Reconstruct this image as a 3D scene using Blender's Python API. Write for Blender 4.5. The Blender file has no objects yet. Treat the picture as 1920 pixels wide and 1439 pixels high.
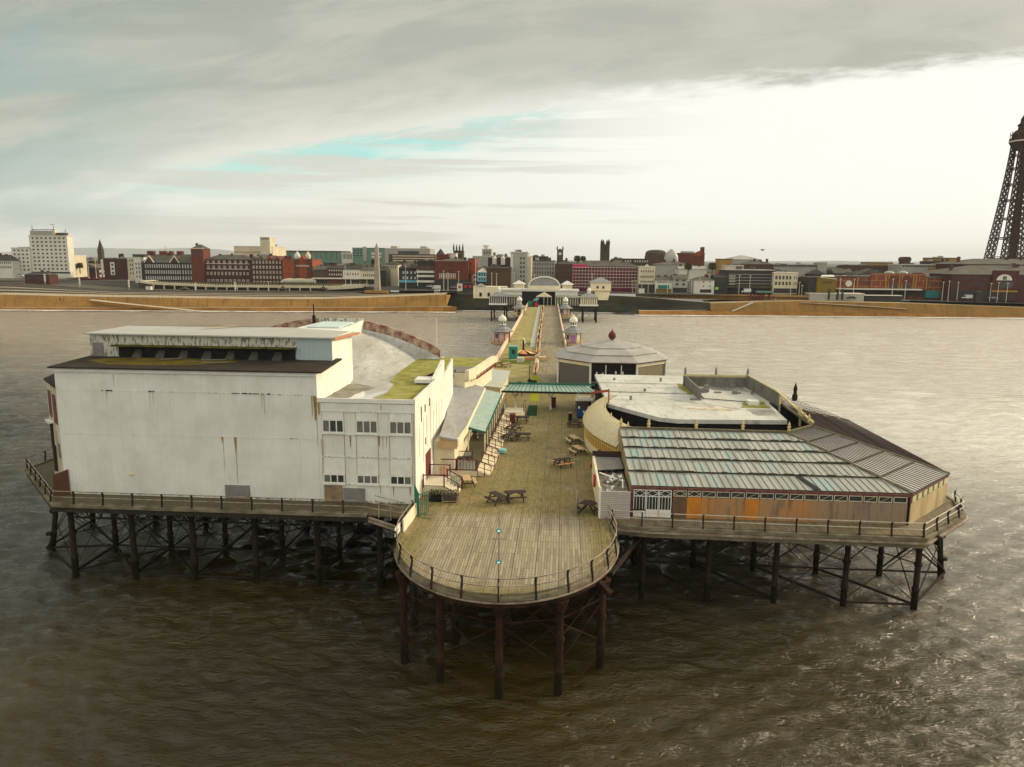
import bpy, math, random
from mathutils import Matrix, Vector
random.seed(7)
C = bpy.context.scene.collection
SC = bpy.context.scene

# ---------------------------------------------------------------- camera, world, sun, exposure
EYE = 27.2                                   # metres above the water
F, HZ, ROLL = 1380.0, 487.0, math.radians(0.5)
PITCH = math.atan((719.5-HZ)/F)
AX = math.radians(3.95)                      # the pier runs this much east of the view direction
cam = bpy.data.cameras.new('camera'); cam.sensor_width = 36; cam.lens = 36*F/1920
cam.clip_start = 0.5; cam.clip_end = 60000
camo = bpy.data.objects.new('camera', cam); C.objects.link(camo); SC.camera = camo
_fw = Vector((0, math.cos(PITCH), -math.sin(PITCH))); _up = Vector((0, math.sin(PITCH), math.cos(PITCH))); _rt = Vector((1, 0, 0))
_c, _s = math.cos(ROLL), math.sin(ROLL)
_r = _rt*_c+_up*_s; _u = _up*_c-_rt*_s
camo.matrix_world = Matrix(((_r.x, _u.x, -_fw.x, 0), (_r.y, _u.y, -_fw.y, 0), (_r.z, _u.z, -_fw.z, EYE), (0, 0, 0, 1)))
SC.render.engine = 'CYCLES'
SC.render.resolution_x, SC.render.resolution_y = 1024, 767
SC.view_settings.view_transform = 'Standard'; SC.view_settings.look = 'None'
SC.view_settings.exposure = 0.34; SC.view_settings.gamma = 1.0

SUN_AZ, SUN_EL = math.radians(68), math.radians(22)   # azimuth clockwise from straight ahead (+Y)
sl = bpy.data.lights.new('sun', 'SUN'); sl.energy = 2.9; sl.angle = math.radians(11); sl.color = (1, .83, .58)
so = bpy.data.objects.new('sun', sl); C.objects.link(so)
so.rotation_euler = (math.pi/2-SUN_EL, 0, math.pi-SUN_AZ)

class NT:
    """small helper around a node tree"""
    def __init__(s, nt): s.nt = nt; s.n = nt.nodes; s.l = nt.links
    def new(s, t, **k):
        nd = s.n.new(t)
        for a, b in k.items(): setattr(nd, a, b)
        return nd
    def inp(s, sock, v):
        if v is None: return
        if hasattr(v, 'links') or isinstance(v, bpy.types.NodeSocket): s.l.new(v, sock)
        else:
            if hasattr(sock.default_value, '__len__') and not hasattr(v, '__len__'): v = (v,)*len(sock.default_value)
            if hasattr(v, '__len__') and len(sock.default_value) == 4 and len(v) == 3: v = (*v, 1)
            sock.default_value = v
    def m(s, op, a, b=None, c=None, clamp=False):
        nd = s.new('ShaderNodeMath', operation=op, use_clamp=clamp)
        for i, v in enumerate((a, b, c)): s.inp(nd.inputs[i], v)
        return nd.outputs[0]
    def mix(s, f, a, b, mode='MIX'):
        nd = s.new('ShaderNodeMix', data_type='RGBA', blend_type=mode)
        s.inp(nd.inputs[0], f); s.inp(nd.inputs[6], a); s.inp(nd.inputs[7], b); return nd.outputs[2]
    def step(s, x, a, b, lo=0., hi=1.):
        nd = s.new('ShaderNodeMapRange', interpolation_type='SMOOTHSTEP')
        for i, v in enumerate((x, a, b, lo, hi)): s.inp(nd.inputs[i], v)
        return nd.outputs[0]
    def comb(s, x, y, z):
        nd = s.new('ShaderNodeCombineXYZ')
        for i, v in enumerate((x, y, z)): s.inp(nd.inputs[i], v)
        return nd.outputs[0]
    def noise(s, vec, sc, det=4, rough=.55, out=0, dist=0.):
        nd = s.new('ShaderNodeTexNoise'); s.inp(nd.inputs['Vector'], vec); nd.inputs['Scale'].default_value = sc
        nd.inputs['Detail'].default_value = det; nd.inputs['Roughness'].default_value = rough
        nd.inputs['Distortion'].default_value = dist
        return nd.outputs[out]
    def sep(s, v):
        nd = s.new('ShaderNodeSeparateXYZ'); s.l.new(v, nd.inputs[0]); return nd.outputs
    def scale(s, v, xyz):
        nd = s.new('ShaderNodeVectorMath', operation='MULTIPLY'); s.l.new(v, nd.inputs[0]); nd.inputs[1].default_value = xyz
        return nd.outputs[0]

def make_world():
    w = bpy.data.worlds.new('World'); SC.world = w; w.use_nodes = True
    t = NT(w.node_tree); t.n.clear()
    out = t.new('ShaderNodeOutputWorld'); bg = t.new('ShaderNodeBackground'); bg.inputs[1].default_value = 0.1
    t.l.new(bg.outputs[0], out.inputs[0])
    sky = t.new('ShaderNodeTexSky'); sky.sky_type = 'NISHITA'; sky.sun_disc = False
    sky.sun_elevation = SUN_EL; sky.sun_rotation = SUN_AZ
    d = t.new('ShaderNodeTexCoord').outputs['Generated']; x, y, z = t.sep(d)
    az = t.m('MULTIPLY', t.m('ARCTAN2', x, y), 57.3); el = t.m('MULTIPLY', t.m('ARCSINE', z), 57.3)
    tt_ = t.m('DIVIDE', t.m('ADD', az, 35.), 70., clamp=True); slope = t.m('POWER', t.m('SUBTRACT', 1., tt_), 2.2)
    b = t.m('SUBTRACT', el, t.m('SUBTRACT', t.step(az, 15., 36., 12.9, 12.2), t.m('MULTIPLY', slope, 9.)))            # degrees above the lower rim of the grey cloud bank
    q = t.comb(t.m('MULTIPLY', az, .045), t.m('MULTIPLY', b, .16), 0.)
    n1 = t.noise(q, 1.7, 6, .55, dist=.4); n2 = t.noise(t.comb(t.m('MULTIPLY', az, .035), t.m('MULTIPLY', b, .17), 3.), 2.2, 9, .60, dist=.7)
    n3 = t.noise(t.comb(t.m('MULTIPLY', az, .16), t.m('MULTIPLY', b, .8), 9.), 1.5, 7, .66, dist=.3)
    bb = t.m('ADD', b, t.m('MULTIPLY', t.m('SUBTRACT', n1, .5), 2.2))
    bb = t.m('ADD', bb, t.m('MULTIPLY', t.m('SUBTRACT', n3, .5), 2.6))
    dark = t.step(bb, t.step(az, -5., 25., -1.6, -.5), t.step(az, -5., 25., 1.6, .7))
    right = t.step(az, -36., 40.)
    g1 = t.mix(right, (.35, .375, .325), (.385, .375, .325)); g2 = t.mix(right, (.45, .455, .395), (.46, .445, .385))
    grey = t.mix(t.step(n2, .36, .64), g1, g2)
    grey = t.mix(t.m('MULTIPLY', t.step(b, 4.5, -.5), t.step(az, 22., -8.)), grey, t.mix(t.step(n3, .35, .65), (.50, .51, .45), (.62, .61, .555)))
    grey = t.mix(t.step(b, 6., 12.), grey, t.mix(t.step(n2, .36, .66), (.285, .31, .275), (.39, .39, .345)))
    grey = t.mix(t.step(el, 19., 24.), grey, t.mix(t.step(az, -30., 38.), (.30, .28, .22), (2.6, 2.3, 1.8)))  # bright sky patch above the view, added to light the water at right
    grey = t.mix(t.step(el, 33., 44.), grey, (.33, .31, .26))
    cream = t.mix(t.step(az, -30., 14.), (.66, .655, .595), (.83, .825, .79))
    cream = t.mix(t.m('MULTIPLY', t.step(n3, .35, .65), t.step(az, 10., -20.)), cream, t.mix(.5, cream, (.70, .66, .62)))
    blue = t.mix(.3, (3.4, 7.0, 6.6), t.mix(.5, sky.outputs[0], (5., 8., 8.)))
    blue = t.mix(1., blue, (.1, .1, .1), 'MULTIPLY')
    # clear streak that runs up to the right just under the bank
    s0 = t.m('ADD', b, t.m('ADD', 1.15, t.m('MULTIPLY', t.m('SUBTRACT', n3, .5), 3.4)))
    st = t.m('MULTIPLY', t.step(s0, -1.7, -.3), t.step(s0, 1.0, .35))
    st = t.m('MULTIPLY', st, t.m('MULTIPLY', t.step(az, -31., -13.), t.step(az, 6., 0.)))
    hazeb = t.m('MULTIPLY', t.m('MULTIPLY', t.step(s0, -4.2, -1.), t.step(s0, .8, -.4)), t.m('MULTIPLY', t.step(az, -34., -20.), t.step(az, 6., -6.)))
    clear = t.mix(t.m('MULTIPLY', hazeb, .55), cream, (.50, .70, .66))
    clear = t.mix(t.m('MULTIPLY', st, t.step(n3, .30, .55)), clear, blue)
    lay = t.noise(t.comb(t.m('MULTIPLY', az, .028), t.m('MULTIPLY', el, .55), 21.), 1.5, 6, .6, dist=.3)
    clear = t.mix(t.m('MULTIPLY', t.step(lay, .50, .62), t.m('MULTIPLY', t.step(b, .5, -1.5), t.step(az, 18., -6., .0, .85))), clear, t.mix(.5, (.56, .53, .49), (.60, .60, .55)))
    clear = t.mix(t.m('MULTIPLY', t.step(lay, .50, .36), t.step(az, 14., -10., .0, .7)), clear, (.76, .755, .71))
    col = t.mix(dark, clear, grey)
    teal = t.m('MULTIPLY', t.m('MULTIPLY', t.step(az, -16., -36.), t.step(n1, .38, .6)), .6)
    col = t.mix(teal, col, (.24, .36, .36))
    # glow added round the hidden sun for warm light and glitter from the right
    sd = (math.sin(SUN_AZ)*math.cos(SUN_EL), math.cos(SUN_AZ)*math.cos(SUN_EL), math.sin(SUN_EL))
    dp = t.new('ShaderNodeVectorMath', operation='DOT_PRODUCT'); t.l.new(d, dp.inputs[0]); dp.inputs[1].default_value = sd
    glow = t.m('POWER', t.m('MAXIMUM', dp.outputs['Value'], 0.), 9.)
    col = t.mix(t.m('MULTIPLY', glow, t.step(az, 30., 48.)), col, (2.4, 2.2, 1.8))
    # behind the camera the cover is even and pale
    col = t.mix(t.step(y, .45, -.1), col, (.94, .92, .84))
    ten = t.mix(1., col, (10.1, 10., 9.5), 'MULTIPLY')
    fin = t.mix(.06, ten, sky.outputs[0])
    below = t.mix(t.step(z, -.02, -.06), fin, (.9, .8, .6))
    t.l.new(below, bg.inputs[0])
make_world()

# ---------------------------------------------------------------- where things stand
CA, SA = math.cos(AX), math.sin(AX)
def W(u, v, z=0.): return (u*CA+v*SA, -u*SA+v*CA, z)           # pier coordinates -> world
def _ray(px, py):
    a = (px-960)/F; b = (719.5-py)/F
    a, b = a*_c-b*_s, a*_s+b*_c
    d = _rt*a+_up*b+_fw
    return (d.x*CA-d.y*SA, d.x*SA+d.y*CA, d.z)
def gz(px, py, z=7.2):                                          # the spot at height z seen there in the survey photograph
    r = _ray(px, py); t = (z-EYE)/r[2]; return (r[0]*t, r[1]*t, z)
def pv(px, py, v):                                              # the spot at distance v along the pier
    r = _ray(px, py); t = v/r[1]; return (r[0]*t, v, EYE+r[2]*t)

# ---------------------------------------------------------------- mesh builder (pier coordinates)
def jag(pts, amp=.14, step=.5, seed=1):
    r = random.Random(seed+len(pts)); out = []
    for i in range(len(pts)):
        a, b = Vector(pts[i]), Vector(pts[(i+1) % len(pts)]); n = max(1, int((b-a).length/step)); d = (b-a).normalized(); nn = Vector((-d.y, d.x))
        for k in range(n): p = a+(b-a)*k/n+nn*(r.uniform(-amp, amp) if k else 0); out.append((p.x, p.y))
    return out
class MB:
    def __init__(s): s.v = []; s.f = []
    def add(s, vs, fs):
        k = len(s.v); s.v += [tuple(p) for p in vs]; s.f += [tuple(i+k for i in f) for f in fs]; return s
    def box(s, u0, u1, v0, v1, z0, z1):
        return s.poly([(u0, v0), (u1, v0), (u1, v1), (u0, v1)], z0, z1)
    def poly(s, pts, z0, z1):
        n = len(pts); area = sum(pts[i][0]*pts[(i+1) % n][1]-pts[(i+1) % n][0]*pts[i][1] for i in range(n))
        if area < 0: pts = pts[::-1]
        return s.add([(p[0], p[1], z0) for p in pts]+[(p[0], p[1], z1) for p in pts],
                     [tuple(range(n-1, -1, -1)), tuple(range(n, 2*n))]+[(i, (i+1) % n, n+(i+1) % n, n+i) for i in range(n)])
    def slab(s, top, t):                                        # top: 3-D points counter-clockwise from above
        n = len(top)
        return s.add([*top]+[(p[0], p[1], p[2]-t) for p in top],
                     [tuple(range(n)), tuple(range(2*n-1, n-1, -1))]+[(i, n+i, n+(i+1) % n, (i+1) % n) for i in range(n)])
    def quad(s, a, b, c, d): return s.add([a, b, c, d], [(0, 1, 2, 3)])
    def bar(s, p, q, w, h=None):
        p, q = Vector(p), Vector(q); d = (q-p).normalized(); h = h or w
        a = d.cross(Vector((0, 0, 1)));
        if a.length < 1e-3: a = Vector((1, 0, 0))
        a.normalize(); b = a.cross(d).normalized(); a *= w/2; b *= h/2
        vs = [p-a-b, p+a-b, p+a+b, p-a+b, q-a-b, q+a-b, q+a+b, q-a+b]
        return s.add(vs, [(0, 1, 2, 3), (7, 6, 5, 4), (0, 4, 5, 1), (1, 5, 6, 2), (2, 6, 7, 3), (3, 7, 4, 0)])
    def cyl(s, p, q, r0, r1=None, n=8):
        p, q = Vector(p), Vector(q); r1 = r0 if r1 is None else r1; d = (q-p).normalized()
        a = d.cross(Vector((0, 0, 1)));
        if a.length < 1e-3: a = Vector((1, 0, 0))
        a.normalize(); b = d.cross(a)
        vs = [p+(a*math.cos(k*2*math.pi/n)+b*math.sin(k*2*math.pi/n))*r0 for k in range(n)]
        vs += [q+(a*math.cos(k*2*math.pi/n)+b*math.sin(k*2*math.pi/n))*r1 for k in range(n)]
        return s.add(vs, [tuple(range(n-1, -1, -1)), tuple(range(n, 2*n))]+[(k, (k+1) % n, n+(k+1) % n, n+k) for k in range(n)])
    def lathe(s, cu, cv, prof, n=16, rot=0.):
        vs = []; fs = []
        for (r, z) in prof: vs += [(cu+r*math.cos(rot+k*2*math.pi/n), cv+r*math.sin(rot+k*2*math.pi/n), z) for k in range(n)]
        for j in range(len(prof)-1):
            for k in range(n): fs.append((j*n+k, j*n+(k+1) % n, (j+1)*n+(k+1) % n, (j+1)*n+k))
        fs.append(tuple(range(n-1, -1, -1))); fs.append(tuple(range((len(prof)-1)*n, len(prof)*n)))
        return s.add(vs, fs)
    def gable(s, u0, u1, v0, v1, z0, z1, axis='u', hip=0.):      # pitched roof, ridge along axis
        if axis == 'u':
            m = (v0+v1)/2; top = [(u0+hip, m, z1), (u1-hip, m, z1)]
            return s.add([(u0, v0, z0), (u1, v0, z0), (u1, v1, z0), (u0, v1, z0)]+top, [(0, 1, 5, 4), (2, 3, 4, 5), (3, 0, 4), (1, 2, 5), (3, 2, 1, 0)])
        m = (u0+u1)/2; top = [(m, v0+hip, z1), (m, v1-hip, z1)]
        return s.add([(u0, v0, z0), (u1, v0, z0), (u1, v1, z0), (u0, v1, z0)]+top, [(1, 2, 5, 4), (3, 0, 4, 5), (0, 1, 4), (2, 3, 5), (3, 2, 1, 0)])
    def build(s, name, mat, parent=None, base=None, smooth=False):
        if parent is not None: base = Vector(parent['_b'])
        elif base is None: base = Vector(s.v[0])
        base = Vector(base)
        me = bpy.data.meshes.new(name)
        me.from_pydata([tuple(Vector(p)-base) for p in s.v], [], s.f); me.update()
        if mat: me.materials.append(mat)
        if smooth:
            for p in me.polygons: p.use_smooth = True
        o = bpy.data.objects.new(name, me); C.objects.link(o); o['_b'] = tuple(base)
        if parent is not None: o.parent = parent
        else: o.location = W(*base); o.rotation_euler[2] = -AX
        return o
BASES = []
def tag(o, label, cat, group=None):
    o['label'] = label; o['category'] = cat
    if group: o['group'] = group
    return o
def thing(name, label, cat, base, group=None):
    o = bpy.data.objects.new(name, None); C.objects.link(o); o.empty_display_size = .3
    o.location = W(*base); o.rotation_euler[2] = -AX; o['_b'] = tuple(float(b) for b in base)
    return tag(o, label, cat, group)
def struct(o, kind='structure'): o['kind'] = kind; return o
def share(src, parent, name=None, loc=(0, 0, 0), rotz=0.):       # another part with the same mesh
    c = bpy.data.objects.new(name or src.name.split('.')[0], src.data); C.objects.link(c); c.parent = parent
    c.location = loc; c.rotation_euler[2] = rotz; return c
def dup(root, base, rot=0., label=None, group=None):
    def rec(o, par):
        c = o.copy(); C.objects.link(c); c.parent = par
        for ch in o.children: rec(ch, c)
        return c
    r = rec(root, None); r.location = W(*base); r.rotation_euler[2] = -AX+rot; r['_b'] = tuple(float(b) for b in base)
    if label: r['label'] = label
    if group: r['group'] = group
    return r

# ---------------------------------------------------------------- materials
MATS = {}
def mat(name, col, rough=.8, col2=None, nsc=1.2, amt=.5, metal=0., bump=0., bsc=8., stretch=(1, 1, 1), spec=.3, extra=None):
    if name in MATS: return MATS[name]
    m = bpy.data.materials.new(name); m.use_nodes = True; t = NT(m.node_tree)
    p = t.n['Principled BSDF']; oc = t.new('ShaderNodeTexCoord').outputs['Object']
    c2 = col2 or tuple(c*.62 for c in col)
    v = t.scale(oc, stretch); f = t.step(t.noise(v, nsc, 5, .6), .35, .68)
    fine = t.noise(v, nsc*7, 3, .6)
    c = t.mix(t.m('MULTIPLY', f, amt), col, c2)
    c = t.mix(t.m('MULTIPLY', t.step(fine, .45, .7), amt*.45), c, c2)
    if extra: c = extra(t, oc, c)
    t.inp(p.inputs['Base Color'], c); p.inputs['Roughness'].default_value = rough; p.inputs['Metallic'].default_value = metal
    p.inputs['Specular IOR Level'].default_value = spec if rough < .7 else (.12 if rough < .84 else .05)
    if bump:
        b = t.new('ShaderNodeBump'); b.inputs['Strength'].default_value = bump; b.inputs['Distance'].default_value = .03
        t.l.new(t.noise(oc, bsc, 4), b.inputs['Height']); t.l.new(b.outputs[0], p.inputs['Normal'])
    MATS[name] = m; return m

def corrug(name, col, period=.3, depth=.5, rust=.5, stain=(.42, .22, .05), dirt=(.40, .39, .33), peel=0., rough=.55):
    """ribbed metal sheet with run-down rust and grime"""
    if name in MATS: return MATS[name]
    m = bpy.data.materials.new(name); m.use_nodes = True; t = NT(m.node_tree)
    p = t.n['Principled BSDF']; oc = t.new('ShaderNodeTexCoord').outputs['Object']; x, y, z = t.sep(oc)
    s = t.m('ADD', x, y); w = t.m('SINE', t.m('MULTIPLY', s, 2*math.pi/period))
    run = t.noise(t.comb(t.m('MULTIPLY', s, 2.2), 0., t.m('MULTIPLY', z, .10)), 1.6, 4, .6)
    blot = t.noise(oc, .35, 4, .6)
    c = t.mix(t.m('MULTIPLY', t.step(blot, .35, .7), .35), col, dirt)
    c = t.mix(t.m('MULTIPLY', t.step(run, .62, .78), rust), c, stain)
    wt = t.new('ShaderNodeTexWhiteNoise'); t.l.new(t.comb(t.m('FLOOR', t.m('MULTIPLY', s, .92)), t.m('FLOOR', t.m('MULTIPLY', z, .272)), 0.), wt.inputs[0])
    c = t.mix(t.m('MULTIPLY', wt.outputs[0], .13), c, dirt)
    c = t.mix(t.m('MULTIPLY', t.step(w, .75, 1.), .07), c, dirt)
    sheet = t.m('FRACT', t.m('MULTIPLY', s, .92))
    c = t.mix(t.m('MULTIPLY', t.m('LESS_THAN', sheet, .03), .25), c, dirt)
    if peel:
        pn = t.noise(t.comb(t.m('MULTIPLY', s, 3.), 0., t.m('MULTIPLY', z, .8)), 1.6, 6, .65)
        c = t.mix(t.m('MULTIPLY', t.step(pn, .50, .56), peel), c, (.10, .085, .05))
    t.inp(p.inputs['Base Color'], c); p.inputs['Roughness'].default_value = rough; p.inputs['Specular IOR Level'].default_value = .3
    b = t.new('ShaderNodeBump'); b.inputs['Strength'].default_value = depth; b.inputs['Distance'].default_value = .04
    t.l.new(w, b.inputs['Height']); t.l.new(b.outputs[0], p.inputs['Normal'])
    MATS[name] = m; return m

def brick(name, c1, c2, mortar, sc=1., rough=.85, w=.5, h=.25, ms=.02):
    """coursed wall, laid on the upright face"""
    if name in MATS: return MATS[name]
    m = bpy.data.materials.new(name); m.use_nodes = True; t = NT(m.node_tree)
    p = t.n['Principled BSDF']; oc = t.new('ShaderNodeTexCoord').outputs['Object']; x, y, z = t.sep(oc)
    b = t.new('ShaderNodeTexBrick'); t.l.new(t.comb(t.m('ADD', x, y), z, 0.), b.inputs['Vector'])
    for k, v in (('Color1', c1), ('Color2', c2), ('Mortar', mortar)): t.inp(b.inputs[k], v)
    b.inputs['Scale'].default_value = sc; b.inputs['Brick Width'].default_value = w; b.inputs['Row Height'].default_value = h; b.inputs['Mortar Size'].default_value = ms
    n = t.noise(oc, .25, 5, .6)
    c = t.mix(t.m('MULTIPLY', t.step(n, .35, .7), .45), b.outputs[0], tuple(k*.55 for k in c1))
    t.inp(p.inputs['Base Color'], c); p.inputs['Roughness'].default_value = rough; p.inputs['Specular IOR Level'].default_value = .2
    MATS[name] = m; return m

def deck_mat(name, moss=.6, dark=False, clearbox=None, mid=False):
    """weathered boards laid along the pier, joints across, algae in patches"""
    m = bpy.data.materials.new(name); m.use_nodes = True; t = NT(m.node_tree)
    p = t.n['Principled BSDF']
    geo = t.new('ShaderNodeNewGeometry').outputs['Position']
    X, Y, Z = t.sep(geo)
    u = t.m('SUBTRACT', t.m('MULTIPLY', X, CA), t.m('MULTIPLY', Y, SA)); v = t.m('ADD', t.m('MULTIPLY', X, SA), t.m('MULTIPLY', Y, CA))
    br = t.new('ShaderNodeTexBrick'); t.l.new(t.comb(v, u, 0.), br.inputs['Vector'])
    br.inputs['Scale'].default_value = 1.; br.inputs['Brick Width'].default_value = 2.4; br.inputs['Row Height'].default_value = .19
    br.inputs['Mortar Size'].default_value = .016; br.offset = .5
    t.inp(br.inputs['Color1'], (0, 0, 0)); t.inp(br.inputs['Color2'], (1, 1, 1)); t.inp(br.inputs['Mortar'], (0, 0, 0)); br.inputs['Bias'].default_value = 0.
    per = t.sep(br.outputs[0])[0]
    grain = t.noise(t.comb(t.m('MULTIPLY', u, 9.), t.m('MULTIPLY', v, .7), 0.), 1.3, 5, .65)
    big = t.noise(t.comb(u, v, 0.), .14, 5, .6)
    wv = t.noise(t.comb(t.m('MULTIPLY', u, 2.5), t.m('MULTIPLY', v, .22), 4.), 1.1, 5, .62)
    base = t.mix(per, (.215, .172, .115), (.385, .325, .235))
    base = t.mix(t.m('MULTIPLY', t.step(grain, .35, .65), .5), base, (.22, .185, .125))
    mo = t.step(t.m('ADD', t.m('MULTIPLY', wv, .65), t.m('MULTIPLY', big, .35)), .50-.14*moss, .68-.15*moss)
    darkspot = t.step(t.noise(t.comb(t.m('MULTIPLY', u, 3.2), t.m('MULTIPLY', v, 1.5), 11.), 1.5, 4, .7), .53, .62)
    free = 1.
    if clearbox:
        u0, u1, v0, v1, pw = clearbox
        cu = t.m('MULTIPLY', t.step(u, u0-pw, u0+pw), t.step(u, u1+pw, u1-pw))
        cv = t.m('MULTIPLY', t.step(v, v0-pw, v0+pw), t.step(v, v1+pw, v1-pw))
        box_ = t.m('MULTIPLY', cu, cv); free = t.m('SUBTRACT', 1., box_)
        mo = t.m('MAXIMUM', mo, t.step(t.noise(t.comb(u, v, 2.), .3, 4, .6), .25, .5)); mo = t.m('MULTIPLY', mo, t.m('SUBTRACT', 1., t.m('MULTIPLY', box_, .9)))
    c = t.mix(t.m('MULTIPLY', mo, .80), base, t.mix(t.step(grain, .3, .7), (.125, .088, .018), t.mix(t.step(t.noise(t.comb(u, v, 31.), .23, 5, .6), .38, .62), (.29, .205, .055), (.235, .21, .035))))
    blot = t.noise(t.comb(u, v, 7.), .55, 6, .7)
    c = t.mix(t.m('MULTIPLY', t.step(blot, .52, .66), t.m('MULTIPLY', free, .5)), c, (.085, .075, .038))
    c = t.mix(t.m('MULTIPLY', darkspot, t.m('ADD', t.m('MULTIPLY', free, .42), .12)), c, (.07, .058, .02))
    # cross joints over the bearers, butt joints along
    j = t.m('LESS_THAN', t.m('FRACT', t.m('MULTIPLY', v, 1/2.4)), .022)
    j2 = t.m('LESS_THAN', t.m('FRACT', t.m('MULTIPLY', v, 1/.62)), .09)
    c = t.mix(t.m('MULTIPLY', j, t.m('MULTIPLY', t.step(blot, .4, .6), .7)), c, (.05, .04, .025))
    c = t.mix(t.m('MULTIPLY', j2, t.m('MULTIPLY', t.step(wv, .45, .62), .42)), c, (.07, .06, .03))
    g = t.m('LESS_THAN', t.m('FRACT', t.m('MULTIPLY', u, 1/1.52)), .035)
    c = t.mix(t.m('MULTIPLY', g, t.m('ADD', .4, t.m('MULTIPLY', t.step(big, .4, .6), .4))), c, (.05, .04, .025))
    c = t.mix(t.m('MULTIPLY', br.outputs['Fac'], .6), c, (.06, .05, .03))
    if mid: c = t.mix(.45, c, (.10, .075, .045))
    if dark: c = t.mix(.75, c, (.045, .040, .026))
    t.inp(p.inputs['Base Color'], c); p.inputs['Roughness'].default_value = .72; p.inputs['Specular IOR Level'].default_value = .25
    b = t.new('ShaderNodeBump'); b.inputs['Strength'].default_value = .4; b.inputs['Distance'].default_value = .02
    t.l.new(t.m('SUBTRACT', grain, br.outputs['Fac']), b.inputs['Height']); t.l.new(b.outputs[0], p.inputs['Normal'])
    return m

def glass_roof_mat():
    m = bpy.data.materials.new('glass_roof'); m.use_nodes = True; t = NT(m.node_tree)
    p = t.n['Principled BSDF']; oc = t.new('ShaderNodeTexCoord').outputs['Object']; x, y, z = t.sep(oc)
    cell = t.comb(t.m('FLOOR', t.m('MULTIPLY', x, 1/.56)), t.m('FLOOR', t.m('MULTIPLY', y, 1/2.7)), 0.)
    wn = t.new('ShaderNodeTexWhiteNoise'); t.l.new(cell, wn.inputs[0]); r = wn.outputs[0]
    c = t.mix(r, (.21, .225, .20), (.36, .37, .33))
    lumpy = t.noise(t.scale(cell, (.19, .6, 1)), 1.0, 2)
    c = t.mix(t.m('MULTIPLY', t.m('GREATER_THAN', t.m('ADD', t.m('MULTIPLY', r, .5), lumpy), .91), .75), c, (.20, .315, .31))
    c = t.mix(t.m('MULTIPLY', t.step(t.noise(oc, 1.1, 6, .65), .5, .75), .35), c, (.20, .17, .12))
    t.inp(p.inputs['Base Color'], c); p.inputs['Roughness'].default_value = .5; p.inputs['Specular IOR Level'].default_value = .35
    return m

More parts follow.
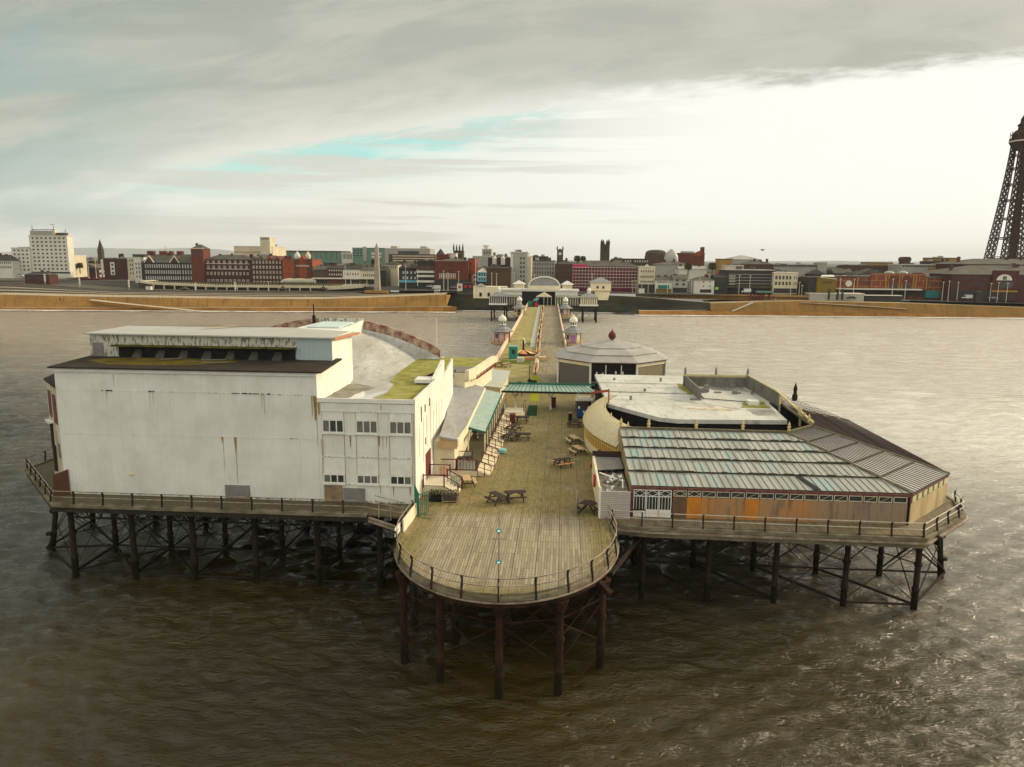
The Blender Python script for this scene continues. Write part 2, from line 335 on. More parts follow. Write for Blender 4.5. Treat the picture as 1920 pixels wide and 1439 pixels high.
M = {}
def seams(t, oc, c):
    x, y, z = t.sep(oc); n = t.noise(t.scale(oc, (1.2, .25, 1)), 1.3, 6, .7)
    c = t.mix(t.m('MULTIPLY', t.step(n, .5, .72), .5), c, (.13, .125, .085))
    return t.mix(t.m('MULTIPLY', t.m('LESS_THAN', t.m('FRACT', t.m('MULTIPLY', y, .95)), .05), .38), c, (.12, .115, .09))
def defmats():
    M['deck'] = deck_mat('deck_boards', .85, clearbox=(-9.6, 2.1, 42.6, 55.6, 1.0))
    M['deckmid'] = deck_mat('deck_boards_brown', .5, mid=True)
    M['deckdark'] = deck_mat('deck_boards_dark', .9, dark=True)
    M['decktrunk'] = deck_mat('deck_boards_trunk', .35)
    M['turf'] = mat('green_boards', (.24, .21, .07), .9, (.36, .31, .16), .5, .8)
    M['fasc'] = mat('fascia_grey', (.22, .19, .13), .8, (.09, .075, .045), .8, .9, stretch=(1, 1, 4))
    M['beam'] = mat('beam_dark', (.042, .038, .029), .85, (.02, .018, .013), 1.2, .8)
    M['iron'] = mat('iron_dark', (.018, .015, .013), .8, (.05, .028, .018), 1.5, .6)
    M['rust'] = mat('iron_rusty', (.050, .023, .012), .85, (.018, .013, .010), 1.1, 1.)
    M['weed'] = mat('pile_weed', (.011, .009, .005), .95, (.022, .018, .010), 3., .7, bump=.8)
    M['railm'] = mat('rail_metal', (.42, .36, .28), .5, (.17, .10, .06), 1.5, .8, metal=.4)
    M['white'] = corrug('white_cladding', (.70, .70, .65), .31, .28, .26)
    M['whitesunlit'] = corrug('white_cladding_sunlit', (.80, .77, .66), .31, .4, .22, stain=(.55, .36, .10))  # sunlight put into the colour: lighter, warmer copy of the white cladding
    M['whiteplain'] = mat('white_paint', (.72, .71, .66), .55, (.52, .49, .40), .9, .5)
    M['peel'] = corrug('peeling_cladding', (.52, .50, .43), .55, .5, .3, stain=(.13, .13, .04), peel=.85)
    M['bluepanel'] = corrug('pale_blue_cladding', (.34, .42, .44), .4, .5, .25)
    M['felt'] = mat('dark_felt', (.034, .028, .024), .85, (.055, .045, .034), .5, .8, bump=.3); M['feltmoss'] = mat('felt_moss', (.075, .06, .018), .95, (.17, .12, .015), .5, .9, bump=.3); M['cowl'] = mat('dark_cowl', (.075, .07, .06), .7, (.045, .04, .035), 1.5, .6)
    M['roofgrey'] = mat('silver_roof', (.40, .405, .375), .6, (.36, .35, .30), .35, .7)
    M['roofgreywet'] = mat('silver_roof_stained', (.44, .435, .41), .6, (.27, .26, .22), .3, .9, stretch=(1, .45, 1), extra=seams)
    M['moss'] = mat('mossy_roof', (.20, .195, .03), .95, (.33, .31, .11), .8, .95, bump=.4, extra=seams)
    M['lightgrey'] = mat('light_grey_roof', (.30, .30, .295), .8, (.22, .22, .21), .4, .7, extra=seams)
    M['whiteroof'] = mat('white_flat_roof', (.55, .56, .52), .65, (.42, .41, .35), .18, .8, extra=seams)
    M['cream'] = mat('cream_paint', (.72, .65, .47), .6, (.55, .45, .25), .7, .5)
    M['tan'] = mat('tan_board', (.50, .36, .20), .7, (.40, .27, .13), .7, .5)
    M['maroon'] = mat('maroon_paint', (.10, .022, .026), .6, (.20, .10, .08), 2.5, .6)
    M['maroonpeel'] = mat('maroon_peeling', (.15, .022, .035), .7, (.44, .36, .25), .9, 1.0)
    M['green'] = mat('green_paint', (.018, .15, .10), .6, (.02, .07, .05), 1.5, .5)
    M['greenroof'] = mat('pale_green_roof', (.38, .50, .42), .5, (.15, .28, .22), .8, .6)
    M['glass'] = mat('window_glass', (.028, .032, .030), .12, (.05, .052, .045), 1.5, .5, spec=.6)
    M['curtain'] = mat('curtained_glass', (.19, .185, .16), .3, (.05, .05, .045), 6., .9, stretch=(4, 4, .15), spec=.5)
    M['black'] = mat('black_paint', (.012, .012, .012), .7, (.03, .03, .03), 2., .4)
    M['dwood'] = mat('dark_wood', (.045, .030, .027), .7, (.04, .028, .025), 4., .6)
    M['lwood'] = mat('light_wood', (.52, .37, .22), .7, (.40, .27, .15), 4., .6)
    M['owood'] = mat('orange_wood', (.60, .27, .11), .7, (.45, .2, .09), 4., .5)
    M['greyboard'] = mat('grey_board', (.22, .205, .185), .8, (.14, .13, .115), 1.4, .6)
    M['rustdrip'] = mat('rust_drip', (.40, .30, .12), .85, (.20, .08, .02), 3., .9, stretch=(3, 3, .3))
    M['rustdark'] = mat('rust_flake', (.05, .022, .012), .9, (.12, .05, .02), 6., .8)
    M['glassroof'] = glass_roof_mat()
    M['shutter'] = mat('grey_shutter', (.115, .105, .09), .6, (.085, .08, .065), 1., .4, stretch=(1, 1, 5))
    M['olive'] = mat('olive_shutter', (.22, .19, .12), .7, (.16, .14, .08), 1., .4)
    M['yellow'] = mat('yellow_paint', (.68, .52, .20), .6, (.55, .36, .1), 1., .5)
    M['amber'] = mat('amber_glass', (.44, .27, .05), .3, (.22, .14, .04), .9, .8)
    M['gold'] = mat('gold_paint', (.60, .45, .20), .5, (.35, .25, .12), 3., .5)
    M['pink'] = mat('pink_panel', (.62, .36, .32), .6, (.48, .30, .26), 1.2, .5)
    M['purple'] = mat('purple_panel', (.33, .15, .38), .6, (.26, .12, .3), 1., .3)
    M['blue'] = mat('deep_blue_paint', (.012, .055, .17), .5, (.01, .03, .1), 1., .4)
    M['teal'] = mat('teal_plastic', (.02, .22, .17), .5, (.02, .15, .12), 1., .3)
    M['cyan'] = mat('pale_cyan_paint', (.20, .50, .48), .6, (.14, .36, .36), 2., .4)
    M['red'] = mat('red_paint', (.45, .02, .018), .6, (.3, .02, .02), 1., .4)
    M['dred'] = mat('dark_red_paint', (.10, .014, .016), .6, (.12, .02, .02), 1., .4)
    M['slate'] = mat('grey_slate', (.27, .265, .255), .7, (.19, .185, .175), 1.2, .6)
defmats()
import numpy as np
# ================================================================ SEA
def make_sea():
    rng = np.random.RandomState(3)
    rows = [-400., -60., 0.]
    v = 16.
    while v < 420: rows.append(v); v *= 1.0062
    rows.append(430.)
    rows = np.array(rows); n = 430
    t = np.linspace(-1, 1, n)
    half = np.maximum(np.abs(rows)*.86+26, 60.)
    U = t[None, :]*half[:, None]; V = np.repeat(rows[:, None], n, 1)
    U[:, 0] = -3000; U[:, -1] = 3000
    Z = np.zeros_like(U); sp = np.maximum(half*2/n, .0062*np.abs(rows))[:, None]
    patch = .65+.35*np.sin(U*.021+1.3*np.sin(V*.017))*np.sin(V*.026+.8*np.sin(U*.013+2))
    for k in range(90):
        lam = .75*(11/.75)**(rng.rand()**1.25); a = rng.normal(math.radians(76), math.radians(30))
        ku, kv = math.cos(a)*2*math.pi/lam, math.sin(a)*2*math.pi/lam
        amp = .0098*lam**.80*(1.15 if lam < 3.5 else .42)
        ph = ku*U+kv*V+rng.rand()*6.28+.5*np.sin(U*.11+V*.07+k)
        fade = np.clip((lam/sp-2.4)/2., 0, 1)
        Z += amp*fade*patch*(1-np.abs(np.sin(ph/2))*2*.9) if k % 3 == 0 else amp*fade*patch*np.sin(ph)
    Z *= np.interp(V, [50, 110, 200, 300], [.95, 1.9, 1.6, 1.2])
    Z[:3] = 0; Z[-1] = 0
    co = np.stack([U, V, Z], -1).reshape(-1, 3).astype(np.float32)
    r = len(rows); i = np.arange(r-1)[:, None]*n+np.arange(n-1)[None, :]
    q = np.stack([i, i+1, i+n+1, i+n], -1).reshape(-1, 4).astype(np.int32)
    me = bpy.data.meshes.new('sea_water'); me.vertices.add(len(co)); me.vertices.foreach_set('co', co.ravel())
    me.loops.add(q.size); me.loops.foreach_set('vertex_index', q.ravel())
    me.polygons.add(len(q)); me.polygons.foreach_set('loop_start', np.arange(0, q.size, 4, dtype=np.int32)); me.polygons.foreach_set('loop_total', np.full(len(q), 4, np.int32))
    me.polygons.foreach_set('use_smooth', np.ones(len(q), bool)); me.update(); me.validate()
    m = bpy.data.materials.new('sea_water'); m.use_nodes = True; t = NT(m.node_tree); p = t.n['Principled BSDF']
    oc = t.new('ShaderNodeTexCoord').outputs['Object']
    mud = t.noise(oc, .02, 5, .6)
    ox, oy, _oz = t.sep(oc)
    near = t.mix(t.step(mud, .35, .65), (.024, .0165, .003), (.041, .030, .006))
    far_sheen = t.mix(t.step(ox, -120., 90.), (.35, .31, .25), (.66, .615, .53))       # sky sheen on distant water put into the base colour, paler to the right
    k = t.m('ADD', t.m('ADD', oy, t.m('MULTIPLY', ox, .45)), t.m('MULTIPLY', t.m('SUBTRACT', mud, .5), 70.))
    t.inp(p.inputs['Base Color'], t.mix(t.step(k, 50., 170.), near, far_sheen))
    p.inputs['Roughness'].default_value = .10; p.inputs['IOR'].default_value = 1.48; p.inputs['Specular IOR Level'].default_value = .5
    a = t.noise(t.scale(oc, (.55, 1.5, 1)), 1.1, 6, .62, dist=.6); b2 = t.noise(t.scale(oc, (.8, 1.5, 1)), 4.5, 4, .6, dist=.4)
    c3 = t.noise(t.scale(oc, (.25, .8, 1)), .35, 4, .6, dist=.5)
    rd = t.m('ABSOLUTE', t.m('SUBTRACT', t.noise(t.scale(oc, (.5, 1.4, 1)), 1.7, 3, .5, dist=.8), .5))
    h = t.m('ADD', t.m('MULTIPLY', a, .6), t.m('ADD', t.m('MULTIPLY', b2, .22), t.m('ADD', t.m('MULTIPLY', c3, .5), t.m('MULTIPLY', rd, -.9))))
    h = t.m('MULTIPLY', h, t.m('ADD', t.step(oy, 55., 190., .45, 0.), .55))
    swell = t.noise(t.scale(oc, (.16, .85, 1)), 1.0, 5, .6, dist=.5)
    h = t.m('ADD', h, t.m('MULTIPLY', swell, t.step(oy, 60., 170., 0., 7.5)))
    bn = t.new('ShaderNodeBump'); bn.inputs['Strength'].default_value = .8; bn.inputs['Distance'].default_value = .36
    t.l.new(h, bn.inputs['Height']); t.l.new(bn.outputs[0], p.inputs['Normal'])
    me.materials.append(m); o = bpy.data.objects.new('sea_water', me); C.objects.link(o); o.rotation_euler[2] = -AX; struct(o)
make_sea()

# ================================================================ PIER STRUCTURE
DZ = 7.2
def arc(cu, cv, ru, rv, a0, a1, n): return [(cu+ru*math.cos(math.radians(a0+(a1-a0)*k/n)), cv+rv*math.sin(math.radians(a0+(a1-a0)*k/n))) for k in range(n+1)]
def offset_line(pts, d):
    """shift a polyline to its right by d"""
    out = []
    for i, p in enumerate(pts):
        a = Vector(pts[max(i-1, 0)]); b = Vector(pts[min(i+1, len(pts)-1)]); q = Vector(p)
        if 0 < i < len(pts)-1:
            n1 = (q-a).normalized(); n2 = (b-q).normalized(); n1 = Vector((n1.y, -n1.x)); n2 = Vector((n2.y, -n2.x))
            nn = (n1+n2).normalized(); k = d/max(.35, nn.dot(n1)); out.append((q.x+nn.x*k, q.y+nn.y*k))
        else:
            t = (b-a).normalized(); out.append((q.x+t.y*d, q.y-t.x*d))
    return out
def band(mb, pts, w, z0, z1):
    """upright band along a polyline, w thick to the right"""
    o = offset_line(pts, w)
    for i in range(len(pts)-1): mb.poly([pts[i], o[i], o[i+1], pts[i+1]], z0, z1)
def walk(pts, step):
    out = []; acc = 0.; nxt = 0.
    for i in range(len(pts)-1):
        a, b = Vector(pts[i]), Vector(pts[i+1]); L = (b-a).length; d = (b-a)/L
        while nxt <= acc+L+1e-6: out.append((tuple(a+d*(nxt-acc)), d)); nxt += step
        acc += L
    return out
def railing(T, pts, step=2.45, h=1.12, curved=True, rails=(1.1, .62), rm=None, z=DZ, post=None, kick=True):
    """pts run anticlockwise round the deck, so the outside is on the right"""
    pm = None; post = post or M['iron']
    for (q, d) in walk(pts, step):
        n = Vector((d.y, -d.x)); mb = MB(); q = Vector(q)
        prof = [(.10, -.42), (.13, .0), (.05, .45), (.0, .8), (.03, 1.02), (.12, h)] if curved else [(0, -.1), (0, h)]
        for i in range(len(prof)-1):
            a, b = prof[i], prof[i+1]
            mb.bar((q.x+n.x*a[0], q.y+n.y*a[0], z+a[1]), (q.x+n.x*b[0], q.y+n.y*b[0], z+b[1]), .10 if curved else .07, .12 if curved else .07)
        mb.build('rail_post', post, T)
    r = MB()
    for hh in rails:
        for i in range(len(pts)-1): r.bar((*pts[i], z+hh), (*pts[i+1], z+hh), .055)
    r.build('handrail', rm or M['railm'], T)
    if kick:
        k = MB(); band(k, offset_line(pts, -.12), .07, z+.003, z+.13); k.build('kickboard', M['fasc'], T)
def pile(T, u, v, ztop=6.0, r=.27, lean=(0, 0), matl=None, cap=True):
    m = MB(); m.cyl((u, v, -3), (u+lean[0]*.5, v+lean[1]*.5, 1.6), r*1.05, r*1.02, 10)
    m2 = MB(); m2.cyl((u+lean[0]*.5, v+lean[1]*.5, 1.6), (u+lean[0], v+lean[1], ztop), r*.92, r*.85, 10)
    for zz in (1.6, 3.7): m2.cyl((u+lean[0]*zz/ztop, v+lean[1]*zz/ztop, zz-.12), (u+lean[0]*zz/ztop, v+lean[1]*zz/ztop, zz+.12), r*1.25, r*1.25, 10)
    p = m2.build('pile', matl or M['iron'], T); m.build('weed_skirt', M['weed'], p)
    if cap:
        c = MB(); c.cyl((u+lean[0], v+lean[1], ztop-.95), (u+lean[0], v+lean[1], ztop), r*.9, r*2.1, 10)
        c.build('pile_cap', matl or M['iron'], p)
    return p
def lattice(mb, a, b, z0, z1, n):
    a, b = Vector(a), Vector(b)
    mb.bar((*a, z0), (*b, z0), .14, .12); mb.bar((*a, z1), (*b, z1), .18, .16)
    for k in range(n):
        p = a+(b-a)*(k/n); q = a+(b-a)*((k+1)/n); mm = (p+q)/2
        mb.bar((*p, z1), (*mm, z0), .07); mb.bar((*mm, z0), (*q, z1), .07)
def xbrace(mb, a, b, z0, z1, w=.06):
    mb.bar((*a, z0), (*b, z1), w); mb.bar((*a, z1), (*b, z0), w)

# --- round head ------------------------------------------------
head = thing('round_jetty', 'round jetty end of bare weathered boards on rusty columns at the front of the pier', 'pier', (-3.8, 50, DZ))
CU, CV = -3.8, 51.6
edge = [(-11.6, 55.3)]+arc(CU, CV, 7.95, 10.2, 180, 360, 40)+[(3.95, 54.0), (3.7, 56.2)]
MB().poly(edge+[(3.6, 66), (3.4, 112), (3.2, 118), (-13, 118), (-12.6, 70), (-11.9, 58)], DZ-.12, DZ).build('deck', M['deck'], head)
f1 = MB(); band(f1, edge, .12, DZ-.28, DZ-.04); f1.build('edge_board', M['fasc'], head)
f2 = MB(); band(f2, offset_line(edge, .02), .20, DZ-.42, DZ-.33); f2.build('stringcourse', M['railm'], head)
f3 = MB(); band(f3, offset_line(edge, -.25), .30, DZ-.75, DZ-.45); f3.build('edge_beam', M['rust'], head)
railing(head, edge[:], 2.28, post=M['iron'], rm=M['railm'])
hb = MB()
for v in (43.6, 46.3, 50, 54, 58, 64, 70, 76, 84, 92, 100, 108):
    hw = 8.0*math.sqrt(max(.05, 1-((v-CV)/10.2)**2)) if v < CV else 8.1
    hb.box(CU-hw+.3, CU+hw-.3, v-.12, v+.12, DZ-.55, DZ-.13)
for u in (-10.4, -7.5, -3.6, .2, 2.9): hb.box(u-.1, u+.1, 46.5, 110, DZ-.8, DZ-.56)
hb.build('joists', M['beam'], head)
fr = [(-10.4, 46.0), (-7.5, 43.6), (-3.57, 42.3), (.16, 43.1), (2.95, 46.3)]
for (u, v) in fr: pile(head, u, v, 6.35, .27, matl=M['rust'])
second = [(-10.6, 50.5), (-7.4, 49.5), (-3.6, 49.3), (.1, 49.6), (3.2, 51)]
for (u, v) in second+[(-11, 57), (-7.4, 57), (-3.6, 57), (.1, 57), (3.3, 57), (-7.4, 66), (.1, 66), (-7.4, 76), (.1, 76)]: pile(head, u, v, 6.3, .25)
br = MB()
for i in range(4):
    xbrace(br, fr[i], fr[i+1], 2.0, 4.8); br.bar((*fr[i], 5.0), (*fr[i+1], 5.0), .06)
    xbrace(br, fr[i], fr[i+1], -.6, 1.1, .05)
for i in range(4): br.bar((*fr[i], 3.7), (*second[i+1], 3.7), .05); br.bar((*fr[i+1], 3.7), (*second[i], 3.7), .05)
for a, b in zip(fr, second): xbrace(br, a, b, 1.9, 5.0)
br.build('tie_rods', M['rust'], head)
br = MB()
for i in range(4): xbrace(br, second[i], second[i+1], 1.8, 5.0)
br.build('rear_tie_rods', M['iron'], head)
bk = MB(); ua, va, _z = (2.0, 44.7, 0)
bk.bar((2.7, 45.6, 6.4), (3.4, 45.0, 5.9), .4, .35); bk.build('rusty_bracket', M['rust'], head)
# windbreak board along the left rail of the head
MB().poly([(-11.55, 51.2), (-11.45, 51.2), (-11.25, 55.0), (-11.35, 55.0)], DZ+.01, DZ+1.0).build('windbreak_board', M['cream'], head)
MB().poly([(-11.78, 49.6), (-11.72, 49.6), (-11.66, 50.9), (-11.72, 50.9)], DZ+.25, DZ+.9).build('notice_board', M['whiteplain'], head)

# --- left wing --------------------------------------------------
lw = thing('pier_wing', 'long dark left arm of the pier under the white hall, on iron columns', 'pier', (-28, 58, DZ))
ledge = [(-50.4, 84), (-50.4, 64.1), (-41.2, 54.85), (-15.2, 54.85), (-11.75, 54.1)]
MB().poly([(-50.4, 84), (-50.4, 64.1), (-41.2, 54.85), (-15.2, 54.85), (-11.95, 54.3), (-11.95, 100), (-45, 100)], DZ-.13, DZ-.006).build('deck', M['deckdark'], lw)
f1 = MB(); band(f1, ledge[:4], .22, DZ-.20, DZ+.06); f1.build('edge_board', M['fasc'], lw)
f2 = MB(); band(f2, ledge[:4], .12, DZ-.62, DZ-.22); f2.build('edge_beam', M['beam'], lw)
railing(lw, ledge[:4], 2.48)
# sloping gangway down to the round head
sg = MB()
for k, zz in enumerate((0, -.22)): sg.bar((-15.0, 54.6-.1*k, DZ-.2+zz), (-11.7, 52.9-.1*k, DZ-.45+zz), .12, .16)
sg.build('gangway_stringers', M['railm'], lw)
rg = MB()
for zz in (1.0, .55): rg.bar((-15.2, 54.85, DZ+zz), (-12.2, 54.2, DZ+zz-.1), .05); rg.bar((-15.0, 56.5, DZ+zz), (-12.3, 55.5, DZ+zz-.2), .05)
for p in ((-14.2, 54.6), (-13.2, 54.4), (-12.2, 54.2)): rg.bar((*p, DZ-.2), (*p, DZ+1.0), .07)
rg.build('gangway_rail', M['railm'], lw)
LU = [-14.9, -20.2, -25.6, -31.0, -36.3, -41.7]; LV = [57.4, 63.2, 70, 77]
for j, v in enumerate(LV):
    for u in LU: pile(lw, u, v, 6.3, .27 if j == 0 else .25)
for (u, v, l) in ((-47.7, 62.0, (1.0, 1.0)), (-48, 69, (.6, 0)), (-48, 77, (.6, 0))): pile(lw, u, v, 6.4, .25, lean=l)
g = MB()
for i in range(5): lattice(g, (LU[i], 57.4), (LU[i+1], 57.4), 5.15, 6.45, 5)
lattice(g, (-41.7, 57.4), (-46.7, 62.8), 5.15, 6.45, 4); lattice(g, (-11.6, 56.5), (-14.9, 57.4), 5.15, 6.45, 3)
g.build('lattice_girder', M['beam'], lw)
g = MB()
for u in LU+[-46.8]:
    g.box(u-.12, u+.12, 55.2 if u > -42 else 61, 95, 6.2, 7.05)
for v in LV[1:]: g.box(-47.5, -12.5, v-.1, v+.1, 5.9, 6.6)
g.build('cross_beams', M['beam'], lw)
g = MB()
for i in range(5):
    xbrace(g, (LU[i], 57.4), (LU[i+1], 57.4), .5, 5.1, .05); [xbrace(g, (LU[i], q_), (LU[i+1], q_), .5, 5.1, .06) for q_ in LV[1:]]; g.bar((LU[i], 57.4, 3.7), (LU[i+1], 63.2, 3.7), .07); g.bar((LU[i], 63.2, 3.7), (LU[i+1], 57.4, 3.7), .07); g.bar((LU[i+1], 57.4, .3), (LU[i], 63.2, .3), .14)
    g.bar((LU[i], 57.4, .25), (LU[i+1], 57.4, .25), .12); g.bar((LU[i], 63.2, .3), (LU[i+1], 63.2, .3), .12)
for u in LU:
    for a, b in ((57.4, 63.2), (63.2, 70), (70, 77)): xbrace(g, (u, a), (u, b), .5, 5.4, .05); g.bar((u, a, .25), (u, b, .25), .14)
pts = [(-47.7, 62), (-41.7, 57.4), (-41.7, 63.2), (-47.7, 62), (-48, 69), (-41.7, 63.2), (-36.3, 57.4), (-36.3, 63.2), (-31, 57.4)]
for a, b in zip(pts, pts[1:]): g.bar((*a, .3), (*b, .3), .16)
xbrace(g, (-47.6, 62.1), (-41.7, 57.4), .5, 6, .06); xbrace(g, (-47.6, 62.1), (-41.7, 63.2), .5, 6, .06); xbrace(g, (-47.6, 62.1), (-48, 69), .5, 6, .06)
g.build('tie_rods', M['iron'], lw)

# --- right wing -------------------------------------------------
rw = thing('pier_wing', 'right arm of the pier carrying the glass roofed building, on iron columns', 'pier', (15, 58, DZ))
redge = [(4.05, 54.6), (6.5, 54.1), (26.9, 53.7), (32.5, 59.3), (33.45, 62.6), (33.45, 84)]
MB().poly([(3.65, 54.6), (6.5, 54.0), (26.9, 53.7), (32.5, 59.3), (33.45, 62.6), (33.45, 84), (31, 102), (31, 128), (3.2, 128), (3.4, 112), (3.65, 60)], DZ-.13, DZ-.006).build('deck', M['deckmid'], rw)
f1 = MB(); band(f1, redge, .25, DZ-.22, DZ+.05); f1.build('edge_board', M['fasc'], rw)
f2 = MB(); band(f2, redge, .45, DZ-.38, DZ-.26); f2.build('stringcourse', M['railm'], rw)
f3 = MB(); band(f3, redge, .15, DZ-.78, DZ-.40); f3.build('edge_beam', M['fasc'], rw)
railing(rw, redge[:5], 2.28, post=M['dred'] if False else M['iron'], rm=mat('rail_bright', (.62, .58, .50), .35, (.35, .28, .2), 2., .4, metal=.5))
RU = [6.85, 12.1, 17.4, 22.9, 28.4]; RV = [57.2, 63.8, 71, 78]
for j, v in enumerate(RV):
    for u in RU: pile(rw, u, v, 6.3, .25)
for (u, v) in ((34.0, 63.8), (34, 71), (34, 78)): pile(rw, u, v, 6.4, .25, lean=(-1.0, 0))
g = MB()
for i in range(4): lattice(g, (RU[i], 57.2), (RU[i+1], 57.2), 5.5, 6.4, 5)
lattice(g, (28.4, 57.2), (33, 63.2), 5.5, 6.4, 5); lattice(g, (3.3, 57), (6.85, 57.2), 5.0, 6.3, 4)
g.build('lattice_girder', M['beam'], rw)
g = MB()
for u in RU+[32.8]: g.box(u-.12, u+.12, 54.3 if u < 30 else 61, 95, 6.3, 7.05)
for v in RV[1:]: g.box(4.5, 33, v-.1, v+.1, 5.9, 6.6)
g.build('cross_beams', M['beam'], rw)
g = MB()
for i in range(4):
    xbrace(g, (RU[i], 57.2), (RU[i+1], 57.2), .5, 5.4, .05); [xbrace(g, (RU[i], q_), (RU[i+1], q_), .5, 5.4, .06) for q_ in RV[1:]]; g.bar((RU[i], 57.2, 3.7), (RU[i+1], 63.8, 3.7), .07); g.bar((RU[i], 63.8, 3.7), (RU[i+1], 57.2, 3.7), .07)
    g.bar((RU[i], 63.8, .3), (RU[i+1], 57.2, .3), .18); g.bar((RU[i], 63.8, .3), (RU[i+1], 63.8, .3), .12)
g.bar((22.9, 57.2, .3), (28.4, 57.2, .3), .14); g.bar((28.4, 57.2, .3), (34, 63.8, .3), .16); g.bar((28.4, 63.8, .3), (34, 63.8, .3), .14); g.bar((34, 63.8, .3), (34, 71, .3), .14)
g.bar((3.6, 47.5, 6.2), (6.85, 57.2, 5.6), .22)
for a, b in (((28.4, 57.2), (34, 63.8)), ((28.4, 63.8), (34, 63.8)), ((34, 63.8), (34, 71)), ((28.4, 57.2), (28.4, 63.8)), ((6.85, 57.2), (6.85, 63.8))): xbrace(g, a, b, .4, 5.8, .07)
g.build('tie_rods', M['iron'], rw)

# --- long walkway to the shore ----------------------------------
tk = thing('pier_walkway', 'long straight boarded walkway of the pier running back to the shore', 'pier', (-6, 120, DZ))
def tl(v): return -12.8-.0157*max(0, v-138)
def tr(v): return .9-.021*max(0, v-150)
vs = [112, 138, 170, 199, 248, 300, 334]
Lp = [(tl(v), v) for v in vs]; Rp = [(tr(v), v) for v in vs]
mid = [(-4.7-.0225*max(0, v-130), v) for v in vs]
m = MB()
for i in range(len(vs)-1):
    a, b, c, d = mid[i], Rp[i], Rp[i+1], mid[i+1]; m.slab([(*a, DZ-.004), (*b, DZ-.004), (*c, DZ-.004), (*d, DZ-.004)], .12)
m.build('plain_boards', M['decktrunk'], tk)
m = MB()
for i in range(len(vs)-1):
    a, b, c, d = Lp[i], mid[i], mid[i+1], Lp[i+1]; m.slab([(*a, DZ-.004), (*b, DZ-.004), (*c, DZ-.004), (*d, DZ-.004)], .12)
m.build('green_boards', M['turf'], tk)
pan = [(-10.6, 146), (-8.2, 146)]
m = MB()   # pale worn tram strip beside the middle line
for i in range(len(vs)-1):
    a, d = mid[i], mid[i+1]
    if vs[i] < 160: continue
    m.slab([(a[0]-2.1, a[1], DZ+.02), (a[0]-1.0, a[1], DZ+.02), (d[0]-1.0, d[1], DZ+.02), (d[0]-2.1, d[1], DZ+.02)], .02)
m.build('track_strip', mat('worn_strip', (.42, .42, .40), .6, (.30, .29, .22), .4, .8), tk)
m = MB()   # pale balustrades
for P, w in ((Lp, -.35), (Rp, .35)):
    for i in range(len(P)-1):
        if P is Rp and P[i][1] < 160: continue
        a, b = P[i], P[i+1]; m.poly([a, (a[0]+w, a[1]), (b[0]+w, b[1]), b], DZ-.2, DZ+1.05)
m.build('balustrade', mat('pale_pink_paint', (.70, .56, .44), .7, (.5, .38, .25), 1.5, .6), tk)
m = MB()
for P, s in ((Lp, -1), (Rp, 1)):
    for i in range(len(P)-1):
        a, b = P[i], P[i+1]; m.poly([(a[0]-.1*s, a[1]), (a[0]-.5*s, a[1]), (b[0]-.5*s, b[1]), (b[0]-.1*s, b[1])], 6.3, DZ-.13)
m.build('side_girder', M['beam'], tk)
for v in range(124, 330, 17):
    for u in (tl(v)+.6, tr(v)-.6): pile(tk, u, v, 6.6, .3)
m = MB()
for v in range(124, 330, 17):
    m.box(tl(v)+.3, tr(v)-.3, v-.15, v+.15, 6.2, 7.0); xbrace(m, (tl(v)+.6, v), (tr(v)-.6, v), .5, 6, .08)
m.build('cross_frames', M['iron'], tk)

# ================================================================ WHITE HALL
hall = thing('white_hall', 'big rust streaked white metal clad hall with a stepped dark roof, on the left arm', 'hall', (-28, 57.6, DZ))
VF = 57.6
HP = [(-42.1, VF), (-19.9, VF), (-19.9, 86), (-45.5, 86), (-45.5, 61)]
MB().poly([(-42.1, VF), (-19.9, VF), (-19.9, 68.0), (-42.1, 68.0)], DZ, 18.0).build('main_wall', M['white'], hall)
MB().poly([(-19.898, VF+.02), (-11.85, VF+.02), (-11.85, 72.5), (-13.0, 86), (-19.898, 86)], DZ, 15.55).build('side_block', M['white'], hall)
# right-facing flank skin, a few mm proud, with sunlight put into its colour
MB().poly([(-11.85, VF+.03), (-11.82, VF+.03), (-11.82, 72.48), (-11.85, 72.48)], DZ, 15.93).build('flank_cladding', M['whitesunlit'], hall)
MB().poly([(-19.9, VF+.03), (-19.87, VF+.03), (-19.87, 67.9), (-19.9, 67.9)], 15.55, 17.98).build('return_cladding', M['whitesunlit'], hall)
m = MB()   # coping round the side block roof
m.box(-19.87, -11.78, VF-.05, VF+.12, 15.62, 15.97); m.box(-12.0, -11.79, VF+.12, 70, 15.935, 16.0)
m.build('coping', M['whiteplain'], hall)
m = MB(); m.poly([(-19.86, VF+.13), (-12.0, VF+.13), (-12.0, 72.5), (-13.1, 85.9), (-19.86, 85.9)], 15.552, 15.60)
m.poly([(-45.4, 68.01), (-19.9, 68.01), (-19.9, 86), (-45.4, 86)], DZ, 15.0)
rf = m.build('side_roof', M['roofgreywet'], hall)
MB().poly(jag([(-16.0, VF+.2), (-12.05, VF+.2), (-12.05, 72.4), (-13.2, 85.7), (-17.3, 85.7), (-16.9, 76), (-16.45, 68.4), (-15.5, 66.4), (-15.2, 62.5)]), 15.601, 15.625).build('moss_patch', M['moss'], rf)
MB().poly(jag([(-18.0, 58.2), (-16.2, 58.6), (-15.75, 61.5), (-15.3, 63.8), (-16.2, 64.6), (-17.6, 62.6)]), 15.601, 15.615).build('puddle', mat('puddle_water', (.50, .52, .52), .05, (.55, .56, .56), 1., .3, spec=.8), rf)
MB().poly(jag([(-19.8, 59.2), (-18.2, 59.2), (-16.9, 64.9), (-19.0, 66.8), (-19.8, 66.5)]), 15.601, 15.612).build('grime_patch', M['roofgrey'] and mat('grime', (.17, .16, .12), .9, (.3, .29, .24), .7, .8), rf)
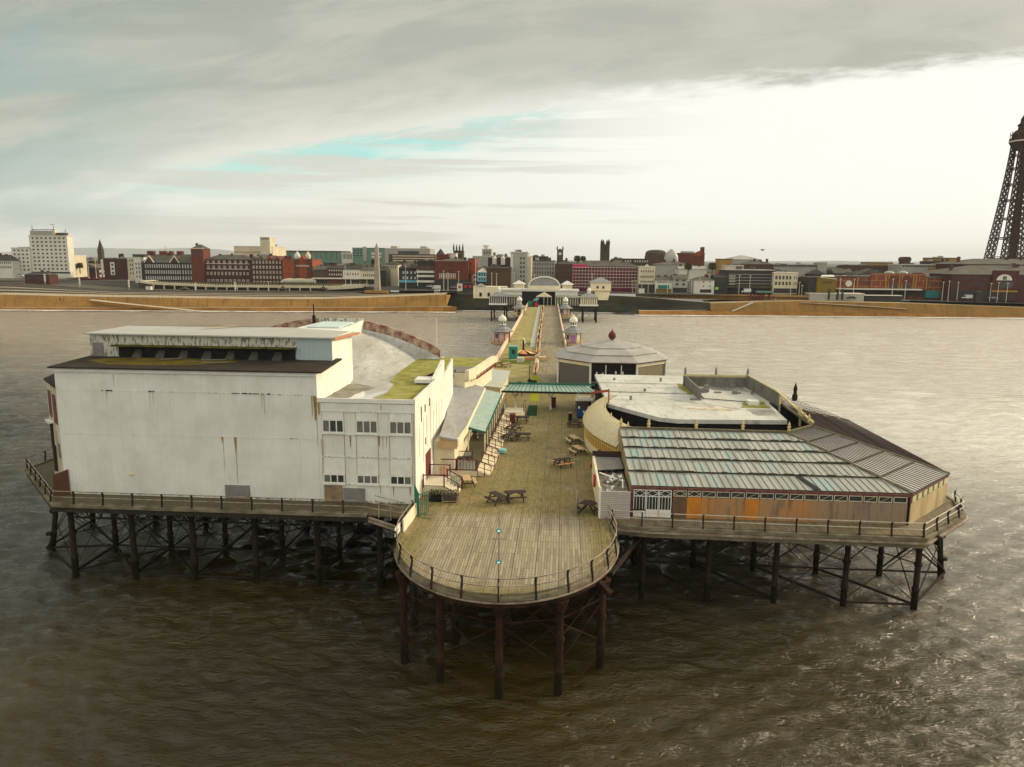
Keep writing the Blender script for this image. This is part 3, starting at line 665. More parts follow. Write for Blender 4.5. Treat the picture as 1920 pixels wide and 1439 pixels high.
# bulkhead on the side roof
m = MB(); P = [(-12.2, 67.2), (-11.84, 67.2), (-11.84, 72.6), (-12.2, 72.6)]
m.add([(*P[0], 15.6), (*P[1], 15.6), (*P[2], 15.6), (*P[3], 15.6), (*P[0], 16.15), (*P[1], 16.15), (*P[2], 17.2), (*P[3], 17.2)],
      [(3, 2, 1, 0), (4, 5, 6, 7), (0, 1, 5, 4), (1, 2, 6, 5), (2, 3, 7, 6), (3, 0, 4, 7)])
m.build('bulkhead', M['whitesunlit'], hall)
MB().box(-13.6, -12.3, 67.0, 68.6, 15.63, 15.75).build('box_painted_shade', M['black'], hall); MB().box(-13.75, -12.22, 66.9, 68.8, 15.76, 16.1).build('vent_box', M['whiteplain'], hall)  # black slab stands in for the shade under the vent box
m = MB(); m.bar((-13.5, 70, 15.75), (-12.6, 74.5, 15.9), .12); m.bar((-13.2, 72, 15.7), (-12.4, 73.2, 16.1), .1); m.bar((-13.9, 71, 15.7), (-12.7, 71.6, 15.8), .1); m.build('roof_scrap', M['dwood'], hall)
# lower dark roof, gutter
m = MB(); m.slab([(-42.4, VF-.35, 18.16), (-19.35, VF-.35, 18.16), (-19.35, 63.0, 18.5), (-41.9, 63.0, 18.5)], .13); lr = m.build('lower_roof', M['felt'], hall)
MB().slab([(-38, 58.6, 18.245), (-31.5, 58.8, 18.255), (-27.5, 60.6, 18.365), (-30, 61.7, 18.425), (-38.5, 61.6, 18.42), (-41, 60.2, 18.34)], .01).build('moss_patch', M['feltmoss'], lr)
MB().box(-42.15, -19.86, VF-.16, VF-.01, 17.74, 18.03).build('gutter', M['whiteplain'], hall)
m = MB(); m.add([(-19.90, 57.6, 18.0), (-19.90, 62.2, 18.0), (-19.90, 62.2, 18.37), (-19.87, 57.6, 18.0), (-19.87, 62.2, 18.0), (-19.87, 62.2, 18.37)], [(0, 1, 2), (5, 4, 3), (0, 3, 4, 1), (1, 4, 5, 2), (2, 5, 3, 0)]); m.build('gable_strip', M['whitesunlit'], hall)
for (a, b, c, d) in ((-30.4, 59.6, -28.3, 60.0), (-31.0, 60.7, -29.0, 61.0), (-34.6, 60.6, -33.0, 61.3), (-31.6, 59.9, -30.9, 60.1)):
    MB().bar((a, b, 18.16+(b-57.3)*.06+.1), (c, d, 18.16+(d-57.3)*.06+.1), .12, .05).build('loose_plank', M['greyboard'], lr)
# clerestory
cl = MB(); cl.box(-41.7, -19.93, 62.0, 68.0, 18.02, 20.4); cl = cl.build('clerestory', M['peel'], hall)
MB().box(-19.94, -19.88, 61.99, 68.01, 15.6, 20.42).build('end_cladding', M['whitesunlit'], cl)
MB().box(-23.0, -19.95, 61.955, 61.995, 18.4, 20.4).build('blue_panel', M['bluepanel'], cl)
MB().box(-39.1, -23.15, 61.94, 61.995, 18.4, 19.45).build('louvre_recess', M['black'], cl)
MB().poly([(-39.4, 61.2), (-23.0, 61.2), (-23.0, 62.0), (-39.4, 62.0)], 19.42, 19.52).build('hood', M['moss'] if False else mat('mossy_hood', (.035, .034, .014), .9, (.16, .15, .02), 1.2, .6), cl)
for k in range(15):
    u = -38.7+k*1.05; r = .16 if k % 2 else .0
    if k % 2 == 1:
        q = MB(); q.add([(u, 61.35, 18.42), (u+.82, 61.35, 18.42), (u+.7, 61.93, 19.1), (u+.12, 61.93, 19.1), (u, 61.93, 18.42), (u+.82, 61.93, 18.42)], [(0, 1, 2, 3), (0, 3, 4), (1, 5, 2)]); q.build('louvre', M['cowl'], cl)
MB().box(-41.5, -40.5, 61.95, 61.995, 18.45, 19.65).build('grey_door', M['greyboard'], cl)
m = MB(); m.slab([(-41.95, 61.65, 20.52), (-19.6, 61.65, 20.46), (-19.35, 68.5, 20.28), (-26, 68.5, 20.62), (-33, 68.5, 20.72), (-42.1, 68.5, 20.55)], .11); ur = m.build('upper_roof', M['roofgrey'], hall)
m = MB(); m.bar((-33.6, 66.3, 20.68), (-31.0, 68.2, 20.76), .35, .05); m.build('flashing', M['tan'], ur)
MB().bar((-19.56, 61.7, 20.36), (-19.3, 68.5, 20.18), .06, .22).build('barge_board', mat('orange_timber', (.45, .20, .10), .7), ur)
# auditorium: shallow barrel roof behind, maroon arch at the far end
def az_(u, k=.0345, top=19.15): return top-k*(u+27)**2
m = MB(); n = 28; us = [-36.9+(20.1)*k/n for k in range(n+1)]
vv_ = [66.6+17.8*j/14 for j in range(15)]
def sh_(u, v): return 15.45+(az_(u)-15.45)*math.sin(min(1, (v-66.6)/15.)*math.pi/2)**.8
m.add([(u, v, sh_(u, v)) for v in vv_ for u in us], [(j*(n+1)+k, j*(n+1)+k+1, (j+1)*(n+1)+k+1, (j+1)*(n+1)+k) for j in range(14) for k in range(n)])
m.add([(us[0], 84.4, 15.3), (us[-1], 84.4, 15.3)]+[(u, 84.4, sh_(u, 84.4)) for u in us[::-1]], [tuple(range(n+3))])
m.build('barrel_roof', M['roofgreywet'], hall, smooth=True)
def top_(u): return 20.3-.0215*(u+27)**2
for (a, b) in ((-23.2, -14.3), (-38.5, -28.8)):
    m = MB(); k = 12
    for i in range(k):
        u0 = a+(b-a)*i/k; u1 = a+(b-a)*(i+1)/k
        m.add([(u0, 84.4, top_(u0)-1.15), (u1, 84.4, top_(u1)-1.15), (u1, 84.4, top_(u1)), (u0, 84.4, top_(u0)), (u0, 84.7, top_(u0)-1.15), (u1, 84.7, top_(u1)-1.15), (u1, 84.7, top_(u1)), (u0, 84.7, top_(u0))],
              [(0, 1, 2, 3), (5, 4, 7, 6), (3, 2, 6, 7), (1, 0, 4, 5)])
    m.build('arched_parapet', M['maroonpeel'], hall)
m = MB()   # pale frame under the arch
for i in range(12):
    u0 = -23.2+8.9*i/12; u1 = -23.2+8.9*(i+1)/12; m.add([(u0, 84.2, top_(u0)-1.3), (u1, 84.2, top_(u1)-1.3), (u1, 84.39, top_(u1)-1.0), (u0, 84.39, top_(u0)-1.0), (u0, 84.0, 15.7), (u1, 84.0, 15.7)], [(0, 1, 2, 3), (4, 5, 1, 0)])
m.build('arch_edge', M['roofgreywet'], hall)
# raised lantern with a rooflight
lt = MB()
lt.poly([(-28.6, 74.0), (-23.3, 74.0), (-23.3, 84.3), (-28.6, 84.3)], 18.5, 19.75)
lt = lt.build('lantern', M['whiteplain'], hall)
MB().box(-28.6, -23.3, 84.3, 84.6, 19.0, 20.25).build('lantern_wall', M['peel'], lt)
MB().slab([(-23.55, 76, 19.76), (-23.25, 76, 19.76), (-23.25, 84.6, 20.05), (-23.55, 84.6, 20.05)], .5).build('lantern_flank', M['whitesunlit'], lt)
MB().slab([(-27.6, 77.5, 19.9), (-24.0, 77.5, 19.9), (-24.0, 83.0, 20.0), (-27.6, 83.0, 20.0)], .12).build('rooflight', mat('rooflight_glass', (.45, .62, .60), .3, (.62, .66, .60), 1., .8), lt)
# windows: two rows of three bays
def tri_window(u0, u1, z0, z1, kinds):
    f = MB(); t = .09; v = VF-.05
    f.box(u0, u1, v-.03, VF+.01, z0, z0+t); f.box(u0, u1, v-.03, VF+.01, z1-t, z1)
    w = (u1-u0-t)/3
    for k in range(4): f.box(u0+k*w, u0+k*w+t, v-.031, VF+.012, z0+t, z1-t)
    fo = f.build('window', M['whiteplain'], hall)
    for k, kd in enumerate(kinds):
        MB().box(u0+k*w+t, u0+(k+1)*w, v+.01, VF+.011, z0+t, z1-t).build('pane', M[kd], fo)
    MB().box(u0-.06, u1+.06, VF-.16, VF+.01, z0-.11, z0-.005).build('sill', M['whiteplain'], fo)
gk = [('curtain', 'glass', 'glass'), ('curtain', 'curtain', 'curtain'), ('curtain', 'curtain', 'curtain')]
for (a, b), kd in zip(((-19.5, -17.7), (-16.7, -14.9), (-13.95, -12.1)), gk): tri_window(a, b, 13.1, 14.2, kd)
gk = [('curtain', 'glass', 'glass'), ('curtain', 'curtain', 'curtain'), ('glass', 'glass', 'curtain')]
for (a, b), kd in zip(((-19.55, -17.75), (-16.75, -14.95), (-13.95, -12.15)), gk): tri_window(a, b, 8.82, 9.6, kd)
for z0, z1 in ((14.22, 14.83), (9.62, 11.0)):
    for a, b in ((-19.5, -17.7), (-16.7, -14.9), (-13.95, -12.1)):
        MB().box(a, b, VF-.02, VF+.012, z0, z1).build('blank_panel', M['whiteplain'], hall)
for z in (14.86, 12.92, 11.04, 8.72):
    MB().box(-19.6, -12.0, VF-.06, VF+.013, z, z+.06).build('joint_strip', M['white'], hall)
for z in (16.17, 12.5): MB().box(-42.0, -20.0, VF-.025, VF+.014, z, z+.04).build('joint_strip', M['white'], hall)
for u in (-19.5, -17.7, -16.7, -14.9, -13.95, -12.1, -11.95):
    MB().box(u-.015, u+.015, VF-.022, VF+.016, 8.8, 14.86).build('seam', M['rustdrip'], hall)
# boards, doors
MB().box(-19.5, -18.0, VF-.07, VF+.01, DZ+.02, 8.6).build('rusty_hatch', mat('rusty_panel', (.30, .20, .11), .85, (.12, .10, .08), 1.6, .9), hall)
MB().box(-17.9, -16.1, VF-.09, VF+.01, DZ+.02, 8.42).build('grey_hatch', M['greyboard'], hall)
MB().box(-28.0, -25.9, VF-.09, VF+.01, DZ+.02, 8.38).build('grey_hatch', M['greyboard'], hall)
MB().add([(-42.6, 56.9, DZ), (-41.6, 57.45, DZ), (-41.6, 57.45, 9.35), (-42.6, 56.9, 8.95), (-42.65, 57.0, DZ), (-41.65, 57.55, DZ), (-41.65, 57.55, 9.35), (-42.65, 57.0, 8.95)],
    [(0, 1, 2, 3), (5, 4, 7, 6), (0, 3, 7, 4), (1, 5, 6, 2), (3, 2, 6, 7)]).build('brown_door', mat('brown_sheet', (.11, .05, .03), .8, (.07, .04, .03), 1.2, .6), hall)
# rust: torn joint flakes, gap line under the cladding, drips
rng = random.Random(5)
fl = MB()
for (a, b, z, n_, s_) in ((-38.1, -37.3, 16.2, 5, .11), (-34.2, -33.5, 16.2, 5, .11), (-33, -28, 16.2, 9, .05), (-27.0, -23.9, 16.19, 26, .1), (-23.6, -20.5, 16.18, 6, .05), (-22.8, -20.6, 12.52, 6, .06),
                          (-19.5, -12.2, 11.09, 40, .055), (-16.5, -12.2, 14.92, 9, .05), (-19.4, -12.4, 12.93, 10, .05), (-18.0, -14.5, 8.76, 16, .06), (-41, -28.5, 7.34, 60, .07), (-25.5, -12.5, 7.30, 60, .06), (-36, -20, 17.72, 8, .04)):
    for _ in range(n_):
        u = rng.uniform(a, b); w = s_*rng.uniform(.6, 1.8); h = s_*rng.uniform(.4, 1.0); fl.box(u, u+w, VF-.05-rng.random()*.02, VF-.02, z-h*.4, z+h*.6)
fl.build('rust_flakes', M['rustdark'], hall)['kind'] = 'stuff'
dr = MB()
def drip(u, z0, L, w, v=VF-.022): dr.add([(u-w/2, v, z0), (u+w/2, v, z0), (u+w*.15, v, z0-L), (u-w*.15, v, z0-L)], [(0, 3, 2, 1)])
for u, z0, L, w in ((-26.9, 12.5, 1.3, .26), (-26.88, 11.4, 3.0, .06), (-28.0, 12.5, .5, .2), (-27.95, 12.1, 2.4, .04), (-20.05, 16.1, 2.0, .30), (-19.75, 15.75, 1.2, .22), (-20.3, 16.1, 1.7, .10), (-19.95, 15.9, 4, .05), (-24.5, 16.1, 1.1, .05), (-24.3, 16.1, 1.6, .05),
                    (-17.2, 12.9, 1.0, .12), (-14.8, 12.9, .9, .12), (-14.5, 12.9, 1.1, .06), (-14.2, 12.9, 1.0, .05), (-34.0, 16.1, 1.3, .03), (-33.7, 16.1, 1.1, .03), (-37.7, 16.1, .9, .03), (-13.7, 8.7, .8, .1), (-12.3, 8.7, .8, .12), (-14.8, 8.7, .7, .07), (-14.6, 15.5, .5, .06), (-19.6, 12.5, 3.4, .05), (-41.0+4, 17.6, 1.2, .03)):
    drip(u, z0, L, w)
dr.build('rust_drips', M['rustdrip'], hall)['kind'] = 'stuff'
MB().box(-36.3, -35.9, VF-.12, VF, 9.0, 9.08).build('bracket', M['yellow'], hall)
# flank openings
for (v, z0, z1, w) in ((60.0, 13.6, 14.9, .35), (61.7, 14.1, 14.75, .4), (63.9, 14.2, 14.9, .4), (61.8, 11.2, 11.8, .3), (60.2, 7.3, 8.5, .3)):
    MB().box(-11.83, -11.79, v, v+w, z0, z1).build('flank_window', M['glass'], hall)
for v in (59.3, 61.0, 62.6, 64.4, 66, 67.6, 69, 70.6): MB().box(-11.83, -11.80, v, v+.05, 9.5+rng.random()*2, 13+rng.random()*1.5).build('flank_seam', M['greyboard'], hall)
MB().box(-11.84, -11.76, 61.9, 64.2, 7.9, 10.3).build('maroon_door', M['dred'], hall)
# angled wing at the left corner
wg = MB(); wg.poly([(-42.12, VF+.02), (-45.2, 60.7), (-45.2, 64), (-42.12, 64)], DZ, 16.3); wgo = wg.build('corner_wing', mat('stained_render', (.62, .57, .43), .8, (.22, .18, .09), .9, .8, stretch=(1.6, 1.6, .4)), hall)
MB().slab([(-42.1, VF-.2, 16.45), (-42.1, 62, 17.1), (-45.6, 62.5, 16.75), (-45.45, 60.75, 16.55)], .1).build('wing_roof', M['felt'], wgo)
def onwing(s0, s1, z0, z1, mt, nm, t=.05):
    d = Vector((-3.08, 3.08)).normalized(); nrm = Vector((-d.y, -d.x))*-1; nrm = Vector((-.707, -.707))
    a = Vector((-42.12, VF))+d*s0; b = Vector((-42.12, VF))+d*s1
    MB().poly([tuple(a), tuple(a+nrm*t), tuple(b+nrm*t), tuple(b)], z0, z1).build(nm, mt, wgo)
onwing(.45, 1.7, 13.1, 15.6, M['maroon'], 'wing_window'); onwing(2.6, 3.7, 13.4, 15.7, M['maroon'], 'wing_window')
onwing(2.3, 4.1, 12.9, 13.02, M['whiteplain'], 'wing_ledge', .4); onwing(2.9, 4.1, 10.3, 12.85, M['bluepanel'] and M['iron'], 'wing_shutter'); onwing(.5, 1.2, 10.2, 11.4, M['greyboard'], 'wing_window'); onwing(2.4, 2.9, 8.6, 10.9, M['dwood'], 'wing_drainpipe', .2)
tag(MB().cyl((-34.5+5.5, 84, 18.4), (-29.0, 84, 21.9), .07).cyl((-29.0, 84, 19.6), (-29.0, 84, 20.6), .2).build('flagpole', M['black']), 'short dark mast with a red and white lantern above the hall roof', 'mast')
tag(MB().cyl((-21.7, 125, 7.2), (-21.7, 125, 17.2), .10, .06).build('flagpole', M['whiteplain']), 'thin pale pole standing behind the maroon arched parapet', 'pole')

# ================================================================ SHED, COVERED WALK AND GREEN CANOPY
shed = thing('bar_shed', 'low cream shed with a plain light grey felt roof beside the hall flank', 'shed', (-10.5, 64, DZ))
S0, S1, S2, S3 = gz(825, 818, 11.2), gz(856, 823, 10.6), gz(911, 728, 10.4), gz(846, 707, 11.6)
m = MB(); SR = [gz(857, 824, 10.7), gz(874, 800, 10.7), gz(909, 727, 10.7)]; m.slab([gz(824, 818, 11.2), *SR, gz(846, 708, 11.6), (-14.8, 97, 11.6), (-11.85, 74, 11.4)], .16); m.build('roof', M['lightgrey'], shed)
fa, fb = gz(824, 817, 11.15), gz(857, 824, 10.68); m = MB(); m.add([(fa[0], fa[1], 9.95), (fb[0], fb[1], 9.75), fb, fa, (fa[0], fa[1]+.3, 9.95), (fb[0]-.05, fb[1]+.3, 9.75), (fb[0]-.05, fb[1]+.3, 10.6), (fa[0], fa[1]+.3, 11.1)], [(0, 1, 2, 3), (1, 5, 6, 2), (5, 4, 7, 6), (3, 2, 6, 7), (1, 0, 4, 5)]); m.build('fascia', M['tan'], shed)
MB().poly([(-11.78, fa[1]+.35), (fb[0]-.3, fb[1]+.35), (SR[1][0]-.3, SR[1][1]), (SR[2][0]-.3, SR[2][1]-.3), (-11.0, 93), (-14, 96), (-11.78, 74)], DZ, 10.5).build('wall', M['cream'], shed)
MB().slab([(p_[0], p_[1], 10.72) for p_ in SR]+[(p_[0]+.12, p_[1]-.02, 10.72) for p_ in SR[::-1]], .75).build('side_fascia', M['cream'], shed)
MB().box(fb[0]-1.0, fb[0]-.6, fb[1]-.06, fb[1]-.01, 10.05, 10.3).build('notice', M['whiteplain'], shed)
walkc = thing('covered_walk', 'covered walk with a ribbed dark green roof on cream posts beside the shed', 'canopy', (-8.4, 72, DZ))
A0, A1, B0, B1 = gz(874, 799, 10.5)[:2], gz(911, 809, 9.9)[:2], gz(906, 729, 10.5)[:2], gz(942, 738, 9.9)[:2]
m = MB(); n = 44
for k in range(n):
    t0, t1 = k/n, (k+.62)/n; f = lambda t: ((A0[0]+(B0[0]-A0[0])*t, A0[1]+(B0[1]-A0[1])*t, 10.5), (A1[0]+(B1[0]-A1[0])*t, A1[1]+(B1[1]-A1[1])*t, 9.9))
    a, b = f(t0); c, d = f(t1); m.slab([a, b, d, c], .05)
m.build('roof_ribs', mat('green_white_rib', (.42, .52, .46), .5, (.2, .3, .25), 1., .4), walkc)
MB().slab([(*A0, 10.45), (*A1, 9.85), (*B1, 9.85), (*B0, 10.45)], .06).build('roof', M['green'], walkc)
for k in range(9):
    t = k/8; p = (A1[0]-.12+(B1[0]-A1[0])*t, A1[1]+.15+(B1[1]-A1[1])*t)
    MB().cyl((*p, DZ), (*p, 9.82), .07, n=6).build('post', M['cream'], walkc)
for t in (0.01, .3): MB().cyl((A0[0]+.15+t, A0[1]+.2+t*20, DZ), (A0[0]+.15+t, A0[1]+.2+t*20, 10.4), .07, n=6).build('post', M['cream'], walkc)
m = MB(); m.bar((*A0, 10.3), (*A1, 9.75), .1, .14); m.bar((*A1, 9.82), (*B1, 9.82), .1, .16)
for k in range(46):
    t = k/45; m.bar((A1[0]+.03+(B1[0]-A1[0])*t, A1[1]+(B1[1]-A1[1])*t, 9.86), (A1[0]+.03+(B1[0]-A1[0])*t, A1[1]+(B1[1]-A1[1])*t, 10.12), .06)
m.build('cresting', M['green'], walkc)
can = thing('glazed_canopy', 'pale green glazed canopy with dark green cresting that crosses the pier', 'canopy', (-1.6, 98, DZ))
m = MB(); m.slab([(-8.0, 96.2, 9.95), (4.6, 96.2, 9.95), (3.4, 98, 10.55), (-7.0, 98, 10.55)], .08); m.slab([(-7.0, 98.01, 10.55), (3.4, 98.01, 10.55), (4.6, 99.9, 9.95), (-8.0, 99.9, 9.95)], .08); m.build('roof', M['greenroof'], can)
m = MB(); m.box(-8.05, 4.65, 96.08, 96.19, 9.72, 9.98)
for k in range(22): u = -7.7+k*.56; m.bar((u, 96.2, 9.98), (u*.84-.55, 97.97, 10.57), .035)
m.box(4.0, 4.7, 98.9, 100.3, 9.98, 10.75)
m.build('eaves_beam', M['black'], can)
m = MB(); m.box(-7.2, 4.4, 98.0, 98.06, 10.55, 10.78)
for k in range(70): u = -7.1+k*.16; m.bar((u, 98.03, 10.75), (u, 98.03, 10.98), .05)
m.build('cresting', M['green'], can)
for u in (-6.3, -1.5, 3.9):
    MB().cyl((u, 97.9, DZ), (u, 97.9, 9.8), .08, n=8).cyl((u, 97.9, DZ), (u, 97.9, DZ+.5), .16, n=8).build('post', M['whiteplain'], can)
    b = MB()
    for s in (-1, 1):
        pr = [(0, 8.7), (.25, 9.2), (.55, 9.55), (1.05, 9.75)]
        for i in range(3): b.bar((u+s*pr[i][0], 97.9, pr[i][1]), (u+s*pr[i+1][0], 97.9, pr[i+1][1]), .06)
    b.build('bracket', M['iron'], can)
# flat mossy roofed cream block further back, and a small pale roofed annexe
blk = thing('cream_block', 'flat roofed cream block with a bright mossy top behind the hall', 'building', (-15, 98, DZ))
P = [(-16.6, 88.0), (-12.2, 86.3), (-10.6, 92.0), (-10.6, 104.5), (-19.5, 107), (-19.5, 90)]
P = [(-16.4, 91.5), (-12.3, 91.2), (-11.6, 93.5), (-10.3, 106.0), (-17.5, 106.5)]
MB().poly(P, DZ, 13.0).build('wall', M['cream'], blk)
r = MB().poly([(-16.3, 96.5), (-11.7, 96.5), (-10.6, 105.6), (-17.3, 106.2)], 13.001, 13.05).build('roof', M['moss'], blk)
MB().poly([(-16.4, 91.6), (-12.4, 91.3), (-11.9, 93.4), (-11.75, 96.45), (-16.3, 96.45)], 13.002, 13.06).build('grey_roof', M['lightgrey'] and mat('grey_felt', (.20, .19, .17), .8), blk)
MB().poly([(-12.3, 91.2), (-11.75, 91.15), (-11.0, 93.5), (-9.75, 106.0), (-10.3, 106.0), (-11.6, 93.5)], 12.1, 13.35).build('parapet', M['cream'], blk)
m = MB()
for k in range(14): t = k/13; m.box(-11.05+1.25*t-.08, -11.0+1.25*t+.08, 93.4+12*t, 93.75+12*t, 11.9, 12.4)
m.build('bracket_row', M['red'] and mat('brick_red_trim', (.25, .07, .04), .8), blk)
m = MB()
for k in range(7): a = (-16+k*.35, 90.6+.1*k); m.bar((*a, 12.2), (a[0]+.4, a[1]+.3, 13.4), .1)
m.build('pipe_cluster', M['iron'], blk)
an = thing('grey_annexe', 'small building with a pale grey green pitched roof behind the glazed canopy', 'building', (-11, 110, DZ))
MB().box(-12.6, -8.6, 101, 116, DZ, 9.6).build('wall', M['cream'], an)
MB().slab([(-12.8, 100.5, 10.0), (-8.3, 100.5, 9.6), (-8.3, 116.3, 9.6), (-12.8, 116.3, 10.0)], .15).build('roof', mat('grey_green_roof', (.40, .42, .37), .6, (.3, .32, .28), .5, .5), an)

# ================================================================ GLASS ROOFED BUILDING (right)
sun_b = thing('sun_lounge', 'long low building with a stepped glass roof and boarded up front, rusty orange panels', 'building', (16, 56.3, DZ))
E0 = [(5.65, 56.45), (27.05, 56.45), (32.75, 62.4), (32.2, 83.2), (28.7, 101.5)]
I0 = [(5.65, 70.0), (21.4, 69.8), (24.7, 72.9), (24.9, 82.5), (25.2, 86)]
RK = lambda t: 9.66+1.56*t
def lp(a, b, t): return (a[0]+(b[0]-a[0])*t, a[1]+(b[1]-a[1])*t)
T5 = [0, .228, .44, .63, .815, 1.0]
def slope(i, j, mt, nbars, nm):
    s = MB(); bars = MB(); laps = MB()
    for k in range(5):
        t0, t1 = T5[k], T5[k+1]; dz = .035*k
        a, b, c, d = lp(E0[i], I0[i], t0), lp(E0[j], I0[j], t0), lp(E0[j], I0[j], t1), lp(E0[i], I0[i], t1)
        s.slab([(*a, RK(t0)+.05), (*b, RK(t0)+.05), (*c, RK(t1)-.05), (*d, RK(t1)-.05)], .04)
        L = (Vector(b)-Vector(a)).length; nb = max(3, int(nbars*L/(Vector(E0[j])-Vector(E0[i])).length)) if i else None
        if i == 0:
            sk = (c[0]-d[0])/(b[0]-a[0])
            for q in range(1, 39):
                u = 5.65+q*.56
                ue0 = b[0]; ue1 = c[0]
                if u < ue1-.05: bars.bar((u, a[1], RK(t0)+.07), (u, d[1], RK(t1)-.03), .05)
                elif u < ue0-.05:
                    f = (ue0-u)/(ue0-ue1); bars.bar((u, a[1], RK(t0)+.07), (u, a[1]+(d[1]-a[1])*f, RK(t0)+.07+(RK(t1)-RK(t0)-.1)*f), .05)
        else:
            for q in range(1, nbars):
                f = q/nbars; bars.bar((*lp(a, b, f), RK(t0)+.07), (*lp(d, c, f), RK(t1)-.03), .05)
        laps.bar((*a, RK(t0)+.03), (*b, RK(t0)+.03), .08, .09)
        if k in (1, 2, 3, 4) and i == 0:
            rr = random.Random(k)
            for _ in range(26):
                u = rr.uniform(a[0], b[0]-.8); laps.box(u, u+rr.uniform(.2, .7), a[1]-rr.uniform(.04, .14), a[1]+.06, RK(t0)+.05, RK(t0)+.12)
    so_ = s.build(nm, mt, sun_b)
    bars.build('glazing_bars', M['greyboard'] if i == 0 else M['dwood'], so_); laps.build('lap_flashing', mat('dark_flashing', (.045, .04, .03), .8, (.10, .09, .05), 2., .6), so_)
ribm = mat('ribbed_sheet', (.44, .42, .40), .55, (.33, .31, .28), .8, .6)
slope(0, 1, M['glassroof'], 38, 'glass_roof'); slope(1, 2, ribm, 16, 'corner_roof'); slope(2, 3, ribm, 44, 'side_roof'); slope(3, 4, ribm, 20, 'rear_roof')
MB().bar((20.0, 56.5, 9.80), (18.9+.4, 59.4, 10.02), .45, .03).build('missing_pane', M['black'], sun_b)
h_ = MB()
for (p, q) in ((1, 1), (2, 2), (3, 3)): h_.bar((*E0[p], 9.75), (*I0[p], 11.28), .14, .12)
h_.bar((*I0[0], 11.3), (*I0[1], 11.3), .22, .18); h_.bar((*I0[1], 11.3), (*I0[2], 11.3), .2, .18); h_.bar((*I0[2], 11.3), (*I0[3], 11.3), .2, .18); h_.build('ridge', mat('ridge_timber', (.10, .08, .05), .8, (.2, .18, .1), 2., .6), sun_b)
# walls under the eaves
WP = [(5.75, 56.35), (26.95, 56.35), (32.6, 62.3), (32.0, 83.0), (28.5, 101.2)]
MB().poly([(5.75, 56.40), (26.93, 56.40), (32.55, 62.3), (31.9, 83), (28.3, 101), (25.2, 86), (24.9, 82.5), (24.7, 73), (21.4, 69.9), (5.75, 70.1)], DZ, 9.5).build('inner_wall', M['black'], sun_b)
m = MB(); m.box(5.6, 27.05, 56.28, 56.40, 9.47, 9.66); m.box(5.6, 5.76, 56.28, 56.42, DZ, 9.47)
for k in range(0, 6): m.box(8.85+k*3.6, 8.97+k*3.6, 56.30, 56.4, 8.95, 9.47)
m.build('maroon_frame', M['maroon'], sun_b)
for k in range(3):            # white framed glazed doors
    u = 5.80+k*1.0; f = MB(); w = .96; t = .055; v0, v1 = 56.27, 56.36
    f.box(u, u+w, v0, v1, DZ+.02, DZ+.62 if k else DZ+.5)
    for a in (u, u+w-t): f.box(a, a+t, v0, v1, DZ+.62, 9.44)
    for z in (9.39, 8.88): f.box(u+t, u+w-t, v0, v1, z, z+t)
    for q in (1, 2, 3): f.box(u+w*q/4-.015, u+w*q/4+.015, v0+.01, v1, DZ+.62, 8.88)
    c = (u+w/2, v0+.03, 9.16)
    for (x1, z1) in ((u+t, 9.16), (u+w-t, 9.16)):
        for z2 in (8.93, 9.39): f.bar((x1, v0+.03, z1), (c[0], v0+.03, z2), .035)
    fo = f.build('glazed_door', M['whiteplain'], sun_b)
    MB().box(u+t, u+w-t, 56.37, 56.39, DZ+.62, 9.39).build('pane', M['glass'], fo)
cols = [((.16, .09, .055), (.10, .06, .04)), ((.52, .20, .03), (.40, .15, .03)), ((.36, .25, .14), (.48, .26, .06)), ((.30, .24, .16), (.42, .2, .08)), ((.32, .25, .17), (.26, .19, .13)), ((.50, .19, .035), (.38, .14, .03)),
        ((.30, .26, .19), (.22, .17, .12)), ((.34, .26, .17), (.44, .21, .10)), ((.32, .24, .15), (.47, .22, .1)), ((.42, .24, .10), (.30, .22, .14)), ((.27, .24, .19), (.18, .14, .1)), ((.24, .21, .17), (.33, .2, .1))]
WK = 1.115
weathered = mat('weathered_ply', (.30, .20, .115), .85, (.44, .19, .055), .55, 1., stretch=(1, 1, .3), extra=lambda t, oc, c: t.mix(t.m('MULTIPLY', t.step(t.noise(t.scale(oc, (1.3, 1, .25)), 1.3, 5, .7), .48, .66), .75), t.mix(t.m('MULTIPLY', t.step(t.sep(oc)[0], 0., 8.), .7), c, (.21, .185, .145)), (.13, .105, .075)))
for k in range(16):
    u = 8.86+k*WK; ix = k if k < 10 else 8+k % 4
    mt = mat('plywood_%d' % ix if False else 'plywood_%s' % 'abcdefghijkl'[ix], cols[ix][0], .8, cols[ix][1], .9, .9, stretch=(1, 1, .35)) if ix in (0, 1, 5) else weathered
    MB().box(u, u+WK-.012, 56.29+.004*(k % 3), 56.375, DZ+.02, 8.93).build('plywood_panel', mt, sun_b)
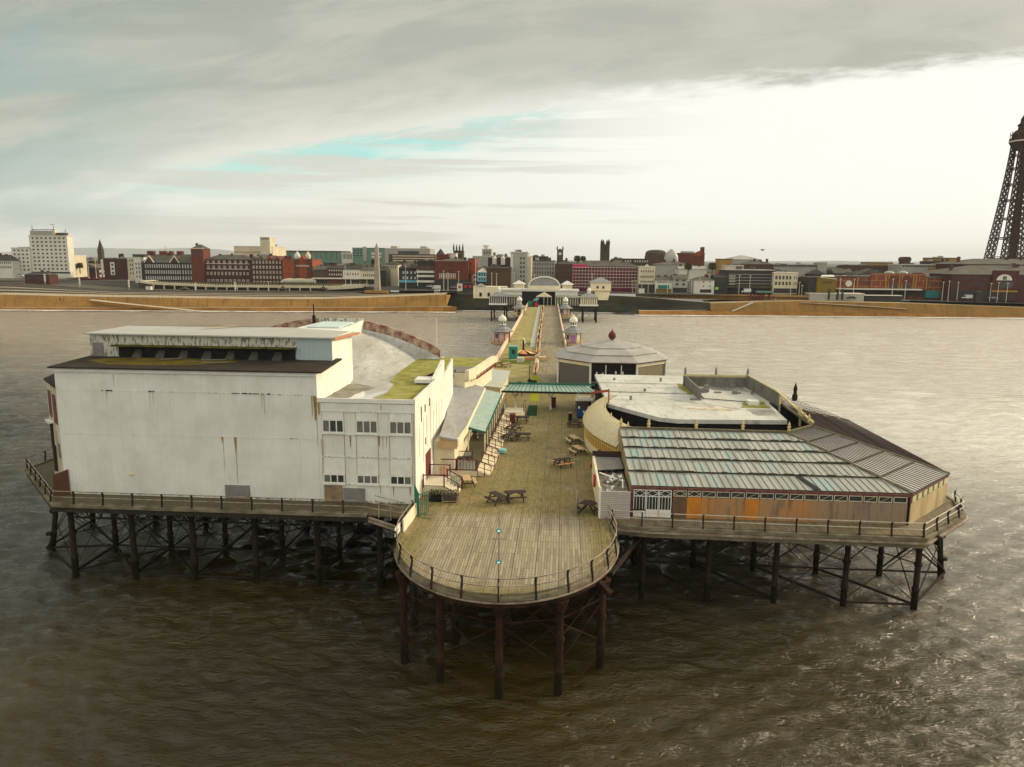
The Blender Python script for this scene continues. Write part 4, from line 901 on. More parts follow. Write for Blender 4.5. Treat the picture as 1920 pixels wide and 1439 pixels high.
for k in range(16):           # strip of small top lights
    u = 8.9+k*WK; f = MB(); t = .045; z0, z1 = 8.97, 9.45
    f.box(u, u+WK-.1, 56.28, 56.36, z0, z0+t); f.box(u, u+WK-.1, 56.28, 56.36, z1-t, z1); f.box(u, u+t, 56.28, 56.36, z0+t, z1-t); f.box(u+WK-.1-t, u+WK-.1, 56.28, 56.36, z0+t, z1-t)
    if k in (0, 1): f.bar((u+t, 56.3, 9.2), (u+.5, 56.3, 9.42), .03); f.bar((u+.5, 56.3, 9.42), (u+.95, 56.3, 9.2), .03); f.bar((u+t, 56.3, 9.2), (u+.5, 56.3, 9.0), .03); f.bar((u+.5, 56.3, 9.0), (u+.95, 56.3, 9.2), .03)
    elif k % 3: f.bar((u+.1, 56.31, 9.0), (u+.9, 56.31, 9.42), .02)
    fo = f.build('top_light', mat('cream_frame', (.60, .55, .40), .6), sun_b); MB().box(u+t, u+WK-.1-t, 56.37, 56.385, z0+t, z1-t).build('pane', M['glass'], fo)
d45 = Vector((WP[2][0]-WP[1][0], WP[2][1]-WP[1][1])); L45 = d45.length; d45 /= L45; n45 = Vector((d45.y, -d45.x))
def on45(s0, s1, z0, z1, t=.04):
    a = Vector(WP[1])+d45*s0; b = Vector(WP[1])+d45*s1; return MB().poly([tuple(a-n45*.03), tuple(a+n45*t), tuple(b+n45*t), tuple(b-n45*.03)], z0, z1)
sm = mat('sunlit_plywood', (.52, .42, .24), .8, (.36, .25, .12), .8, .8, stretch=(1, 1, .4))  # paler, yellower end boards: warm light put into the colour
for k in range(7): on45(k*L45/7+.02, (k+1)*L45/7-.02, DZ+.02, 8.93, .03+.004*(k % 2)).build('plywood_panel', sm, sun_b)
for k in range(7): on45(k*L45/7+.2, (k+1)*L45/7-.15, 8.98, 9.46).build('top_light', mat('cream_light', (.55, .50, .28), .5), sun_b)
on45(-.05, L45, 9.47, 9.62, .06).build('fascia_board', M['maroon'], sun_b)
# decayed left flank wall of the building
MB().poly([(5.60, 56.45), (5.66, 56.45), (5.60, 70.5), (5.5, 70.5)], DZ, 9.6).build('left_wall', M['tan'] and mat('decayed_tan', (.36, .28, .14), .8, (.12, .10, .06), .8, .9, stretch=(1, 1, .4)), sun_b)
m = MB(); m.add([(5.5, 70.5, 9.6), (5.58, 56.5, 9.6), (5.58, 70.5, 11.2), (5.62, 70.5, 9.6), (5.64, 56.5, 9.6), (5.64, 70.5, 11.2)], [(0, 1, 2), (5, 4, 3), (0, 3, 4, 1), (2, 1, 4, 5)]); m.build('left_gable', MATS['decayed_tan'], sun_b)
# finials along the ridge
def finial(u, v, z, s=1., par=None, mt=None):
    m = MB(); m.lathe(u, v, [(.16*s, z), (.2*s, z+.1*s), (.09*s, z+.22*s), (.24*s, z+.42*s), (.10*s, z+.56*s), (.17*s, z+.72*s), (.04*s, z+.95*s), (.01, z+1.1*s)], 8)
    return m.build('finial', mt or M['gold'], par, smooth=True)
for u in (5.75, 8.4, 12.9, 17.3, 21.6): finial(u, 70.0, 11.35, .85, sun_b)
for (u, v) in ((24.8, 74.2), (25.0, 78)): finial(u, v, 11.35, .8, sun_b)
# flat white roof with glazed front, behind
wr = thing('flat_roof_bar', 'broad white flat roofed bar with a dark strip of windows behind the glass roof', 'building', (14, 78, DZ))
FP = [(5.3, 84.2), (10.3, 77.2), (12.2, 76.4), (23.6, 77.2), (24.6, 92), (24.0, 106.3), (4.7, 106.3), (5.2, 90)]
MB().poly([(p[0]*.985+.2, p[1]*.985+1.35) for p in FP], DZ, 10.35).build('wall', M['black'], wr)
MB().poly(FP, 10.4, 10.85).build('roof', M['whiteroof'], wr)
m = MB(); m.bar((4.9, 98.8, 10.9), (17, 98.8, 10.9), .06, .04); m.bar((12.5, 88, 10.86), (20, 82.5, 10.86), .05, .03); wj = m.build('roof_joint', M['greyboard'], wr)
MB().poly(jag([(13.4, 83.2), (15, 84.3), (18, 84), (20, 82.0), (18.6, 81.4), (15, 81.6)]), 10.851, 10.856).build('rust_pond', mat('rust_pond', (.36, .27, .14), .7, (.60, .60, .55), .9, 1.), wr)
MB().box(15.3, 16.6, 87.4, 87.9, 10.851, 11.0).build('roof_vent', M['greyboard'], wr)
MB().box(21.5, 22.7, 85.0, 86.2, 10.851, 11.35).build('roof_unit', M['whiteplain'], wr)
MB().poly(jag([(16.6, 92), (17.2, 98), (15.5, 99.5), (15.2, 96), (15.8, 91)]), 10.8515, 10.875).build('moss_patch', M['moss'], wr)
MB().poly(jag([(20.3, 83.4), (23.6, 83.2), (23.8, 87.5), (21.5, 87.3)]), 10.8512, 10.87).build('moss_patch', M['moss'], wr)
rk = random.Random(31); m = MB()
for _ in range(9): u, v = rk.uniform(16.8, 23.6), rk.uniform(91.5, 97); m.box(u, u+rk.uniform(.2, .9), v, v+rk.uniform(.2, .6), 10.855, 10.855+rk.uniform(.12, .7))
m.build('roof_clutter', M['greyboard'], wr)['kind'] = 'stuff'
MB().poly(jag([(19.5, 94.5), (23.9, 94.0), (23.6, 97.3), (19.0, 97.3)]), 10.852, 10.862).build('damp_patch', mat('damp_felt', (.16, .155, .13), .6, (.33, .33, .30), .5, .9), wr)
MB().poly(jag([(21.0, 79.2), (23.4, 79.6), (23.6, 83.0), (20.6, 82.6)]), 10.851, 10.859).build('damp_patch', MATS['damp_felt'], wr)
m = MB(); m.bar((17.0, 97.2, 10.95), (17.0, 88.2, 10.95), .1); m.bar((17, 88.2, 10.95), (22, 86.6, 10.95), .08); m.bar((6, 92, 10.88), (16, 91.4, 10.88), .05); m.build('roof_pipe', M['iron'], wr)
m = MB()
for k in range(7): m.bar((5.2+.1*k, 84+k*2.9, 10.853), (16.4+.3*k, 83.6+k*2.9, 10.853), .035, .012)
m.build('felt_seam', M['greyboard'], wr)['kind'] = 'stuff'
for (u, v, h) in ((8.2, 87, .45), (10.5, 93, .35), (13.5, 101, .5), (7.2, 101.5, .3), (20.6, 101.8, .5)): MB().cyl((u, v, 10.8), (u, v, 10.85+h), .16, n=8).build('vent_pipe', M['greyboard'], wr)
m = MB()
def fro(a, b, n_):
    a, b = Vector(a), Vector(b)
    for k in range(n_+1): p = a+(b-a)*k/n_; m.bar((*p, DZ), (*p, 10.38), .07)
    for z in (8.4, 9.5): m.bar((*a, z), (*b, z), .06)
fro((5.6, 84.4), (10.35, 77.95), 9); fro((10.35, 77.95), (12.3, 77.3), 3); fro((12.3, 77.3), (16.5, 77.5), 4)
m.build('window_frame', mat('grey_frame', (.30, .29, .26), .6), wr)
m = MB()
for p in ((15.1, 92.5), ): pass
m.poly([(16.2, 97.6), (16.4, 97.6), (14.95+1.6, 87.5), (14.75+1.6, 87.5)], 10.85, 12.2); m.box(16.0, 24.3, 97.5, 97.75, 10.85, 12.4); m.poly([(24.1, 97.7), (24.4, 97.7), (25.0, 84.5), (24.7, 84.5)], 10.85, 12.4)
m.build('parapet', M['greyboard'] and mat('grey_boarding', (.20, .19, .17), .8, (.11, .10, .085), .9, .8, stretch=(1, 1, .4)), wr)
m = MB(); m.box(16.0, 24.4, 97.4, 97.49, 12.25, 12.48)
for k in range(26): m.box(16.2+k*.31, 16.35+k*.31, 97.38, 97.48, 12.08, 12.24)
m.bar((24.3, 97.5, 12.48), (24.8, 86, 12.45), .14, .14); m.bar((24.8, 86, 12.45), (25.1, 73.8, 11.4), .2, .18)
for (u, v) in ((24.85, 84.5), (25.0, 77.5)): m.bar((u, v, 10.2), (u, v, 12.1), .2); m.bar((u-.02, v-1.5, 11.9), (u, v, 11.0), .12); m.bar((u, v+1.2, 12.1), (u, v, 11.0), .12)
m.build('yellow_cornice', mat('cream_yellow', (.58, .50, .26), .7, (.42, .36, .2), 1.5, .6), wr)
for (u, v) in ((16.2, 97.5), (20.2, 97.5), (24.3, 97.5)): finial(u, v, 12.48, .95, wr, M['greyboard'])
m = MB(); m.lathe(28.2, 90, [(.3, 10.6), (.35, 11.2), (.2, 11.5), (.25, 12.1), (.05, 12.7), (.02, 12.9)], 8); m.build('dark_vent', M['iron'], wr)
MB().box(5.35, 5.5, 84.4, 84.6, 10.86, 12.5).bar((5.4, 84.5, 12.3), (4.2, 86.0, 11.9), .12, .3).bar((4.2, 86, 11.9), (3.5, 88.5, 11.2), .12, .3).build('sign_arm', mat('red_timber', (.34, .09, .06), .7), wr)
# crescent veranda
cv = thing('curved_veranda', 'curved yellow veranda with a ribbed barrel roof bulging onto the deck', 'veranda', (4, 78, DZ))
CC = (26.45, 81.0); R0, R1 = 23.85, 21.6
def cpt(R, deg): a = math.radians(deg); return (CC[0]-R*math.cos(a), CC[1]+R*math.sin(a))
degs = [-28.5+52*k/44 for k in range(45)]; sk = MB(); ribs = MB()
prof = [(R0+.2, 9.45), (R0-.1, 9.95), (R0-.55, 10.4), (R0-1.1, 10.7), (R0-1.7, 10.87), (R1-.1, 10.92)]
for k in range(44):
    for i in range(5):
        a, b = cpt(prof[i][0], degs[k]), cpt(prof[i][0], degs[k+1]); c, d = cpt(prof[i+1][0], degs[k+1]), cpt(prof[i+1][0], degs[k])
        sk.quad((*a, prof[i][1]), (*d, prof[i+1][1]), (*c, prof[i+1][1]), (*b, prof[i][1]))
    for i in range(5):
        ribs.bar((*cpt(prof[i][0], degs[k]), prof[i][1]+.03), (*cpt(prof[i+1][0], degs[k]), prof[i+1][1]+.03), .10, .08)
rs = sk.build('roof', mat('veranda_roof', (.56, .50, .36), .5, (.42, .38, .28), 1., .6), cv, smooth=True); ribs.build('roof_ribs', mat('veranda_rib', (.66, .60, .42), .55, (.6, .5, .25), .8, .6), rs)
wl = MB(); am = MB(); fr_ = MB(); inn = MB()
for k in range(44):
    a, b = cpt(R0, degs[k]), cpt(R0, degs[k+1]); a2, b2 = cpt(R0-.12, degs[k]), cpt(R0-.12, degs[k+1])
    wl.poly([a, b, b2, a2], DZ, 8.05); am.poly([cpt(R0-.04, degs[k]), cpt(R0-.04, degs[k+1]), b2, a2], 8.05, 9.45)
    fr_.bar((*a, 8.05), (*a, 9.45), .06); fr_.bar((*a, 8.08), (*b, 8.08), .07); fr_.bar((*a, 9.0), (*b, 9.0), .05); fr_.bar((*a, 9.42), (*b, 9.42), .09)
    mid_ = ((a[0]+b[0])/2, (a[1]+b[1])/2); fr_.bar((*a, 9.02), (*mid_, 9.38), .03); fr_.bar((*mid_, 9.38), (*b, 9.02), .03)
    inn.poly([cpt(R1, degs[k]), cpt(R1, degs[k+1]), cpt(R1-.1, degs[k+1]), cpt(R1-.1, degs[k])], DZ, 10.9)
wl.build('wall', M['cream'], cv); am.build('amber_glazing', M['amber'], cv); fr_.build('yellow_tracery', M['yellow'], cv); inn.build('inner_wall', M['dwood'], cv)
for dg in (-24, -12, 0, 12): p = cpt(R1+.1, dg); finial(p[0], p[1], 10.95, .45, cv)
MB().bar((2.95, 70.4, DZ), (3.75, 69.6, 9.2), .5, .06).build('leaning_board', M['owood'], cv)
# ruined hut
hut = thing('ruined_hut', 'small hut with a collapsed roof full of debris beside the deck', 'hut', (4.3, 55.7, DZ))
MB().box(3.2, 5.5, 55.62, 55.74, DZ, 9.42).build('front_wall', brick('painted_boards', (.42, .38, .35), (.48, .44, .40), (.22, .19, .17), 1., .7, 2.6, .15, .02), hut)
MB().poly([(3.08, 55.62), (3.2, 55.62), (3.15, 66), (2.9, 66)], DZ, 9.5).build('side_wall', M['cream'], hut)
MB().box(2.9, 5.5, 65.9, 66.0, DZ, 9.95).build('rear_wall', M['dwood'], hut)
MB().poly([(3.2, 55.75), (5.48, 55.75), (5.4, 65.9), (3.1, 65.9)], DZ, 9.0).build('rubble', mat('rubble', (.12, .105, .08), .95, (.30, .28, .24), 1.8, .8, bump=.6), hut)
m = MB()
for _ in range(34):
    u = rng.uniform(3.4, 5.2); v = rng.uniform(56.2, 65.4); a = rng.uniform(0, 3.1); L = rng.uniform(.3, 1.3); z = rng.uniform(9.0, 9.35)
    m.bar((u, v, z), (min(5.4, max(3.2, u+math.cos(a)*L)), v+math.sin(a)*L, z+rng.uniform(-.1, .25)), rng.uniform(.05, .16), .04)
m.build('debris', M['greyboard'], hut)['kind'] = 'stuff'
m = MB()
for _ in range(12):
    u = rng.uniform(3.5, 5.0); v = rng.uniform(56.6, 64.4); w = rng.uniform(.2, .55); m.slab([(u, v, 9.1), (u+w, v+.1, 9.2), (u+w*.9, v+w, 9.35), (u-.05, v+w, 9.2)], .03)
m.bar((3.3, 60.5, 9.5), (5.2, 58.7, 9.35), .08); m.bar((5.0, 57, 9.3), (5.1, 58.8, 9.5), .08)
m.build('white_scraps', M['whiteplain'], hut)['kind'] = 'stuff'
MB().poly([(3.2, 61.5), (5.45, 62.2), (5.4, 65.8), (3.12, 65.8)], 9.38, 9.44).build('roof_remnant', M['greyboard'], hut)
q = MB(); q.lathe(3.0, 60.6, [(.0, 8.2), (.34, 8.3), (.34, 9.1), (.0, 9.2)], 4); MB().cyl((2.82, 60.6, 8.75), (2.95, 60.6, 8.75), .55, n=14).build('red_disc', M['red'], hut)
for p in ((3.14, 55.68),): MB().cyl((*p, DZ), (*p, 9.75), .09, n=6).build('corner_post', M['whiteplain'], hut)

# ================================================================ OCTAGONAL CAROUSEL HOUSE
oc_ = thing('carousel_house', 'octagonal kiosk with a stepped grey roof, shutters and a dark red ball on top', 'kiosk', (8, 123.6, DZ))
OC = (8.0, 123.6)
def octp(R, n=8, rot=22.5): return [(OC[0]+R*math.cos(math.radians(rot+45*k)), OC[1]+R*math.sin(math.radians(rot+45*k))) for k in range(n)]
OR_ = 9.45
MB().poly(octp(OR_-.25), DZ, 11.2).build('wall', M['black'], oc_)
pts8 = octp(OR_); inn8 = octp(OR_-.2)
for k in range(8):
    MB().cyl((*pts8[k], DZ), (*pts8[k], 11.3), .17, n=8).build('corner_post', M['whiteplain'], oc_)
    a, b = Vector(pts8[k]), Vector(pts8[(k+1) % 8]); d = (b-a).normalized(); nn = Vector((d.y, -d.x)); a2 = a+d*.25-nn*.1; b2 = b-d*.25-nn*.1
    if k == 5: # front bay, glazed
        for q in (1, 2): p = a+(b-a)*q/3-nn*.05; MB().bar((*p, DZ), (*p, 11.0), .14).build('mullion', M['whiteplain'], oc_)
        for s_, hh in ((.14, 9.6), (.22, 9.3), (.27, 9.5), (.55, 9.8), (.70, 9.75)):
            p = a+(b-a)*s_-nn*.12; MB().lathe(p.x, p.y, [(.03, hh-.3), (.16, hh-.1), (.13, hh+.15), (.04, hh+.3)], 6).build('white_ornament', M['whiteplain'], oc_)
        continue
    MB().poly([tuple(a2), tuple(b2), tuple(b2-nn*.06), tuple(a2-nn*.06)], DZ+.05, 10.75).build('shutter', M['olive'] if k in (6, 7, 0) else M['shutter'], oc_)
    MB().poly([tuple(a2+nn*.12), tuple(b2+nn*.12), tuple(b2-nn*.05), tuple(a2-nn*.05)], 10.75, 11.2).build('cream_valance', M['cream'], oc_)
MB().poly(octp(OR_+.12), 11.25, 11.5).build('cornice', mat('brown_cornice', (.17, .075, .04), .8, (.07, .05, .04), 1.5, .7), oc_)
tiers = [(9.9, 11.52, 7.75, 12.35), (7.95, 12.45, 5.1, 13.15), (5.3, 13.25, .9, 13.95)]
for (ra, za, rb, zb) in tiers:
    A, B = octp(ra), octp(rb); m = MB()
    m.add([(*p, za) for p in A]+[(*p, zb) for p in B]+[(*p, za-.10) for p in A], [(k, (k+1) % 8, 8+(k+1) % 8, 8+k) for k in range(8)]+[tuple(range(8, 16))]+[(16+k, 16+(k+1) % 8, (k+1) % 8, k) for k in range(8)]+[tuple(range(23, 15, -1))])
    m.build('roof_tier', mat('kiosk_roof', (.37, .355, .34), .75, (.27, .25, .21), .35, .6), oc_)
    if ra < 9: MB().poly(octp(ra-.02), za-.16, za-.101).build('tier_edge', mat('mossy_edge', (.26, .24, .10), .9, (.3, .2, .1), 1.5, .7), oc_)
m = MB(); m.lathe(8.2, 123.6, [(.08, 13.9), (.12, 14.1), (.38, 14.22), (.60, 14.5), (.66, 14.85), (.56, 15.2), (.32, 15.45), (.12, 15.6), (.06, 15.8), (.02, 16.0)], 18); m.build('ball_finial', M['dred'], oc_, smooth=True)
# ================================================================ TERRACE, STEPS AND RAILS BESIDE THE SHED
ter = thing('terrace', 'low cream fronted terrace with white balusters under the covered walk', 'terrace', (-9.6, 66, DZ))
MB().poly([(-11.75, 66.0), (-7.75, 66.0), (-7.3, 96), (-11.0, 96)], DZ, DZ+.5).build('platform', M['cream'], ter)
MB().poly([(-11.74, 66.05), (-7.8, 66.05), (-7.35, 96), (-11.0, 96)], DZ+.501, DZ+.52).build('platform_boards', M['deckdark'], ter)
def balustrade(T, a, b, z, h=1.05, n=None, post=True, z2=None):
    a, b = Vector(a), Vector(b); z2 = z if z2 is None else z2; L = (b-a).length; n = n or int(L/.13); m = MB()
    for k in range(1, n): p = a+(b-a)*k/n; zz = z+(z2-z)*k/n; m.bar((*p, zz+.12), (*p, zz+h-.05), .035)
    m.build('balusters', M['whiteplain'], T)
    m = MB(); m.bar((*a, z+h), (*b, z2+h), .07); m.bar((*a, z+.1), (*b, z2+.1), .06); m.build('handrail', M['dred'], T)
    for p, zz in ((a, z), (b, z2)): MB().box(p.x-.05, p.x+.05, p.y-.05, p.y+.05, zz-.05, zz+h+.08).build('newel', M['dred'], T)
for a, b in (((-11.7, 66.05), (-9.75, 66.05)), ((-9.65, 66.05), (-7.85, 66.05))): balustrade(ter, a, b, DZ+.5)
balustrade(ter, (-10.2, 69.0), (-8.6, 69.2), DZ+.5)
stp = thing('terrace_steps', 'flight of cream terrace steps nearest the camera, beside the balusters', 'steps', (-7.2, 67, DZ), 'flights of steps between deck and terrace')
def steps_flight(T, v0, v1, du):
    for k in range(3): MB().box(-7.72+du+.42*k, -7.34+du+.42*k, v0+.06, v1-.06, DZ, DZ+.44-.14*k).build('tread', M['cream'], T)
    MB().box(-7.74+du, -6.46+du, v1-.05, v1, DZ, DZ+.30).build('side_board', M['pink'], T)
    m = MB(); m.bar((-7.72+du, v0, DZ+1.5), (-6.45+du, v0, DZ+1.05), .07); m.bar((-7.72+du, v0, DZ+.9), (-6.45+du, v0, DZ+.5), .05)
    for u, z in ((-7.72, 1.5), (-7.08, 1.28), (-6.45, 1.05)): m.bar((u+du, v0, DZ), (u+du, v0, DZ+z), .07)
    m.build('handrail', M['dred'], T)
steps_flight(stp, 66.1, 69.0, 0)
for k in range(7):
    v = 69.2+3.05*k
    dup(stp, (-7.2+.018*(v-66), v+.9, DZ), 0, '%s flight of cream terrace steps counting back from the camera along the covered walk' % ('second third fourth fifth sixth seventh eighth'.split()[k]))
rs_ = thing('landing_stairs', 'small stair landing with white balusters at the maroon door of the hall', 'steps', (-10.6, 60, DZ))
MB().poly([(-11.8, 60.2), (-9.9, 60.2), (-9.9, 63.4), (-11.8, 63.4)], DZ, DZ+.72).build('landing', M['cream'], rs_)
for k in range(4): MB().box(-9.9+.3*k, -9.62+.3*k, 60.3, 61.9, DZ, DZ+.6-.15*k).build('tread', M['cream'], rs_)
balustrade(rs_, (-11.7, 60.15), (-9.9, 60.15), DZ+.7); balustrade(rs_, (-9.9, 60.15), (-8.7, 60.15), DZ+.7, z2=DZ)
balustrade(rs_, (-11.7, 63.45), (-9.9, 63.45), DZ+.7); balustrade(rs_, (-9.9, 62.0), (-8.6, 62.0), DZ+.7, z2=DZ)
MB().box(-10.9, -10.2, 63.5, 63.56, DZ+.3, DZ+1.6).build('orange_board', M['owood'], rs_)
tag(MB().lathe(-9.3, 62.9, [(.30, DZ), (.36, DZ+.2), (.34, DZ+.5), (.30, DZ+.52)], 12).build('round_tub', M['teal']), 'teal round tub beside the landing stairs', 'tub')
tag(MB().lathe(-6.1, 74.6, [(.26, DZ), (.42, DZ+.1), (.44, DZ+.42), (.38, DZ+.44)], 14).build('round_tub', M['cyan']), 'pale cyan round tub on the deck beside the terrace steps', 'tub')
gt = thing('metal_gate', 'dark green barred metal gate leaning open at the head of the gangway', 'gate', (-11.0, 55.5, DZ))
m = MB(); A_, B_ = (-11.8, 56.9), (-11.0, 54.6)
for t in [k/7 for k in range(8)]: p = lp(A_, B_, t); m.bar((*p, DZ+.1), (*p, DZ+1.9), .04)
for z in (.12, 1.0, 1.9): m.bar((*A_, DZ+z), (*B_, DZ+z), .07)
m.build('barred_leaf', M['green'], gt)
m = MB()
for t in [k/5 for k in range(6)]: p = lp((-11.0, 54.6), (-10.4, 55.6), t); m.bar((*p, DZ+.1), (*p, DZ+1.8), .04)
for z in (.12, 1.0, 1.8): m.bar((-11.0, 54.6, DZ+z), (-10.4, 55.6, DZ+z), .06)
m.bar((-10.9, 54.5, DZ), (-10.0, 54.2, DZ+.02), .05); m.build('second_leaf', M['green'], gt)
pl_ = thing('hedge_trough', 'long black trough of dark clipped hedge near the landing stairs', 'planter', (-9.7, 58.6, DZ))
MB().box(-10.9, -8.6, 58.3, 59.1, DZ, DZ+.35).build('trough', M['black'], pl_)
m = MB(); rg_ = random.Random(4)
for _ in range(900):
    u, v, z = rg_.uniform(-10.9, -8.6), rg_.uniform(58.25, 59.15), DZ+.3+rg_.random()*.55; a = rg_.random()*6.28; s = .06
    m.quad((u, v, z), (u+s*math.cos(a), v+s*math.sin(a), z+.03), (u+s*math.cos(a)-.03, v+s*math.sin(a), z+.09), (u-.03, v, z+.07))
m.build('foliage', mat('dark_hedge', (.012, .020, .010), .9, (.03, .04, .015), 5., .6), pl_)
cb = thing('crowd_barrier', 'silver crowd barrier standing in front of the dark hedge trough', 'barrier', (-9.0, 58.0, DZ))
m = MB(); m.bar((-9.7, 57.9, DZ+1.0), (-8.3, 58.1, DZ+1.0), .04); m.bar((-9.7, 57.9, DZ+.2), (-8.3, 58.1, DZ+.2), .04); m.bar((-9.7, 57.9, DZ), (-9.7, 57.9, DZ+1.0), .04); m.bar((-8.3, 58.1, DZ), (-8.3, 58.1, DZ+1.0), .04)
for k in range(1, 12): t = k/12; m.bar((-9.7+1.4*t, 57.9+.2*t, DZ+.2), (-9.7+1.4*t, 57.9+.2*t, DZ+1.), .018)
m.build('frame', M['railm'], cb)

# ================================================================ PICNIC TABLES AND SMALL THINGS ON THE DECK
def picnic(label, top, bench, leg='dwood', base=(0, 0, 0)):
    T = thing('picnic_table', label, 'picnic table', base, 'picnic tables on the pier'); b = base
    def S(m): m.v = [(p[0]+b[0], p[1]+b[1], p[2]+b[2]) for p in m.v]; return m
    m = MB()
    for k in range(5): m.box(-.9, .9, -.37+.15*k, -.24+.15*k, .71, .75)
    S(m).build('tabletop', M[top], T)
    for s in (-1, 1):
        m = MB()
        for k in range(2): m.box(-.9, .9, s*.72-.14+.15*k, s*.72-.01+.15*k, .42, .46)
        S(m).build('bench', M[bench], T)
    for s in (-1, 1):
        m = MB(); m.bar((s*.6, -.3, .71), (s*.6, -.68, 0), .08); m.bar((s*.6, .3, .71), (s*.6, .68, 0), .08); m.bar((s*.6, -.84, .38), (s*.6, .84, .38), .08); m.bar((s*.6, 0, .38), (s*.1, 0, .68), .06)
        S(m).build('leg_frame', M[leg], T)
    return T
d0 = picnic('dark picnic table nearest the camera, left of its pair in the middle of the deck', 'dwood', 'dwood', base=(-5.15, 58.6, DZ)); d0.rotation_euler[2] = -AX-math.radians(52)
def put(src, u, v, rot, label): return dup(src, (u, v, DZ), math.radians(rot), label)
put(d0, -3.75, 59.5, 12, 'dark picnic table touching another, right of the pair in the middle of the deck')
put(d0, -4.3, 80.6, 3, 'dark picnic table alone in the middle of the deck beyond the pair')
put(d0, -4.9, 89.6, 0, 'dark picnic table beside the red bin'); put(d0, -5.6, 84.6, 60, 'dark picnic table against the terrace steps, farther of two'); put(d0, -5.7, 80.4, 62, 'dark picnic table against the terrace steps, nearer of two')
dup(d0, (-9.3, 68.0, DZ+.52), .4, 'dark picnic table on the terrace behind the balusters'); dup(d0, (-9.0, 79.0, DZ+.52), .2, 'dark picnic table deep under the covered walk')
put(d0, -12.0, 137.5, 5, 'dark picnic table on the walkway by the pale balustrade'); put(d0, -8.5, 172, 5, 'dark picnic table on green boards behind the swing ride'); put(d0, 1.6, 88, 80, 'dark picnic table in shade in front of the blue tram')
l0 = picnic('pale wooden picnic table beside the landing stairs', 'lwood', 'lwood', base=(-8.35, 63.1, DZ)); l0.rotation_euler[2] = -AX-math.radians(75)
put(l0, 1.45, 79.6, -72, 'pale wooden picnic table by the curved veranda, farther of two'); put(l0, 1.85, 75.0, -66, 'pale wooden picnic table by the curved veranda, nearer of two')
put(l0, -10.6, 137, 40, 'pale wooden picnic table on the walkway by the pale balustrade')
o0 = picnic('picnic table with dark top and bright orange benches, askew on the deck', 'dwood', 'owood', base=(.2, 70.2, DZ)); o0.rotation_euler[2] = -AX+math.radians(32)
rt = thing('round_table', 'dark round picnic table with benches beside the ruined hut', 'table', (2.35, 57.2, DZ))
b_ = (2.35, 57.2)
MB().cyl((*b_, DZ+.70), (*b_, DZ+.75), .62, n=16).build('tabletop', M['dwood'], rt)
for k in range(4):
    a = k*math.pi/2+.5; c, s = math.cos(a), math.sin(a); MB().bar((b_[0]+c*.95-s*.35, b_[1]+s*.95+c*.35, DZ+.43), (b_[0]+c*.95+s*.35, b_[1]+s*.95-c*.35, DZ+.43), .26, .05).build('bench', M['dwood'], rt)
    MB().bar((b_[0], b_[1], DZ+.65), (b_[0]+c*.95, b_[1]+s*.95, DZ), .08).build('leg', M['dwood'], rt)
q = MB(); q.slab([(1.25, 56.0, DZ+1.1), (1.33, 56.0, DZ+1.1), (1.5, 58.0, DZ+1.5), (1.42, 58.0, DZ+1.5)], 1.2); tag(q.build('leaning_panel', M['greyboard']), 'thin grey panel standing upright beside the dark round table', 'panel')
bn = thing('litter_bin', 'dark red litter bin beside a dark picnic table', 'bin', (-6.05, 89.0, DZ)); MB().box(-6.35, -5.75, 88.7, 89.3, DZ, DZ+1.0).build('body', M['dred'], bn); MB().slab([(-6.42, 88.62, DZ+1.12), (-5.68, 88.62, DZ+1.12), (-5.68, 89.38, DZ+1.2), (-6.42, 89.38, DZ+1.2)], .1).build('lid', M['dred'], bn)
bn = thing('litter_bin', 'black litter bin in front of the blue tram', 'bin', (1.1, 90.5, DZ)); MB().box(.85, 1.35, 90.2, 90.7, DZ, DZ+1.1).build('body', M['black'], bn); MB().box(.82, 1.38, 90.17, 90.73, DZ+1.1, DZ+1.2).build('lid', M['greyboard'], bn)
bn = thing('litter_bin', 'dark red box bin under the glazed canopy by its middle post', 'bin', (-1.1, 99.5, DZ)); MB().box(-1.4, -.8, 99.2, 99.8, DZ, DZ+1.3).build('body', M['dred'], bn); MB().box(-1.43, -.77, 99.17, 99.83, DZ+1.3, DZ+1.38).build('lid', M['black'], bn)
# green mat, a-frame and stepped platform beyond the canopy
def flat(pts, z, name, mt, label, cat): return tag(MB().poly(pts, z, z+.02).build(name, mt), label, cat)
tm = mat('green_turf', (.22, .24, .015), .95, (.28, .26, .03), 1.5, .5); td = mat('dark_green_carpet', (.02, .06, .03), .95)
flat([(-4.6, 103.5), (-3.3, 103.5), (-4.0, 126.5), (-5.3, 126.5)], DZ, 'green_carpet', tm, 'bright green runner laid on the walkway behind the glazed canopy', 'carpet')
flat([(-4.5, 93.5), (-3.2, 93.5), (-3.35, 100.5), (-4.6, 100.5)], DZ, 'green_carpet', td, 'dark green mat on the deck in front of the glazed canopy', 'carpet')
pf = thing('cream_stage', 'low cream stepped stage on the deck in front of the glazed canopy', 'stage', (-6, 92.5, DZ))
for k in range(3): MB().box(-7.4, -4.8, 92.0+.35*k, 92.34+.35*k, DZ, DZ+.2+.2*k).build('step', M['cream'], pf)
MB().box(-7.4, -4.8, 93.05, 95.6, DZ, DZ+.62).build('platform', M['cream'], pf)
for a, b in (((-7.4, 92.0), (-7.4, 95.6)), ((-4.85, 93.0), (-4.85, 95.6))): balustrade(pf, a, b, DZ+.6, n=8)
bd = thing('sign_board', 'framed notice board with a white figure on green carpet behind the canopy', 'sign', (-4.3, 110, DZ))
MB().box(-4.75, -3.85, 109.9, 110.0, DZ+.3, DZ+2.0).build('board', M['black'], bd); MB().box(-4.5, -4.1, 109.86, 109.9, DZ+.4, DZ+1.1).build('white_figure', M['whiteplain'], bd)
